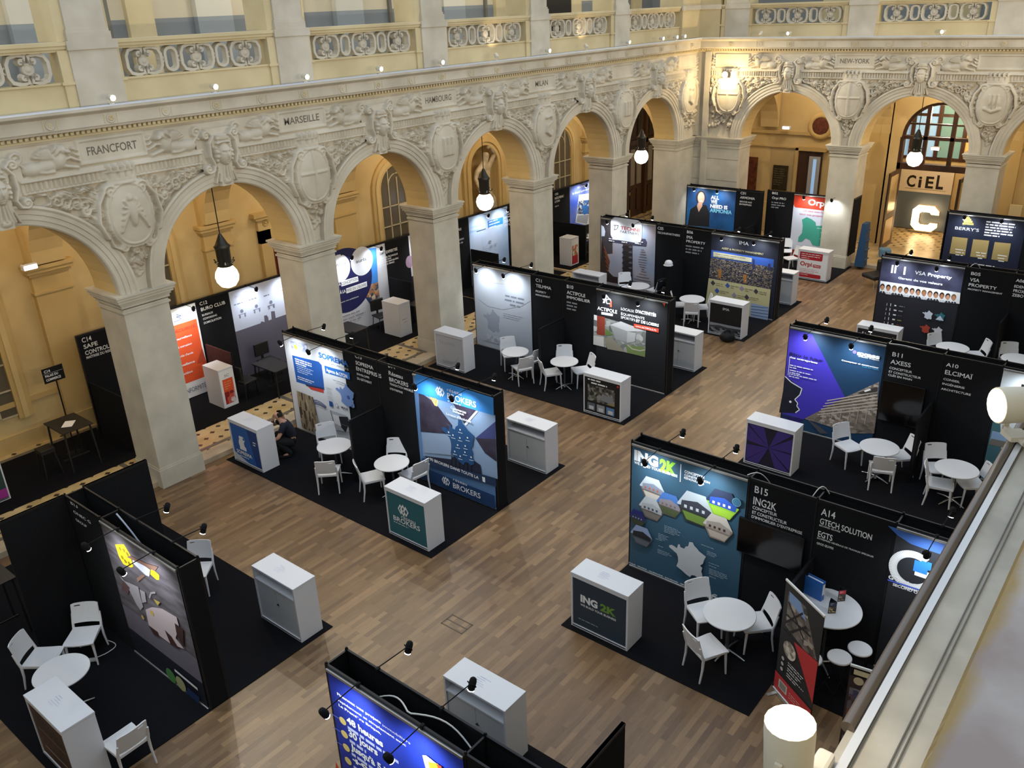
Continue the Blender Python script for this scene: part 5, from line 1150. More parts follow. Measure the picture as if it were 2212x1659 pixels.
def p_vsa(A):
    A.rect(.01,.05,A.W-.01,2.44, mat('#191a24', .6)); A.zoom(1900,540,7.09); Q = A.poly; A.rect(.01,1.62,A.W-.01,2.44, nmat('smoke print', '#23243a', '#4d4f6e', scale=1.6, rough=.6))
    for x, y in ((200,228),(248,232),(390,255)): Q([(x-10,y),(x+18,y+2),(x,y+125),(x-28,y+122)], W_)
    A.tpx('VSA', (540,370), (705,398), (545,312), W_); A.tpx('Property', (738,395), (1105,452), (745,345), W_, bold=.03); A.tpx('Garant de vos valeurs', (285,440), (960,552), (290,405), W_, bold=.025)
    Q([(15,470),(1240,655),(1225,825),(0,640)], W_); HR = ['#3a2418','#1f1713','#7a5a32','#5a3a20','#2a1c16']
    for k in range(13):
        x = 45+91*k; y = 570+13.6*k; A.disc((x,y-12), .062, mat(HR[k%5], .6), 14, .085, px=True); A.disc((x,y+6), .047, mat(('#c08a6a','#b57c5c','#cf9c7c')[k%3], .6), 14, .07, px=True); Q([(x-48,y+88),(x-30,y+55),(x+30,y+62),(x+46,y+100)], mat(('#2b2d38','#c9ccd2','#3c3a44')[k%3], .6)); Q([(x-9,y+50),(x+9,y+52),(x,y+92)], W_); A.k -= 4
    A.k += 4
    for k in range(5): Q([(115-10*k,810+70*k),(120-10*k,810+70*k),(116-10*k,850+70*k),(110-10*k,850+70*k)], GT); Q([(170-10*k,815+70*k),(180-10*k,816+70*k),(175-10*k,860+70*k),(165-10*k,858+70*k)], GT); a = A.ab((230-10*k,838+70*k)); A.bars(a[0],a[1],.1,1,.06,W_,h=.035,rag=0); A.bars(a[0]+.13,a[1],.2,1,.06,mat(('#6d6f78','#8b8d94','#4e5058','#8a8350','#70392e')[k], .6),h=.03)
    for (x,y,c) in ((640,1045,'#c9cfdc'),(825,1075,'#2f6f7c'),(600,1255,'#a8402c'),(785,1290,'#c9cbd4')): a = A.ab((x,y)); france(A, a[0], a[1], .28, .27, mat(c, .6))
    Q([(860,1060),(935,1000),(985,1080)], mat('#c9cfdc', .6))
def p_axess(A):
    A.rect(.01,.05,A.W-.01,2.44, mat('#123a5c', .6)); A.zoom(1680,690,6.9125); Q = A.poly
    Q([(180,140),(515,225),(1005,1165),(380,1490),(60,1400)], mat('#3f33b4', .6)); Q([(120,850),(360,1030),(330,1130),(260,1190),(300,1300),(325,1350),(260,1400),(20,1390)], mat('#10182a', .6)); Q([(20,1420),(380,1490),(500,1420),(380,1500),(300,1560)], mat('#241a6a', .6))
    A.pline([(110,848),(200,935),(290,990),(362,1032),(332,1125),(255,1195),(300,1250),(285,1290),(325,1348),(265,1392)], .022, W_); A.disc((190,1228), .03, W_, 10, px=True)
    Q([(1515,930),(1490,1300),(1440,1700),(1100,1700),(400,1480),(1000,1165)], photo_mat('roof works', ['#7d7066','#9c8f84','#5a5049','#b3a79c','#6d6258'], 10, stretch=(1,1.0,2)))
    for k in range(6): A.line((590+30*k,1420-42*k),(1490,1330-58*k+8*k), .022, mat('#c2b6aa', .6)); A.line((700+130*k,1390-20*k),(650+130*k,1560), .012, mat('#b0a397', .6))
    Q([(440,1480),(640,1600),(760,1700),(640,1700)], mat('#4a4d52', .6)); Q([(1200,1090),(1490,1000),(1480,1080),(1250,1110)], mat('#3a3531', .6)); Q([(1290,1060),(1380,1030),(1400,1050),(1310,1080)], W_)
    A.tpx('B\u00e2tir le futur', (185,528), (680,628), (190,482), mat('#14123a', .6), bold=.01); A.tpx('des entreprises', (180,568), (600,655), (182,540), W_, bold=.035); A.line((185,575),(160,830), .01, W_)
    for k,(y,w) in enumerate(((668,.92),(700,.36),(742,.95),(775,.52),(800,.84),(832,.5))): a = A.ab((190-3*k,y)); A.bars(a[0],a[1],w,1,.05,W_,h=.02,rag=0)
    A.tpx('axess', (1188,520), (1532,560), (1192,455), W_, bold=.05); A.disc((1155,480), .04, mat('#6a5cff', .6), px=True); A.tpx("cr\u00e9ateur d'espace", (1210,548), (1525,598), (1212,530), W_, bold=.02); A.tpx('Concepteur et constructeur', (960,610), (1515,725), (962,588), W_, bold=.03); A.tpx('CL\u00c9S EN MAIN', (1265,702), (1510,748), (1266,682), mat('#3f9ad0', .6))
def p_ing(A):
    A.rect(.01,.05,A.W-.01,2.44, mat('#33566c', .6)); A.zoom(1350,930,6.9125); Q = A.poly
    A.tpx('ING', (138,428), (495,540), (145,285), W_, bold=.06); A.tpx('2K', (515,590), (770,645), (520,415), mat('#8fd13a', .6), bold=.06); A.tpx('WE BUILD YOUR BUSINESS', (138,488), (785,712), (140,450), W_, bold=.03); A.line((838,500),(826,765), .014, W_)
    for s, p in (('CONCEPTION',((892,625),(1185,705),(893,585))),('CONSTRUCTION',((890,672),(1270,780),(891,640))),('R\u00c9NOVATION',((886,715),(1180,800),(888,682)))): A.tpx(s, *p, W_, bold=.03)
    def hexa(c, r, cols, sky):
        a = A.ab(c); pts = [(a[0]+r*math.cos(k*PI/3),a[1]+r*math.sin(k*PI/3)) for k in range(6)]; A.poly(pts, mat(cols[0], .6), False)
        A.poly([(a[0]-r*.97,a[1]-.06*r)]+[(a[0]-r,a[1])]+[pts[2],pts[1]]+[(a[0]+r,a[1]),(a[0]+r*.97,a[1]+.05*r)], mat(sky, .6), False)
        A.poly([(a[0]-r*.75,a[1]+.25*r),(a[0]+r*.1,a[1]+.42*r),(a[0]+r*.85,a[1]+.1*r),(a[0]+r*.8,a[1]-.25*r),(a[0],a[1]-.2*r),(a[0]-r*.8,a[1]-.2*r)], mat(cols[1], .6), False); A.poly([(a[0]-r*.7,a[1]-.3*r),(a[0]+r*.75,a[1]-.35*r),(a[0]+r*.5,a[1]-.8*r),(a[0]-r*.45,a[1]-.75*r)], mat(cols[2], .6), False)
        for k in range(4): A.rect(a[0]-r*.6+k*r*.32, a[1]-.12*r, a[0]-r*.45+k*r*.32, a[1]+.05*r, mat(cols[3], .6)); A.k -= 1
        A.k += 1
    for c, r, cols, sky in (((410,870),.24,['#7a6a5c','#8b93a6','#cfc8bd','#b5684a'],'#c3ccd2'),((400,1165),.24,['#5f5a55','#a9adb0','#77706a','#39485e'],'#b9c0c4'),((670,1105),.24,['#5c5a4c','#8f8892','#4f5a3a','#7c6a5e'],'#4a78c0'),((1060,1160),.33,['#2f3430','#3a3d48','#6d8a3a','#c8ccd0'],'#b7c2c8'),((1465,1090),.28,['#8fc23c','#2f55b0','#a4d23e','#e6e6e0'],'#2a3550'),
        ((1400,1440),.26,['#8a7a70','#a0978e','#b7aa9e','#4a2e22'],'#c8c0b6'),((205,1290),.17,['#3a4434','#27305a','#39402e','#8a8fa0'],'#20246a'),((265,1560),.22,['#4a4f58','#23262c','#5d636c','#1a1c20'],'#8c9cc0')): hexa(c, r, cols, sky)
    a = A.ab((1685,1055)); A.disc(a, .075, mat('#6fa0b8', .6)); A.disc(a, .065, mat('#3d6f8a', .6))
    A.zoom(1350,1130,6.9125); a = A.ab((640,790)); b = A.ab((1250,235)); b2 = A.ab((960,225)); france(A, a[0], A.ab((960,790))[1], b[0]-a[0], b2[1]-A.ab((960,790))[1], mat('#bfc2c6', .6))
    for x,y,w,n in ((610,10,.32,5),(520,130,.2,4),(480,205,.16,1),(520,310,.18,1),(510,365,.3,3),(1160,290,.32,1),(1250,390,.2,3),(1275,560,.24,1),(1275,600,.2,1),(1280,650,.36,4),(1280,760,.2,1)): a = A.ab((x,y)); A.bars(a[0],a[1],w,n,.03,mat('#8fa3b0', .6),h=.012)
    A.tpx('ITALIE - FRANCE - ALLEMAGNE - ROUMANIE - ESPAGNE', (85,575), (1010,960), (86,555), W_, bold=.02)
    A.pline([(1380,1075),(1330,1065),(1300,1110),(1350,1165)], .03, GT); A.pline([(1400,1060),(1370,1040),(1270,1060),(1290,1130)], .02, GT); A.tpx('E2K', (1365,1125), (1535,1180), (1375,1070), GT, bold=.03)
def p_gtech(A):
    A.rect(.01,.05,A.W-.01,2.44, mat('#24262c', .6)); A.zoom(1880,1110,4.76); A.poly([(180,120),(760,300),(900,340),(900,470),(690,405),(420,310),(280,220)], mat('#3a63ae', .6)); 
    c = A.ab((435,585)); A.pline([(c[0]+.26*math.cos(q),c[1]+.26*math.sin(q)) for q in [math.radians(55+i*5) for i in range(60)]]+[(c[0]+.26,c[1]+.0),(c[0]+.03,c[1]+.0)], .11, W_, False)
    for p in ((520,550,.09),(550,508,.035),(608,518,.03),(598,555,.035)): a = A.ab(p[:2]); A.rect(a[0]-p[2],a[1]-p[2],a[0]+p[2],a[1]+p[2], mat('#2f7fd8', .6))
    A.tpx('G Tech Solution', (185,660), (700,830), (188,622), W_, bold=.035); A.line((180,675),(700,840), .022, mat('#4a66d8', .6)); A.tpx('SECOND OEUVRE', (232,732), (640,850), (234,705), W_, bold=.03)
def p_elcimai(A):
    A.rect(.01,.05,A.W-.01,2.44, mat('#c3ccd2', .6)); A.poly([(.01,.05),(.4,.05),(.01,2.0)], mat('#3e6670', .6), False); A.zoom(2110,760,4.76); A.poly([(210,695),(400,530),(560,740)], mat('#c23a2e', .6)); A.poly([(160,810),(330,850),(330,960),(130,940)], mat('#7f9cc0', .6)); A.poly([(150,890),(330,930),(300,990),(120,950)], mat('#6a6764', .6)); A.zoom(2110,760,4.76); A.tpx('MAITRE', (330,640), (430,660), (330,620), W_, bold=.03); A.tpx('PROJET', (315,695), (420,720), (316,675), W_, bold=.03)
def p_cow(A):
    A.rect(.01,.05,A.W-.01,2.44, nmat('barn wood', '#4a4448', '#6b646a', scale=2, stretch=(1,1,6), rough=.6)); A.rect(.01,.05,A.W-.01,.95, mat('#6a6570', .6)); A.rect(.01,.05,A.W-.01,.5, mat('#141625', .6)); A.zoom(180,1080,7.373); Q = A.poly; Y = mat('#e8c61e', .6)
    Q([(510,705),(650,705),(760,890),(770,960),(800,1060),(760,1075),(640,1020),(570,900)], Y); Q([(1080,1105),(1130,1120),(1215,1200),(1210,1270),(1170,1270),(1070,1180)], Y)
    for p in ((590,775),(650,800),(705,855),(625,910),(675,970),(735,1005)): A.disc(p, .035, mat('#8a7410', .6), 8, px=True)
    A.zoom(180,1080,7.373); A.tpx('lacoste', (800,990), (1060,1200), (790,915), W_, bold=.05) if False else Q([(790,915),(1075,1105),(1060,1215),(1000,1190),(800,1000)], mat('#cfd2e4', .6)); 
    Q([(700,900),(760,880),(1000,1000),(1200,1060),(1150,1130),(900,1000)], mat('#7a5a4c', .6)); Q([(860,1240),(950,1180),(1000,1200),(880,1300)], mat('#8a6a58', .6))
    A.zoom(0,1160,5.53); Gy = mat('#a09a9e', .6); Gp = mat('#c2b2b4', .6); BR = mat('#3a1f1c', .6)
    Q([(1430,450),(1500,520),(1660,590),(1690,720),(1720,830),(1690,870),(1640,800),(1560,640)], Gy); Q([(1480,510),(1560,600),(1540,680),(1460,620)], mat('#5a4040', .6)); Q([(1680,620),(1740,650),(1760,770),(1710,780)], Gy); Q([(1750,860),(1830,830),(1950,850),(2120,950),(2150,1060),(2110,1200),(2212,1330),(2050,1270),(1900,1160),(1790,1050)], Gp)
    Q([(1780,1040),(1900,1130),(1920,1190),(1850,1160)], BR); Q([(1980,1100),(2060,1180),(2160,1340),(2050,1270)], BR); Q([(2100,1020),(2200,1090),(2212,1320),(2130,1180)], BR); A.disc((1830,900), .05, mat('#c8a84a', .6), 10, px=True); A.disc((1720,950), .04, mat('#c8a84a', .6), 10, px=True); A.pline([(1800,720),(1820,660),(1870,655)], .03, Gy); Q([(1850,730),(1930,770),(1900,810)], mat('#b5a04a', .6))
    A.zoom(300,1350,4.533); A.disc((328,488), .13, mat('#4f8a4a', .6), px=True); A.disc((425,568), .13, mat('#a8a878', .6), px=True); A.line((365,432),(590,620), .05, GT); Q([(490,600),(610,700),(600,760),(480,660)], mat('#1c2f5a', .6))
def p_blue(A):
    A.rect(.01,.05,A.W-.01,2.44, nmat('royal blue', '#1a2a86', '#2a44c4', scale=.8, rough=.6)); A.zoom(690,1480,7.373); Q = A.poly; YL = mat('#e0c878', .6)
    for s, p, b in (('Financez vos projets',((285,150),(985,640),(285,112)),.04),('immobiliers',((1010,650),(1455,985),(1015,615)),.0),('rapidement et simplement avec',((300,245),(1385,1000),(302,212)),.03),('La Premi\u00e8re Brique,',((312,325),(990,800),(312,290)),.04)): A.tpx(s, *p, W_, bold=b)
    for k, (s, w) in enumerate((('48 heures',.52),('30 jours',.42),("Jusqu'\u00e0 5 M\u20ac",.66),('+90%',.5))):
        x0, y0 = 445+36*k, 588+208*k; a = A.ab((x0,y0)); A.text(s, a[0], a[1]-.0, .10, W_, w=w*1.15, bold=.04); A.bars(a[0], a[1]-.05, w*2.0-.3*(k==1), 1, .07, mat('#c4ccf0', .6), h=.045, rag=0); A.disc((378+33*k,565+209*k), .06, YL, 16, .055, px=True); A.line((205+30*k,452+210*k),(315+30*k,520+210*k), .012, mat('#6a7ad8', .6)) if k < 3 else None
    A.zoom(690,1480,7.373); Q([(1660,1100),(1720,1100),(1960,1290),(1900,1400),(1720,1340)], W_); Q([(1750,1200),(1900,1230),(1990,1320),(1800,1400)], mat('#f2c233', .6)); Q([(1880,1230),(1960,1270),(1985,1330),(1930,1340)], mat('#e4572e', .6)); Q([(285,1200),(340,1320),(280,1320)], mat('#d8502e', .6))
# ---- walls of the middle islands
X1 = (600,680,5.53); Z4 = (1000,560,5.53); Z6 = (1340,480,5.53); Z5 = (1480,370,5.267); ZV = (1900,540,7.09); ZA = (1680,690,6.9125); ZE = (2012,700,11.06); ZI = (1300,550,2.4254); ZG = (1300,550,2.4254)
wall('double black stand wall with a roofing print and a network print', 10.93, 15.95, 9.62, [(15.93,13.84,'P',p_soprema),
 (13.82,12.79,'B',nm(X1,[('C15',925,510,1003,530,925,465),('SOPREMA',933,590,1143,655,930,545),('ENTREPRISES',940,660,1240,755,940,615),('ENVELOPPE',948,715,1095,755,945,690),('DU B\u00c2TIMENT',952,770,1125,815,950,742)])),
 (12.77,11.74,'B',nm(X1,[('B14',1320,625,1403,648,1318,580),('R\u00e9seau',1328,715,1493,755,1325,665),('BROKERS',1335,790,1560,850,1332,735),('TRANSACTION IMMOBILI\u00c8RE',1340,835,1645,935,1338,808),("D'ENTREPRISE",1343,890,1495,935,1340,865)])),
 (11.72,9.64,'P',p_brokers)], divider=(12.78,10.05,1.45))
wall('double black stand wall with a pale grey print and an aerial photo print', 17.55, 15.95, 9.62, [(15.93,13.84,'P',p_telmma),
 (13.82,12.79,'B',nm(Z4,[('C11',870,265,940,275,868,225),('TELMMA',872,330,1055,362,870,292),('PROPERTY',870,390,995,410,868,365),('MANAGEMENT',870,430,1043,462,868,408)])),
 (12.77,11.74,'B',nm(Z4,[('B10',1242,342,1318,352,1240,300),('ACTIPOLE',1242,412,1462,452,1240,370),('IMMOBILIER',1242,465,1520,522,1240,425)],[(1240,500,.42,3,.09)])),
 (11.72,9.64,'P',p_acti)], divider=(12.78,16.5,1.45))
wall('double black stand wall with a bone spine print and a night skyline print', 24.12, 15.95, 9.62, [(15.93,13.80,'P',p_techni),
 (13.78,12.83,'B',nm(Z6,[('C05',445,85,515,92,445,50),('TECHNIPARTNERS',443,133,712,165,443,108)])),
 (12.81,11.86,'B',nm(Z6,[('B06',795,130,868,138,793,95),('IMA',792,192,865,200,790,155),('PROPERTY',788,238,1015,272,786,205)],[(783,272,.62,3,.1)])),
 (11.84,9.64,'P',p_ima)], divider=(12.78,23.1,1.5))
wall('black stand wall with a smiling woman in a dark suit on blue', 30.2, 15.97, 12.95, [(15.95,13.92,'P',p_armonia),(13.90,12.97,'B',nm(Z5,[('C01',630,260,690,266,630,230),('ARMONIA',625,308,792,325,625,280),('SERVICES AUX',620,350,760,365,620,332),('ENTREPRISES',618,380,755,395,618,362)]))], th=.3, divider=(13.1,29.4,1.3))
wall('black stand wall with a green region map under a red band', 30.72, 12.93, 9.76, [(12.9,11.92,'B',nm(Z5,[('B02',990,258,1055,262,990,232),('Orpi PRO',988,312,1148,325,988,285)],[(983,345,.6,3,.09)])),(11.9,9.78,'P',p_orpi)], th=.12, wing=[((30.74,9.74,.02),(31.5,9.77,2.5))])
wall('double black stand wall with a hexagon photo print and a big letter print', 10.90, 6.58, .3, [(6.56,4.50,'P',p_ing),
 (4.48,3.46,'B',nm(ZI,[('B15',800,1245,870,1258,802,1208),('ING2K',793,1305,915,1325,795,1262),('CONCEPTEUR',790,1330,918,1367,792,1308),('ET CONSTRUCTEUR',788,1355,970,1408,789,1332),("D'IMMOBILIER D'ENTREPRISE",785,1377,1050,1458,786,1355)])),
 (3.44,2.36,'B',nm(ZI,[('A14',1148,1362,1222,1382,1150,1325),('GTECH SOLUTION',1142,1408,1415,1485,1144,1375),('SECOND \u0152UVRE',1138,1420,1250,1450,1139,1408),('EGTS',1132,1475,1208,1492,1133,1443),('ENTREPRISE G\u00c9N\u00c9RALE DE TRAVAUX SP\u00c9CIAUX',1128,1487,1425,1580,1129,1473),('GROS \u0152UVRE',1126,1515,1215,1535,1127,1503)])),
 (2.34,.32,'P',p_gtech)], divider=(3.40,9.98,1.5))
wall('double black stand wall with a purple print and a white print with a red triangle', 17.55, 6.62, .3, [(6.60,4.54,'P',p_axess),
 (4.52,3.46,'B',nm(ZA,[('B11',1708,545,1862,568,1710,480),('AXESS',1682,655,1985,700,1686,590),('CONCEPTEUR',1668,735,2005,790,1670,700),('ET CONSTRUCTEUR',1657,790,2140,872,1660,757),('CL\u00c9S EN MAIN',1648,838,2003,905,1650,808)])),
 (3.44,2.40,'B',nm(ZE,[('A10',345,1005,640,1050,352,915),('ELCIMA\u00cf',318,1190,975,1310,325,1085),('CONSEIL',285,1330,680,1405,288,1278),('ING\u00c9NIERIE',258,1440,790,1550,262,1390),('ARCHITECTURE',228,1560,940,1700,232,1510)])),
 (2.38,.32,'P',p_elcimai)], divider=(3.50,16.6,1.45))
wall('double black stand wall with a row of portraits over four small maps', 24.1, 6.72, .3, [(6.70,4.60,'P',p_vsa),
 (4.58,3.46,'B',nm(ZV,[('B05',1398,380,1545,392,1400,330),('VSA',1380,475,1527,490,1382,420),('PROPERTY',1362,550,1790,612,1364,500),('PROPERTY MANAGEMENT',1350,605,1880,680,1352,580)])),
 (3.44,2.3,'B',nm(ZV,[('A06',2085,485,2222,500,2088,438),('EDEN',2060,572,2222,595,2063,530),('PROX',2045,640,2215,660,2047,592),('ZEBO',2025,705,2200,727,2028,660)])),(2.28,.32,'B',None)], divider=(3.42,23.2,1.45))
wall('black stand wall with three gold boxes on navy', 30.3, 6.62, 3.2, [(6.56,4.30,'P',p_berry),(4.28,3.22,'B',None)], th=.3)
# nearest stands
wall('black stand wall with a cow and a yellow logo, nearest the long arcade', 4.38, 12.78, 9.57, [(12.74,11.68,'B',nm((140,1060,7.933),[('B13',105,225,235,335,118,178),('ONEC G',155,375,460,608,165,340),('GROUP',195,510,395,668,200,475)])),(11.66,9.60,'P',p_cow)], th=.33, wing=[((3.42,12.76,.02),(4.38,12.80,2.5)),((4.70,12.76,.02),(5.76,12.80,2.5))])
wall('black stand wall with a royal blue text print, cut by the bottom edge', 4.38, 6.56, .3, [(6.53,4.46,'P',p_blue),(4.44,3.44,'B',None),(3.42,2.4,'B',None),(2.38,.32,'B',None)], th=.33, wing=[((4.70,3.41,.02),(5.66,3.45,2.5))])
# ---- stands in the aisle, backs to the yellow wall: y-facing walls
def awall(label, y, x0, x1, mods, h=2.5, z=.1, th=.06, sides=()):
    t = thing('exhibition_stand', label, 'partition wall', ((x0+x1)/2,y,z)); L = t.location.copy()
    mb = MB()
    for x in [x0]+[m[1] for m in mods]: mb.box((x-.014,y+.004,z),(x+.014,y+th,z+h), DARKALU)
    mb.box((x0,y+.002,z+h-.04),(x1,y+th,z+h+.005), DARKALU); adopt(mb.build('frame'), t)
    for xa, xb, kind, fn in mods:
        mb = MB(); mb.box((xa+.01,y+.006,z),(xb-.01,y+th-.01,z+h-.04), BLACKF); A = Art((xa,y+.005,z), (1,0,0), (0,0,1), mb); A.W = xb-xa; A.H = h
        if kind == 'P': A.rect(.015,.03,A.W-.015,h-.05,W_)
        if fn: fn(A)
        adopt(A.build('printed_banner' if kind == 'P' else 'name_panel' if fn else 'plain_panel'), t)
    for xs_, dep, hh, m in sides:
        mb = MB(); mb.box((xs_-.02,y-dep,z),(xs_+.02,y,z+hh), m); mb.box((xs_-.024,y-dep-.03,z),(xs_+.024,y-dep,z+hh+.01), DARKALU); adopt(mb.build('low_divider'), t)
    return t
YA = 19.45; RB = nmat('red black fabric', '#3a1512', '#47201a', scale=8, rough=.9)
def a_safe(A):
    OR = mat('#e2572b', .6); A.zoom(360,560,7.373); a = A.ab((105,1075)); A.rect(.3,.45,A.W-.06,a[1]+.02, OR); A.poly([(560,1400),(640,1659),(480,1659)], mat('#b8442a', .6)); A.tpx('Safe control', (240,975), (420,925), (238,955), mat('#9ab0cc', .6)); A.pline([(110,1000),(190,975),(230,940),(150,920),(230,900),(150,880)], .02, mat('#4a5a8a', .6))
    for s, x, y, x1, y1 in (('Vid\u00e9osurveillance',60,1330,405,1235),('Anti intrusion',110,1450,405,1370),("Contr\u00f4le d'acc\u00e8s",120,1600,425,1505)): A.tpx(s, (x,y), (x1,y1), (x-4,y-34), W_, bold=.02)
    A.zoom(0,550,2.989)
    for s, x, y, x1, y1 in (('T\u00e9l\u00e9surveillance',1100,750,1258,700),("D\u00e9tection",1140,795,1245,765)): A.tpx(s, (x,y), (x1,y1), (x-2,y-16), W_, bold=.02)
    A.tpx('CONFORMIT\u00c9', (1165,915), (1335,860), (1160,885), mat('#4a567a', .6)); A.tpx('S\u00c9CURIT\u00c9', (1120,510), (1262,472), (1118,492), mat('#b0302a', .6))
def a_buro(A):
    A.rect(.015,.03,A.W-.015,2.45, mat('#bcc3d6', .6)); G = mat('#5a5766', .6); A.zoom(360,560,7.373)
    A.poly([(1140,1215),(1215,1205),(1250,1140),(1290,1175),(1345,1150),(1385,1105),(1450,1110),(1470,1060),(1495,1100),(1500,995),(1540,990),(1565,1070),(1550,900),(1590,890),(1615,920),(1630,1030),(1665,1000),(1680,1060),(1660,830),(1720,825),(1740,960),(1770,945),(1790,1000),(1830,1020),(1990,975),(2010,870),(2060,870),(2212,850),(2300,1500),(1300,1900),(1215,1560)], G); A.rect(.015,.03,A.W-.015,1.35, G)
    A.tpx('BURO', (1085,620), (1240,580), (1080,585), mat('#9aa0b2', .6), bold=.0); 
    IC = mat('#6d7184', .6)
    for (x,y) in ((1200,860),(1430,780),(1660,715),(1935,620)): a = A.ab((x,y)); A.rect(a[0]-.12,a[1]-.03,a[0]+.12,a[1]-.015,IC); A.rect(a[0]-.1,a[1]-.12,a[0]-.06,a[1]-.03,IC); A.rect(a[0]+.06,a[1]-.12,a[0]+.1,a[1]-.03,IC); A.disc((a[0],a[1]+.06),.05,IC); A.bars(a[0]-.2,a[1]+.3,.4,1,.07,IC)
def a_auris(A):
    A.rect(.015,.03,A.W-.015,2.45, mat('#c9ccd6', .6)); A.zoom(700,480,7.373); Q = A.poly
    Q([(700,420),(830,405),(860,950),(690,1010)], mat('#3d86d8', .6)); Q([(690,1010),(860,950),(890,1270),(780,1250),(640,1180)], photo_mat('old town', ['#a8714e','#d9c4a0','#6a4a38','#c79a6c','#3d4a66'], 10)); Q([(640,1180),(780,1250),(820,1300),(800,1400)], mat('#2b3a66', .6))
    a = A.ab((300,1000)); A.disc((a[0]+.12,a[1]+.1), 1.05, mat('#191b52', .6), 48, .98); A.rect(-.45,.03,.015,2.45,BLACKF) if False else None
    for c, r in (((240,740),.42),((600,620),.44)): A.disc(c, r, mat('#d5d8df', .6), 36, px=True)
    A.tpx('SYNAPSE', (20,770), (368,705), (20,715), mat('#5a606e', .6), bold=.01); A.tpx('auris', (505,655), (672,612), (502,600), mat('#55565e', .6), bold=.02); A.tpx('LA', (215,1020), (265,1005), (212,975), W_, bold=.02); Q([(268,940),(535,860),(545,940),(275,1025)], W_); A.tpx('CONCEPTION', (280,1005), (530,930), (278,955), mat('#23255a', .6)); A.tpx('\u00c0 LA', (250,1145), (340,1115), (246,1095), W_, bold=.02); Q([(345,1055),(675,940),(682,1020),(352,1135)], W_); A.tpx('MISE EN OEUVRE', (358,1115), (672,1010), (355,1065), mat('#23255a', .6)); A.tpx('r\u00e9alisons vos ambitions', (200,1310), (545,1205), (200,1288), W_, bold=.01)
    a = A.ab((290,1500)); A.bars(a[0],a[1],.9,4,.11,mat('#8a8c96', .6),h=.035)
def a_lamy(A):
    A.rect(.015,.03,A.W-.015,2.45, mat('#ccd0da', .6)); A.rect(.015,.03,A.W-.015,1.12, mat('#151c33', .6)); A.zoom(700,480,7.373); A.disc((1360,630), .17, mat('#a58aa8', .6), 24, .2, px=True); A.poly([(1415,590),(1540,550),(1560,730),(1420,770)], mat('#c4452f', .6)); A.poly([(1420,770),(1700,690),(1720,1230),(1470,1210)], mat('#aab6d6', .6))
    for k in range(6): A.line((1440+40*k,770-10*k),(1480+40*k,1200), .03, mat('#5a6ca8', .6))
    A.line((1430,1000),(1600,760), .05, mat('#7c8cc0', .6)); A.tpx('LAMY', (1475,430), (1640,390), (1475,405), mat('#55565e', .6)); A.pline([(1455,310),(1500,260),(1550,300)], .03, mat('#33353e', .6))
def a_terr(A):
    A.rect(.015,.03,A.W-.015,2.45, nmat('sky blue print', '#b4c3dd', '#8fb0da', scale=.5, rough=.6)); A.zoom(960,370,6.506); A.poly([(605,700),(820,640),(822,735),(612,800)], mat('#2f78c8', .6)); a = A.ab((625,710)); A.bars(a[0],a[1],.6,3,.1,W_,h=.03)
    A.tpx('Territoire', (340,820), (520,770), (338,780), mat('#6f9ad0', .6)); A.tpx("d'envies", (350,875), (500,830), (348,840), mat('#6f9ad0', .6)); A.line((450,850),(580,808), .03, mat('#2c3a6a', .6))
    for k in range(14): p = (R_.uniform(500,720),R_.uniform(900,1220)); a = A.ab(p); A.bars(a[0],a[1],.16,2,.06,mat('#8a9ab4', .6),h=.02); A.line(p, (R_.uniform(500,720),R_.uniform(900,1220)), .006, mat('#9aa8c0', .6))
def a_lyon(A):
    A.rect(.015,.03,A.W-.015,2.45, nmat('violet blue print', '#3a56b8', '#8a98cc', scale=.6, rough=.6)); A.zoom(960,370,6.506); A.tpx('NOUVEAU LYON', (1870,245), (2040,205), (1868,215), W_); A.tpx('le Grand Lyon en demain', (1800,330), (2100,240), (1800,300), W_, bold=.02)
    A.poly([(1890,330),(2060,305),(2010,760),(1840,720)], mat('#d5d8de', .6)); A.poly([(1885,420),(2050,400),(2040,600),(1860,600)], photo_mat('paper photo', ['#23252c','#e4e5e8','#8d9096','#3c6aa8'], 12)); A.disc((1975,540), .2, mat('#2f6ab0', .6), px=True); A.poly([(1870,620),(2030,610),(2000,740),(1850,710)], mat('#9a9da4', .6)); A.poly([(2050,380),(2100,390),(2040,780),(2010,760)], mat('#e4e5e8', .6))
def a_red(A): A.rect(.015,.03,A.W-.015,2.45, mat('#c9d3e4', .6)); A.rect(.015,.1,A.W-.015,1.0, mat('#a83342', .6)); A.disc((A.W-.2,2.1), .18, mat('#c8303a', .6)); A.disc((A.W-.12,1.35), .09, mat('#c8303a', .6))
ZC = (0,550,2.989); ZB = (360,560,7.373); ZL = (700,480,7.373); ZT = (960,370,6.506)
awall('black stand wall with a safety firm name and an orange banner behind the first pillar', YA, 7.86, 10.92, [(7.86,8.86,'B',nm(ZC,[('C14',532,570,595,560,530,538),('SAFE',543,610,635,592,540,575),('CONTROL',553,650,710,615,551,615),('MA\u00ceTRISE DU RISQUE',560,675,748,620,558,657)])),(8.86,9.55,'B',None),(9.55,10.92,'P',a_safe)], sides=[(7.9,1.5,1.35,BLACKF)])
awall('black and grey stand wall with a city skyline silhouette', YA, 10.94, 14.1, [(10.94,11.88,'B',nm(ZB,[('C12',530,740,650,712,524,685),('BURO CLUB',550,830,935,720,543,775),('BUREAUX',568,910,742,862,563,878),('COWORKING',582,970,805,915,577,938),('DOMICILIATION',595,1035,870,945,590,1000)])),(11.88,14.1,'P',a_buro)], sides=[(10.98,1.1,1.3,RB)])
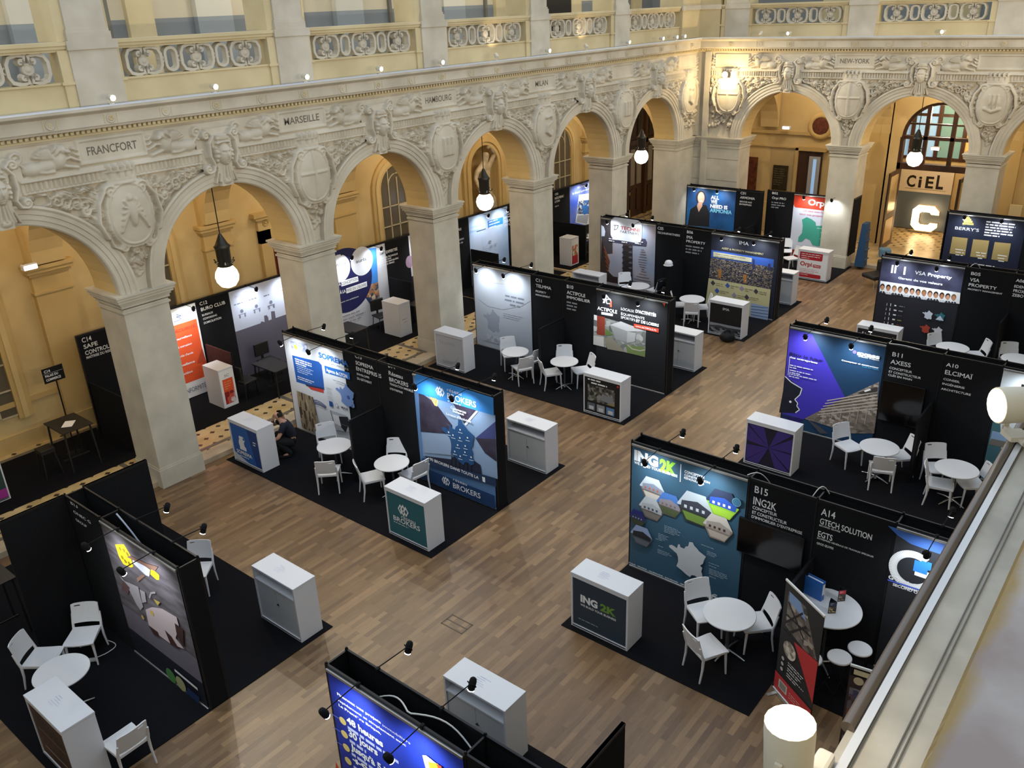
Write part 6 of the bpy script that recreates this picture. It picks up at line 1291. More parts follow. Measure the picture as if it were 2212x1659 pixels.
awall('black stand wall with white discs on navy beside a town photo', 19.6, 15.3, 20.5, [(15.3,17.62,'P',a_auris),(17.62,18.62,'B',nm(ZL,[('C08',862,455,945,440,858,405),('LAMY EXPERTISE',875,535,1170,460,870,490),('EXPERTISE TECHNIQUE',880,605,1175,535,878,578),('CONSTRUCTION',882,640,1070,600,880,612),('EXPERTISE IMMOBILI\u00c8RE',885,675,1185,600,883,648),('DE VALEUR V\u00c9NALE',890,715,1120,660,888,688)])),(18.62,20.5,'P',a_lamy)], sides=[(17.64,1.0,1.35,BLACKF)])
awall('pale blue stand wall with a network diagram between two pillars', 19.6, 20.6, 24.65, [(20.6,21.5,'B',nm(ZT,[('TERRITOIRE',0,900,240,830,0,865)],[(185,960,.4,2,.12)])),(21.5,23.62,'P',a_terr),(23.62,24.65,'B',nm(ZT,[('C04',842,570,893,560,840,535),('COMMUNAUT\u00c9',840,632,955,605,838,612),('DE COMMUNES',842,665,968,635,840,645),('DES MONTS',848,725,1015,680,845,690),('DU LYONNAIS',848,775,1062,713,846,735)]))], sides=[(21.55,1.2,1.35,BLACKF),(23.7,1.1,1.3,BLACKF)])
awall('violet blue stand wall with a folded newspaper print', 19.6, 25.2, 29.4, [(25.2,26.3,'P',a_red),(26.3,27.45,'B',nm(ZT,[('C02',1553,340,1600,330,1551,312),('NOUVEAU',1552,400,1675,370,1550,365),('LYON',1552,445,1620,430,1550,410)],[(1552,490,.35,1,.1)])),(27.45,29.4,'P',a_lyon)], sides=[(26.35,1.5,1.35,BLACKF)])
# ---- carpets
def carpet(a, b, label, z=0): mb = MB(); mb.box((a[0],a[1],z+.001),(b[0],b[1],z+.012), CARPET); tag(mb.build('carpet'), label, 'carpet')
for a, b, l in (((2.43,9.57),(6.66,15.8),'black carpet under the cow print stand'),((2.43,.3),(6.66,6.58),'black carpet under the royal blue print stand'),((8.98,9.58),(13.16,15.98),'black carpet under the roofing and network stands'),((15.52,9.58),(19.72,15.98),'black carpet under the pale grey and aerial photo stands'),
 ((22.02,9.6),(26.32,15.98),'black carpet under the bone spine and skyline stands'),((28.6,9.62),(31.0,15.98),'black carpet under the blue portrait and region map stands'),((8.90,3.38),(13.16,6.6),'black carpet under the hexagon print stand'),((9.66,.3),(13.16,3.37),'black carpet under the high table and stools'),((15.4,.3),(19.7,6.64),'black carpet under the purple print stand'),((22.0,.3),(26.3,6.72),'black carpet under the portraits stand'),((28.6,.3),(30.6,6.6),'black carpet under the gold boxes stand')): carpet(a, b, l)
for x0, x1, y0, l in ((3.0,7.95,17.62,'black carpet in the aisle under the sign stand and high table'),(7.97,14.2,17.62,'black carpet in the aisle before the skyline silhouette wall'),(15.2,20.5,17.75,'black carpet in the aisle before the navy discs wall'),(20.55,24.7,17.8,'black carpet in the aisle before the network diagram wall'),(25.0,29.5,17.85,'black carpet in the aisle before the newspaper wall')): carpet((x0,y0),(x1,19.9),l,.1)
mb = MB(); mb.box((31.5,6.3,.1),(34.2,9.9,.104), nmat('mat stone','#b49a6c','#c9b48a',scale=2,rough=.25)) ; struct(mb.build('floor_entrance'))
# ------------------------------------------------------------------ arm spotlights clipped to the stand walls
SPOTM = mat('#f4f8ff', .3, emit=22.0); _ARM = None
SPOT_E = 40.0
def spotlight(name, loc, target, energy, size, col, blend=.7, r=.03, parent=None):
    l = bpy.data.lights.new(name, 'SPOT'); l.energy = energy; l.color = col; l.spot_size = size; l.spot_blend = blend; l.shadow_soft_size = r
    o = bpy.data.objects.new(name, l); COL.objects.link(o); o.location = loc; d = Vector(target)-Vector(loc); o.rotation_euler = d.to_track_quat('-Z','Y').to_euler(); return o
def pointlight(name, loc, energy, col, r=.1):
    l = bpy.data.lights.new(name, 'POINT'); l.energy = energy; l.color = col; l.shadow_soft_size = r; o = bpy.data.objects.new(name, l); COL.objects.link(o); o.location = loc; return o
def arm_lamp(x, y, z, rz, label, energy=None, on=True):
    """clip at (x, y, z) on a wall top, arm reaching out along local +X, head tipped back to the wall"""
    global _ARM
    g = 'black arm spotlights on the stand walls'
    if _ARM is None:
        t = thing('arm_spotlight', label, 'spotlight', (x,y,z), rz, g)
        mb = MB(); mb.bbox((-.03,-.02,-.03),(.02,.02,.015), BLACK, .005); mb.build('clamp', t)
        mb = MB(); mb.tube([(0,0,.0),(.02,0,.015),(.44,0,-.01)], .007, BLACK, 6); mb.build('arm', t)
        M_ = Matrix.Translation((.475,0,-.03)) @ Matrix.Rotation(.42,4,'Y')
        mb = MB(); mb.lathe([(.030,-.075),(.040,-.06),(.042,.03),(.036,.06),(.02,.075)], BLACK, 14, mtx=M_); mb.tube([(.45,.045,.0),(.47,.05,-.03),(.475,.05,-.05)], .007, BLACK, 6); mb.tube([(.45,-.045,.0),(.47,-.05,-.03),(.475,-.05,-.05)], .007, BLACK, 6); mb.tube([(.44,0,-.01),(.45,.045,.0)], .006, BLACK, 5); mb.tube([(.44,0,-.01),(.45,-.045,.0)], .006, BLACK, 5)
        h = mb.build('lamp_head', t); mb = MB(); mb.lathe([(.034,-.079),(.036,-.074)], SPOTM, 14, mtx=M_); mb.build('lens', h); _ARM = t
    else: t = dup(_ARM, (x,y,z), rz, label)
    if on:
        c, s = math.cos(rz), math.sin(rz); e = SPOT_E*(energy or 1)
        spotlight('lamp', (x+.445*c, y+.445*s, z-.115), (x-.02*c, y-.02*s, z-.75), e, math.radians(135), (.86,.93,1.0), .9, .03)
def front_back(x, th, prints, tag_, ef=1.0, rear=True, rtag=None, z=2.5):
    """two lamps per print on the front, two per panel at the rear"""
    for k, (ya, yb, w) in enumerate(prints):
        for i, f in enumerate((.25,.72)):
            y = ya+(yb-ya)*f; o = 'first' if i == 0 else 'second'
            arm_lamp(x+.01, y, z, PI, '%s black spotlight over the %s, counted from the arcade end' % (o, w), ef)
            if rear: arm_lamp(x+th-.02, y, z, 0, '%s black spotlight reaching behind the %s, counted from the arcade end' % (o, w), .55)
front_back(10.93,.33,[(15.93,13.84,'roofing print'),(11.72,9.64,'network print')],'')
front_back(17.55,.33,[(15.93,13.84,'pale grey print'),(11.72,9.64,'aerial photo print')],'', 1.5)
front_back(24.12,.33,[(15.93,13.80,'bone spine print'),(11.84,9.64,'night skyline print')],'')
front_back(30.2,.3,[(15.95,13.92,'smiling woman print')],'', rear=False)
front_back(30.72,.12,[(11.9,9.78,'region map print')],'', rear=False)
front_back(10.90,.33,[(6.56,4.50,'hexagon photo print')],'')
front_back(10.90,.33,[(2.34,.32,'big letter print')],'', rear=True)
front_back(17.55,.33,[(6.60,4.54,'purple print')],'', 1.3)
front_back(17.55,.33,[(2.38,.32,'red triangle print')],'', rear=False)
front_back(24.1,.33,[(6.70,4.60,'portraits print')],'')
front_back(30.3,.3,[(6.56,4.30,'gold boxes print')],'', rear=False)
front_back(4.38,.33,[(11.66,9.60,'cow print')],'')
front_back(4.38,.33,[(6.53,4.46,'royal blue print')],'')
for x0, x1, y, w in ((9.55,10.92,YA,'orange banner'),(11.88,14.1,YA,'skyline silhouette'),(15.3,17.62,19.6,'navy discs print'),(18.62,20.5,19.6,'orange square print'),(21.5,23.62,19.6,'network diagram print'),(27.45,29.4,19.6,'newspaper print')):
    for i, f in enumerate((.25,.75)): arm_lamp(x0+(x1-x0)*f, y+.01, 2.6, -PI/2, '%s black spotlight over the %s in the aisle, from the camera end' % ('first' if i == 0 else 'second', w), 1.2)
# ------------------------------------------------------------------ loose things on the stands
def box_thing(name, a, b, m, label, cat, r=.01, group=None, rz=0, loc=None):
    mb = MB(); mb.bbox(a, b, m, r); o = mb.build(name); tag(o, label, cat, group)
    if loc: o.location = loc; o.rotation_euler.z = rz
    return o
# roll-up banners
def rollup(A0, B0, h, label, art, z=0):
    a, b = Vector((A0[0],A0[1],0)), Vector((B0[0],B0[1],0)); d = (b-a); w = d.length; d.normalize(); rz = math.atan2(d.y, d.x); c = (a+b)/2
    t = thing('roll_up_banner', label, 'roll-up banner', (c.x,c.y,z), rz)
    mb = MB(); mb.bbox((-w/2,-.0,.0),(w/2,.12,.075), ALU, .015); mb.box((-w/2+.05,-.12,0),(-w/2+.1,.2,.012), ALU); mb.box((w/2-.1,-.12,0),(w/2-.05,.2,.012), ALU); mb.build('base', t)
    mb = MB(); mb.tube([(0,.07,.05),(0,.06,h)], .01, DARKALU, 6); mb.build('pole', t)
    mb = MB(); mb.bbox((-w/2,.03,h-.02),(w/2,.055,h+.015), mat('#dcdcda', .4), .006); mb.build('top_rail', t)
    mb = MB(); mb.box((-w/2+.005,.043,.06),(w/2-.005,.046,h), BLACKF); A = Art((-w/2,.042,.06), (1,0,0), (0,0,1), mb); A.W = w; A.H = h-.06; art(A); A.build('printed_sheet', t); return t
def r_red(A):
    RD = mat('#c2383a', .6); W, H = A.W, A.H; A.rect(.005,0,W-.005,H, mat('#2b2a2b', .6)); A.poly([(.08,H*.93),(W*.55,H*.93),(W*.95,H*.60),(W*.62,H*.58),(.1,H*.62)], photo_mat('steel beams', ['#4a4440','#8a8078','#2c2826','#b3a69a','#6e6259'], 12), False)
    A.poly([(.1,H*.93),(W*.42,H*.93),(W*.6,H*.82),(.12,H*.85)], mat('#7f9cc8', .6), False)
    for p in (((.08,H*.64),(W*.5,H*.86)),((.1,H*.84),(W*.6,H*.66)),((.2,H*.6),(W*.62,H*.78)),((.08,H*.72),(W*.75,H*.74))): A.line(p[0], p[1], .03, mat('#221f1e', .6), False)
    A.poly([(.02,H*.58),(W*.9,H*.57),(W*.9,H*.55),(.02,H*.55)], mat('#2b2a2b', .6), False); A.poly([(W*.38,H*.565),(W-.005,H*.60),(W-.005,H*.22)], RD, False); A.disc((W*.3,H*.45), .14, photo_mat('dome print', ['#8a7f72','#c0b4a4','#5a5148','#d8cfc0'], 16))
    for k in range(3): A.bars(W*.3, H*(.345-.05*k), .4, 2, .04, W_, h=.012); A.disc((W*.16,H*(.33-.05*k)), .03, mat('#b9b4b0', .6))
    A.rect(.005,0,W-.005,H*.16, RD); A.rect(W*.13,H*.045,W*.36,H*.125, mat('#cfc8be', .6)); A.rect(W*.16,H*.055,W*.33,H*.115, mat('#8f897f', .6)); A.bars(W*.42,H*.1,.3,3,.04,mat('#e6b0a8', .6),h=.012)
rollup((9.57,3.34), (9.12,2.64), 1.93, 'black and red roll-up banner with steel beam photo, between the two front tables', r_red)
def r_dark(A):
    A.rect(.005,0,A.W-.005,A.H, mat('#3a2c2c', .6)); A.rect(.01,A.H*.9,A.W-.01,A.H*.99, BLACK)
    for k in range(4): A.disc((.12+.16*k,A.H*.86), .06, mat('#cdbd9a', .6))
    A.rect(.03,.1,A.W-.03,A.H*.78, photo_mat('busy print', ['#3c2e2c','#6a5854','#8f8a92','#2a2022','#7a4a3e','#4a4a6a'], 9)); A.rect(.05,A.H*.92,A.W-.1,A.H*.97, mat('#d8cba4', .6))
pa, pb = atz(1836,1440,1.6), atz(1905,1462,1.6); rollup((pa.x,pa.y), (pb.x,pb.y), 1.6, 'dark patterned roll-up banner with pale rings, behind the near cornice edge', r_dark)
# high table with binder and leaflets, folding stools
p = atz(1790,1312,1.07); HT = make_table('high_table', 'white round high table with a blue binder and leaflets on it', .46, 1.07, PLASTIC); HT.location = (p.x,p.y,0)
ST0 = None
for px, L in (((1858,1400),'white topped folding stool nearest the red panel'),((1814,1418),'white topped folding stool between two others under the high table'),((1750,1420),'white topped folding stool partly hidden behind the black and red roll-up')):
    q = atz(*px, .76)
    if ST0 is None:
        ST0 = thing('folding_stool', L, 'stool', (q.x,q.y,0), .5, 'folding stools at the high table')
        mb = MB(); mb.lathe([(.15,.725),(.165,.735),(.165,.75),(.155,.76)], PLASTIC, 28); mb.build('seat', ST0)
        for s in (-1,1):
            for k in (-1,1): mb = MB(); mb.tube([(k*.12,s*.10,.73),(-k*.17,s*.14,.0)], .011, BLACK, 6); mb.build('leg', ST0)
        mb = MB(); mb.tube([(-.10,-.12,.22),(-.10,.12,.22)], .008, BLACK, 6); mb.tube([(.10,-.12,.22),(.10,.12,.22)], .008, BLACK, 6); mb.build('footrest', ST0)
    else: dup(ST0, (q.x,q.y,0), R_.uniform(0,3), L)
def open_binder(loc, rz):
    B = mat('#2f6fc0', .45); t = thing('ring_binder', 'blue ring binder standing open on the white high table', 'binder', loc, rz)
    mb = MB(); mb.bbox((-.04,-.15,0),(-.034,.13,.32), B, .002); mb.build('cover', t); mb = MB(); mb.bbox((.034,-.15,0),(.04,.13,.32), B, .002); mb.build('cover', t)
    mb = MB(); mb.bbox((-.04,-.156,0),(.04,-.15,.32), B, .002); sp = mb.build('spine', t); mb = MB(); mb.box((-.026,-.159,.10),(.026,-.155,.28), W_); mb.build('spine_label', sp)
    mb = MB(); mb.box((-.03,-.148,.005),(.018,.11,.30), mat('#d7dbe2', .7)); mb.build('papers', t)
q = atz(1764,1290,1.07); open_binder((q.x,q.y+.06,1.07), -.2)
def leaflet(loc, rz, label, c1, c2):
    t = thing('leaflet_stand', label, 'leaflet stand', loc, rz, 'folded leaflet stands on the high table'); D = mat('#24262c', .5)
    for k in range(3):
        a = k*2*PI/3; M_ = Matrix.Rotation(a,4,'Z'); mb = MB(); mb.box((-.055,-.034,0),(.055,-.031,.2), D, M_); A = Art(M_ @ Vector((-.055,-.0345,0)), M_.to_3x3() @ Vector((1,0,0)), (0,0,1), mb); A.step = .0004
        A.rect(.006,.02,.104,.12, photo_mat('leaflet photo '+c1, ['#2a2a2e','#8a7a5c','#4a4c58','#c0ae84',c2], 40)); A.rect(.006,.13,.104,.195, mat(c1, .5)); A.bars(.02,.175,.06,2,.018,W_,h=.005); A.build('face', t)
for px, rz, L, c1, c2 in (((1712,1300),.3,'red topped leaflet stand half hidden behind the roll-up banner','#b23a34','#5a2c28'),((1796,1258),.5,'blue topped leaflet stand at the back of the high table','#2f4488','#3a4c80'),((1815,1296),.1,'red topped leaflet stand on the far rim of the high table','#c22f3c','#4a4a50'),((1795,1322),.0,'dark leaflet stand with a lit interior photo, nearest on the high table','#25305a','#d8b878')):
    q = atz(*px, 1.07); leaflet((q.x,q.y,1.07), rz-.9, L, c1, c2)
mb = MB(); a, b = atz(1880,1425,0), atz(1935,1445,0); mb.bbox((a.x,b.y,.02),(a.x+.05,a.y,.62), mat('#8a3024', .7), .008); mb.bbox((a.x,b.y,.02),(a.x+.5,b.y+.05,.62), mat('#8a3024', .7), .008); tag(mb.build('red_screen'), 'low dark red folding screen behind the white stools', 'screen')
# televisions on two black panels
def tv(x, y0, y1, z0, z1, label):
    t = thing('television', label, 'television', (x,(y0+y1)/2,z0)); w, h = y1-y0, z1-z0
    mb = MB(); mb.bbox((-.06,-w/2,0),(-.015,w/2,h), mat('#0c0c0e', .3), .006); mb.build('casing', t); mb = MB(); mb.box((-.063,-w/2+.015,.015),(-.059,w/2-.015,h-.015), mat('#050507', .12)); mb.build('screen', t); mb = MB(); mb.box((-.02,-.2,h*.3),(.0,.2,h*.7), DARKALU); mb.build('bracket', t)
tv(10.9, 3.54, 4.58, 1.18, 1.80, 'black television on the wall beside the hexagon photo print'); tv(17.55, 3.66, 4.50, .80, 1.72, 'black television on the wall beside the purple print')
# crouching man
SKIN = nmat('skin', '#b98a72', '#c89a80', scale=6, rough=.6)
def person():
    f = atz(640,985,0); base = Vector((10.02, 15.02, 0)); rz = 2.55
    t = thing('person', 'balding man in a navy T-shirt crouching beside the blue dog counter, hand at face', 'person', base, rz)
    # local +X is where he faces
    CL = mat('#0d1124', .85); PT = mat('#0b0c11', .9)
    J = dict(pel=(-.12,0,.34,.15,.13), wai=(-.10,0,.52,.135,.12), che=(.02,0,.72,.16,.13), nec=(.10,0,.88,.055), jaw=(.145,0,.935,.055), hea=(.155,0,1.0,.082), top=(.14,0,1.055,.075),
      ls=(.05,.19,.80,.06), le=(.20,.27,.56,.046), lw=(.42,.18,.46,.034), lh=(.49,.14,.45,.036),
      rs=(.05,-.19,.80,.06), re=(.26,-.25,.66,.046), rw=(.27,-.09,.84,.032), rh=(.235,-.05,.92,.034),
      lhp=(-.10,.10,.32,.11), lk=(.28,.20,.46,.078), la=(-.02,.17,.10,.048), lt=(.18,.19,.035,.04), rhp=(-.10,-.10,.32,.11), rk=(.26,-.20,.46,.078), ra=(-.04,-.17,.10,.048), rt=(.16,-.20,.035,.04))
    E2 = [('pel','wai'),('wai','che'),('che','nec'),('nec','jaw'),('jaw','hea'),('hea','top'),('che','ls'),('ls','le'),('le','lw'),('lw','lh'),('che','rs'),('rs','re'),('re','rw'),('rw','rh'),('pel','lhp'),('lhp','lk'),('lk','la'),('la','lt'),('pel','rhp'),('rhp','rk'),('rk','ra'),('ra','rt')]
    body = skinned('body', J, E2, 'pel', SKIN, t)
    def cloth(nm, keep, m, off=.012):
        me = body.data; bm = bmesh.new(); bm.from_mesh(me); bmesh.ops.delete(bm, geom=[v for v in bm.verts if not keep(v.co)], context='VERTS')
        bm.normal_update()
        for v in bm.verts: v.co += v.normal*off
        m2 = bpy.data.meshes.new(nm); bm.to_mesh(m2); bm.free(); m2.materials.clear(); m2.materials.append(m); m2.polygons.foreach_set('material_index', [0]*len(m2.polygons)); o = link(nm, m2, t); md = o.modifiers.new('s','SOLIDIFY'); md.thickness = .012; md.offset = 0; return o
    def near(p, a, b):
        a, b = Vector(a), Vector(b); d = b-a; s = max(0, min(1, (p-a).dot(d)/d.length_squared)); return (p-a-d*s).length, s
    seg = lambda p, a, b: near(p, J[a][:3], J[b][:3])
    def zone(p):
        best = min(((seg(p,a,b)[0]/max(J[a][3],J[b][3]), a, b) for a, b in E2)); return best[1], best[2], seg(p, best[1], best[2])[1]
    legs = {'lhp','lk','la','rhp','rk','ra'}
    cloth('trousers', lambda p: (lambda z: (z[0] in legs and not (z[0] in ('la','ra'))) or z[0] == 'pel' and (z[1] in legs or z[2] < .35))(zone(p)), PT)
    cloth('t_shirt', lambda p: (lambda z: (z[0] in ('pel','wai') and z[1] in ('wai','che')) or (z[0] == 'che' and z[1] in ('ls','rs')) or (z[0] == 'che' and z[1] == 'nec' and z[2] < .55) or (z[0] in ('ls','rs') and z[2] < .62))(zone(p)), CL)
    for s in (1,-1):
        mb = MB(); a = J['lt' if s > 0 else 'rt']; mb.lathe([(.03,-.0),(.05,.02),(.055,.08),(.05,.18),(.045,.24),(.02,.27)], BLACK, 12, mtx=Matrix.Translation((a[0]-.2,a[1],.045)) @ Matrix.Rotation(PI/2,4,'Y') @ Matrix.Scale(.75,4,(1,0,0))); mb.build('shoe', t)
    # head details
    def sphere(c, r, m, nm, sc=(1,1,1)):
        bm = bmesh.new(); bmesh.ops.create_uvsphere(bm, u_segments=16, v_segments=10, radius=1); 
        for v in bm.verts: v.co = Vector((c[0]+v.co.x*r*sc[0], c[1]+v.co.y*r*sc[1], c[2]+v.co.z*r*sc[2]))
        mb = MB(); mb.bm(bm, m, smooth=True); return mb
    hd = MB()
    for part in (sphere((.245,0,.985), .017, SKIN, '', (1.2,.8,1.6)), sphere((.16,.088,.99), .022, SKIN, '', (.8,.5,1.4)), sphere((.16,-.088,.99), .022, SKIN, '', (.8,.5,1.4)), sphere((.225,0,.93), .03, SKIN, '', (.7,1,.5))): hd.add(part.v, part.f, SKIN, True)
    for s in (1,-1): e = sphere((.232,s*.032,1.005), .011, mat('#2a2220', .3), '', (.6,1.2,.8)); hd.add(e.v, e.f, mat('#2a2220', .3), True)
    e = sphere((.236,0,.952), .012, mat('#8a5448', .5), '', (.5,2.0,.45)); hd.add(e.v, e.f, mat('#8a5448', .5), True); hd.build('face_features', t)
    HA = nmat('dark hair', '#1c1512', '#2c211c', scale=30, rough=.9); bm = bmesh.new(); bmesh.ops.create_uvsphere(bm, u_segments=24, v_segments=14, radius=1)
    bmesh.ops.delete(bm, geom=[v for v in bm.verts if v.co.z < -.55 or v.co.x > .45 or (v.co.z > .72 and v.co.x > -.5)], context='VERTS')
    for v in bm.verts: v.co = Vector((.13+v.co.x*.099, v.co.y*.094, 1.015+v.co.z*.10))
    mb = MB(); mb.bm(bm, HA, smooth=True); mb.build('hair', t)
    # hands: five separate bent fingers each
    def hand(nm, w, fw, up, side, curl):
        w, fw, up = Vector(w), Vector(fw).normalized(), Vector(up).normalized(); lat = fw.cross(up).normalized()*side
        mb = MB(); mb.bbox((-.0,-.038,-.013),(.085,.038,.013), SKIN, .011, Matrix.Translation(w) @ Matrix((fw, lat, up)).transposed().to_4x4())
        for i, (o, L) in enumerate(((-.029,.062),(-.010,.074),(.010,.078),(.029,.072))):
            p0 = w+fw*.078+lat*o; p1 = p0+fw*L*.5-up*L*.12*curl; p2 = p1+fw*L*.32-up*L*.3*curl; p3 = p2+fw*L*.12-up*L*.32*curl; mb.tube([p0,p1,p2,p3], [.0092,.0088,.008,.006], SKIN, 8)
        p0 = w+fw*.02+lat*.036; mb.tube([p0, p0+fw*.03+lat*.025-up*.008, p0+fw*.062+lat*.030-up*.02], [.011,.0095,.007], SKIN, 8); mb.build(nm, t)
    hand('hand', J['lw'][:3], (.9,-.35,-.1), (.1,.1,1), -1, 1.0); hand('hand', (.262,-.075,.862), (-.15,.28,.95), (1,-.1,.1), 1, .6)
    mb = MB(); mb.lathe([(.036,-.012),(.038,0),(.036,.012)], mat('#222', .4), 14, mtx=Matrix.Translation((.268,-.10,.82))); mb.build('wristwatch', t)
person()
# black furniture in the aisles
def black_table(x0, x1, y0, y1, top, label, z=.1, name='black_table'):
    t = thing(name, label, 'table', ((x0+x1)/2,(y0+y1)/2,z)); w, d, h = (x1-x0)/2, (y1-y0)/2, top-z; B = mat('#1c1b1b', .5)
    mb = MB(); mb.bbox((-w,-d,h-.03),(w,d,h), B, .006); mb.build('table_top', t)
    for sx in (-1,1):
        for sy in (-1,1): mb = MB(); mb.tube([(sx*(w-.06),sy*(d-.06),h-.03),(sx*(w-.03),sy*(d-.03),0)], .022, B, 6); mb.build('leg', t)
    mb = MB(); mb.box((-w+.05,-.01,.18),(w-.05,.01,.21), B); mb.build('stretcher', t); return t
black_table(6.48,7.16,17.98,18.88,1.12,'black high table with a white sheet of paper, by the sign stand')
black_table(11.6,12.2,17.5,18.5,.85,'dark table before the skyline silhouette wall'); black_table(14.6,15.25,18.0,18.9,.85,'dark table half hidden behind the second pillar'); black_table(17.3,18.1,17.85,18.6,.85,'dark table beside the narrow white counter with a plain end'); black_table(26.6,27.6,17.95,18.65,.85,'dark table scattered with white papers before the newspaper wall')
black_table(3.0,3.62,13.5,14.2,1.1,'black high table behind the full height wall at the frame edge', 0.012)
B_ = mat('#161616', .5)
t = thing('black_stool', 'black metal stool pushed up beside the high table', 'stool', (6.22,18.45,.1)); mb = MB(); mb.bbox((-.16,-.16,.63),(.16,.16,.66), B_, .02); mb.box((-.15,-.15,.56),(.15,.15,.63), B_); mb.build('seat', t)
for sx in (-1,1):
    for sy in (-1,1): mb = MB(); mb.tube([(sx*.12,sy*.12,.6),(sx*.18,sy*.18,0)], .018, B_, 6); mb.build('leg', t)
BC = None
for x, y, rz, L in ((12.45,19.0,-PI/2,'black chair behind the dark table under the skyline silhouette'),(11.25,18.35,.1,'black chair at the end of the dark table near the dark red divider'),(16.75,19.1,-PI/2-.2,'black chair before the town photo'),(27.9,18.95,-PI/2-.3,'black chair behind the table with papers'),(8.9,18.7,-PI/2,'black chair in the shadow behind the first pillar')):
    if BC is None:
        BC = thing('black_chair', L, 'chair', (x,y,.1), rz, 'black padded chairs in the aisle')
        mb = MB(); mb.bbox((-.22,-.24,.42),(.24,.24,.48), B_, .03); mb.build('seat', BC); mb = MB(); mb.bbox((-.27,-.23,.55),(-.21,.23,.92), B_, .028); mb.box((-.26,-.03,.4),(-.23,.03,.6), B_); mb.build('backrest', BC)
        for sx in (-1,1):
            for sy in (-1,1): mb = MB(); mb.tube([(sx*.18,sy*.19,.43),(sx*.22,sy*.22,0)], .014, B_, 6); mb.build('leg', BC)
    else: dup(BC, (x,y,.1), rz, L)
t = thing('sign_stand', 'black sign on a pole with white lettering behind the high table', 'sign stand', (7.02,18.98,.1)); mb = MB(); mb.lathe([(.2,0),(.2,.015),(.02,.02)], BLACK, 20); mb.build('base', t); mb = MB(); mb.tube([(0,0,.02),(0,0,1.85)], .016, BLACK, 8); mb.build('pole', t)
mb = MB(); mb.box((-.25,-.02,1.83),(.20,.0,2.17), BLACK); A = Art((-.25,-.022,1.83), (1,0,0), (0,0,1), mb); A.text('C14', .04, .245, .06, W_, w=.13, bold=.02); A.text('PALAIS DU', .04, .14, .055, W_, w=.28, bold=.02); A.text('COMMERCE', .04, .05, .055, W_, w=.32, bold=.02); A.rect(.02,.215,.43,.225, GD); A.build('sign_board', t)
q = atz(148,916,1.12); box_thing('paper_sheet', (-.11,-.16,0),(.11,.16,.004), mat('#eceae6', .7), 'white sheet of paper lying on the black high table', 'paper', .001, None, -.7, (q.x,q.y,1.122))
for i, (dx, dy, rz) in enumerate(((-.3,.1,.4),(-.1,-.15,1.1),(.12,.12,.2),(.3,-.1,.8),(.0,.05,2.0))):
    box_thing('paper_sheet', (-.11,-.15,0),(.11,.15,.003), mat('#e6e6e6', .7), 'loose white sheet on the table with papers, '+('end nearest the market photo counter','front edge','back edge','far end','middle, on top')[i], 'paper', .001, None, rz, (27.1+dx,18.3+dy,.851+.004*i))
# jacket and hard hat
c = CHAIR_J = [o for o in COL.objects if o.get('label','').startswith('white chair with a dark jacket')][0]
M_ = Matrix.Translation(c.location) @ Matrix.Rotation(c.rotation_euler.z,4,'Z'); mb = MB(); vs = []; nn = 9
for i in range(nn):
    y = -.24+.48*i/(nn-1)
    for (x, z) in ((-.20,.55),(-.225,.7),(-.255,.84),(-.285,.865),(-.325,.84),(-.335,.65),(-.34,.42)): vs.append(M_ @ Vector((x+.012*math.sin(9*y+z*8), y*(1.0-.12*(z > .83)), z+.012*math.cos(11*y))))
fs = [[i*7+j,i*7+j+1,(i+1)*7+j+1,(i+1)*7+j] for i in range(nn-1) for j in range(6)]
mb.add(vs, fs, mat('#10151c', .9), True); o = mb.build('jacket'); md = o.modifiers.new('s','SOLIDIFY'); md.thickness = .012; tag(o, 'dark jacket hung over the back of a white chair near the bone spine print', 'jacket')
p = Vector((23.45,12.72,0)); t = thing('hard_hat', 'white hard hat resting on the end of the low black divider', 'helmet', (23.18,12.78,1.52)); mb = MB(); mb.lathe([(.125,0),(.13,.03),(.12,.09),(.085,.14),(.03,.16)], WHITE, 24); mb.build('shell', t); mb = MB(); mb.lathe([(.15,.0),(.152,.008),(.12,.012)], WHITE, 24, c=(-.02,0,0)); mb.build('brim', t)
# bag, loose cleaner, leaflet rack, cords, floor hatch
mb = MB(); bm = bmesh.new(); bmesh.ops.create_uvsphere(bm, u_segments=18, v_segments=10, radius=1)
for v in bm.verts: k = 1+.12*math.sin(5*v.co.x+3*v.co.z)*math.cos(4*v.co.y); v.co = Vector((v.co.x*.17*k, v.co.y*.22*k, max(-.14,v.co.z*.17*k)+.14))
t = thing('black_bag', 'black bag on the parquet against the skyline counter', 'bag', (21.82,10.02,0), .3); mb.bm(bm, mat('#0e0e10', .8), smooth=True); mb.build('body', t); mb = MB(); mb.tube([(-.08,-.1,.26),(-.06,-.05,.34),(-.06,.05,.34),(-.08,.1,.26)], .012, BLACK, 6); mb.build('handle', t)
t = thing('lounge_chair', 'black padded lounge chair half hidden behind the portraits wall', 'chair', (29.2,8.25,0), 2.6); mb = MB(); mb.bbox((-.33,-.32,.28),(.33,.32,.44), B_, .06); mb.build('seat', t); mb = MB(); mb.bbox((-.42,-.32,.38),(-.26,.32,.82), B_, .06); mb.build('backrest', t)
for sx in (-1,1):
    for sy in (-1,1): mb = MB(); mb.tube([(sx*.24,sy*.24,.3),(sx*.28,sy*.28,0)], .016, ALU, 6); mb.build('leg', t)
t = thing('leaflet_rack', 'tall blue leaflet rack standing by the entrance side of the region map stand', 'leaflet rack', (30.95,9.32,.112)); BL = mat('#1d4468', .6); mb = MB(); mb.prism([(-.16,0),(.16,0),(.06,1.55),(-.1,1.55)], -.2, .2, BL, lambda a,b,d: (d,a,b)) ; mb.build('panel', t)
for k in range(4): mb = MB(); mb.box((-.19,-.2+.02*k,.25+.34*k),(.19,-.11+.03*k,.28+.34*k), BL); mb.build('tray', t)
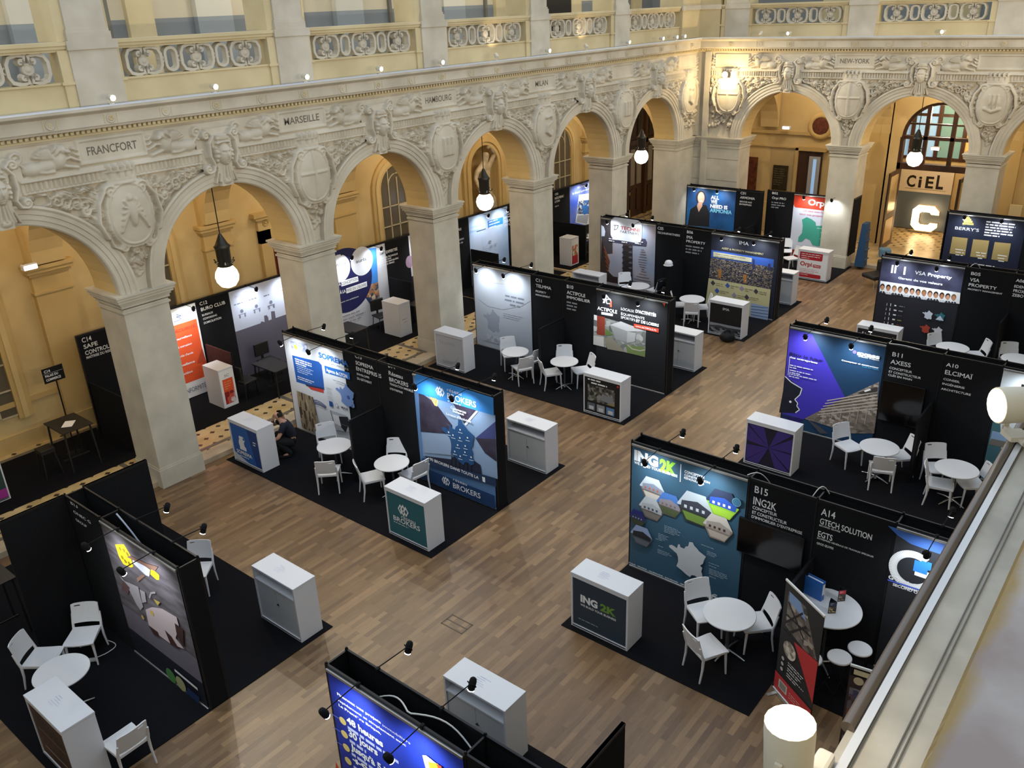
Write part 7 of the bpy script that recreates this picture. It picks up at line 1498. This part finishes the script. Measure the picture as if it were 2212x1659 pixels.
box_thing('blue_bag', (-.2,-.2,0),(.2,.2,.3), mat('#5d86a8', .7), 'small blue bag on the tiles before the entrance doors', 'bag', .05, None, .4, (32.6,9.0,.105))
def cord(name, pts, r, m, label, cat='cable'): mb = MB(); mb.tube(pts, r, m, 6); return tag(mb.build(name), label, cat)
WC = mat('#cfd0cf', .5)
def arc(p0, p1, h, n=10, sag=(0,0)): a, b = Vector(p0), Vector(p1); return [a+(b-a)*(i/n)+Vector((sag[0]*math.sin(PI*i/n),sag[1]*math.sin(PI*i/n),h*math.sin(PI*i/n))) for i in range(n+1)]
cord('power_cable', arc((10.95,4.55,2.5),(11.2,4.25,2.3),.12), .008, WC, 'white cord looping over the wall top between the hexagon print and its name panel')
cord('power_cable', arc((11.0,3.55,2.46),(11.2,3.38,2.46),.14), .008, WC, 'white cord looping over the wall top above the low divider by the two name panels')
cord('power_cable', arc((24.15,4.5,2.5),(24.4,4.3,2.4),.12), .008, WC, 'grey cord looping over the top of the portraits wall')
cord('power_cable', arc((24.15,12.9,2.5),(24.3,12.7,2.45),.12), .008, DARKALU, 'dark cord coiled on top of the skyline wall')
cord('power_cable', arc((17.6,4.55,2.49),(17.6,3.9,2.49),.02), .008, WC, 'pale cord lying along the top of the purple print wall')
cord('power_cable', arc((4.62,11.62,2.46),(4.56,10.6,2.0),.05), .014, mat('#aab2c4', .5), 'pale cable strung inside the top of the cow print wall')
cord('power_cable', arc((4.5,6.0,2.2),(4.44,5.3,2.5),.05,10,(.1,0))+arc((4.44,5.25,2.5),(4.6,4.55,2.3),.06,10,(.08,0)), .010, WC, 'pale cable with a plug inside the top of the royal blue print wall')
cord('power_cable', arc((10.98,12.72,2.49),(11.15,12.6,2.3),.06), .008, DARKALU, 'dark cord over the top of the wall between the roofing and network prints')
a, b, c_ = atz(182,1432,0.02), atz(228,1412,.02), atz(228,1382,.02); cord('floor_cable', [a]+arc(b, c_, 0, 8, (.12,-.1)), .007, WC, 'white flex looping on the carpet under a chair of the near table')
q = atz(188,1428,.02); box_thing('power_strip', (-.15,-.03,0),(.15,.03,.04), WC, 'white power strip on the carpet beside the near round table', 'power strip', .008, None, -.75, (q.x,q.y,.013))
mb = MB(); 
for p0, p1 in (((7.78,7.76),(7.80,8.2)),((8.04,7.76),(8.06,8.2)),((7.78,7.75),(8.06,7.77)),((7.78,8.19),(8.06,8.21)),((7.91,7.76),(7.93,8.2))): mb.box((p0[0],p0[1],0),(p1[0],p1[1],.003), mat('#4d3d2e', .5))
tag(mb.build('floor_hatch'), 'small wooden service hatch let into the parquet of the middle aisle', 'hatch')
# ------------------------------------------------------------------ light
w = bpy.data.worlds.new('world'); SC.world = w; w.use_nodes = True
w.node_tree.nodes['Background'].inputs[0].default_value = (.74,.86,1,1); w.node_tree.nodes['Background'].inputs[1].default_value = 1.15
WARM = (1,.80,.52); WARM2 = (1,.87,.66); WARMA = (1,.89,.72)
for i in range(14):                                     # spotlights along the near cornice, shining across the hall
    x = 1.2+2.18*i; spotlight('near_cornice_lamp', (x,.45,8.1), (x+1.0,16,6.3), 420, math.radians(62), WARM2, .8, .05)
for i, y in enumerate((1.5,4,6.5)): spotlight('near_cornice_lamp', (20,.6,8.2), (30.6,y+5,6.4), 700, math.radians(60), WARM, .8, .05)
for x, on in xs:
    if on: spotlight('left_cornice_lamp', (x,WY-.45,7.95), (x+.3,5,0), 420, math.radians(95), WARM2, .9, .05)
    else: spotlight('left_cornice_lamp', (x,WY-.3,8.0), (x+.5,WY+.3,8.9), 18, math.radians(80), WARM, .7, .03)
for y in (12.48,7.6): spotlight('far_cornice_lamp', (FX-.45,y,7.95), (16,y-1,0), 420, math.radians(95), WARM2, .9, .05)
pointlight('floodlight', (FX-.75,14.6,6.5), 110, (1,.74,.38), .08)
pointlight('near_lamp_glow', (1.28,.47,8.08), 4, (1,.8,.5), .03)
for x in [p+BAY/2 for p in PIERX]+[31.5]: pointlight('aisle_fill', (x,18.3,6.3), 95, WARMA, .25)  # added fill lights, no fixture: one unseen under the ceiling of each bay
for y in (12.42,8.06,3.7): pointlight('aisle_fill', (32.6,y,6.3), 110, WARMA, .25)  # same added unseen fill for the far aisle
pointlight('vestibule_lamp', (35.6,8.2,4.9), 260, WARM, .2)
for x in (6,14,22,30): pointlight('gallery_lamp', (x,18.6,11.5), 120, WARM2, .3)
SC.view_settings.view_transform = 'Standard'; SC.view_settings.look = 'None'; SC.view_settings.gamma = 1.0; SC.view_settings.exposure = 0.0
SC.cycles.use_denoising = True; SC.cycles.max_bounces = 6; SC.cycles.diffuse_bounces = 4; SC.cycles.glossy_bounces = 3; SC.cycles.transmission_bounces = 2; SC.cycles.sample_clamp_indirect = 4.0
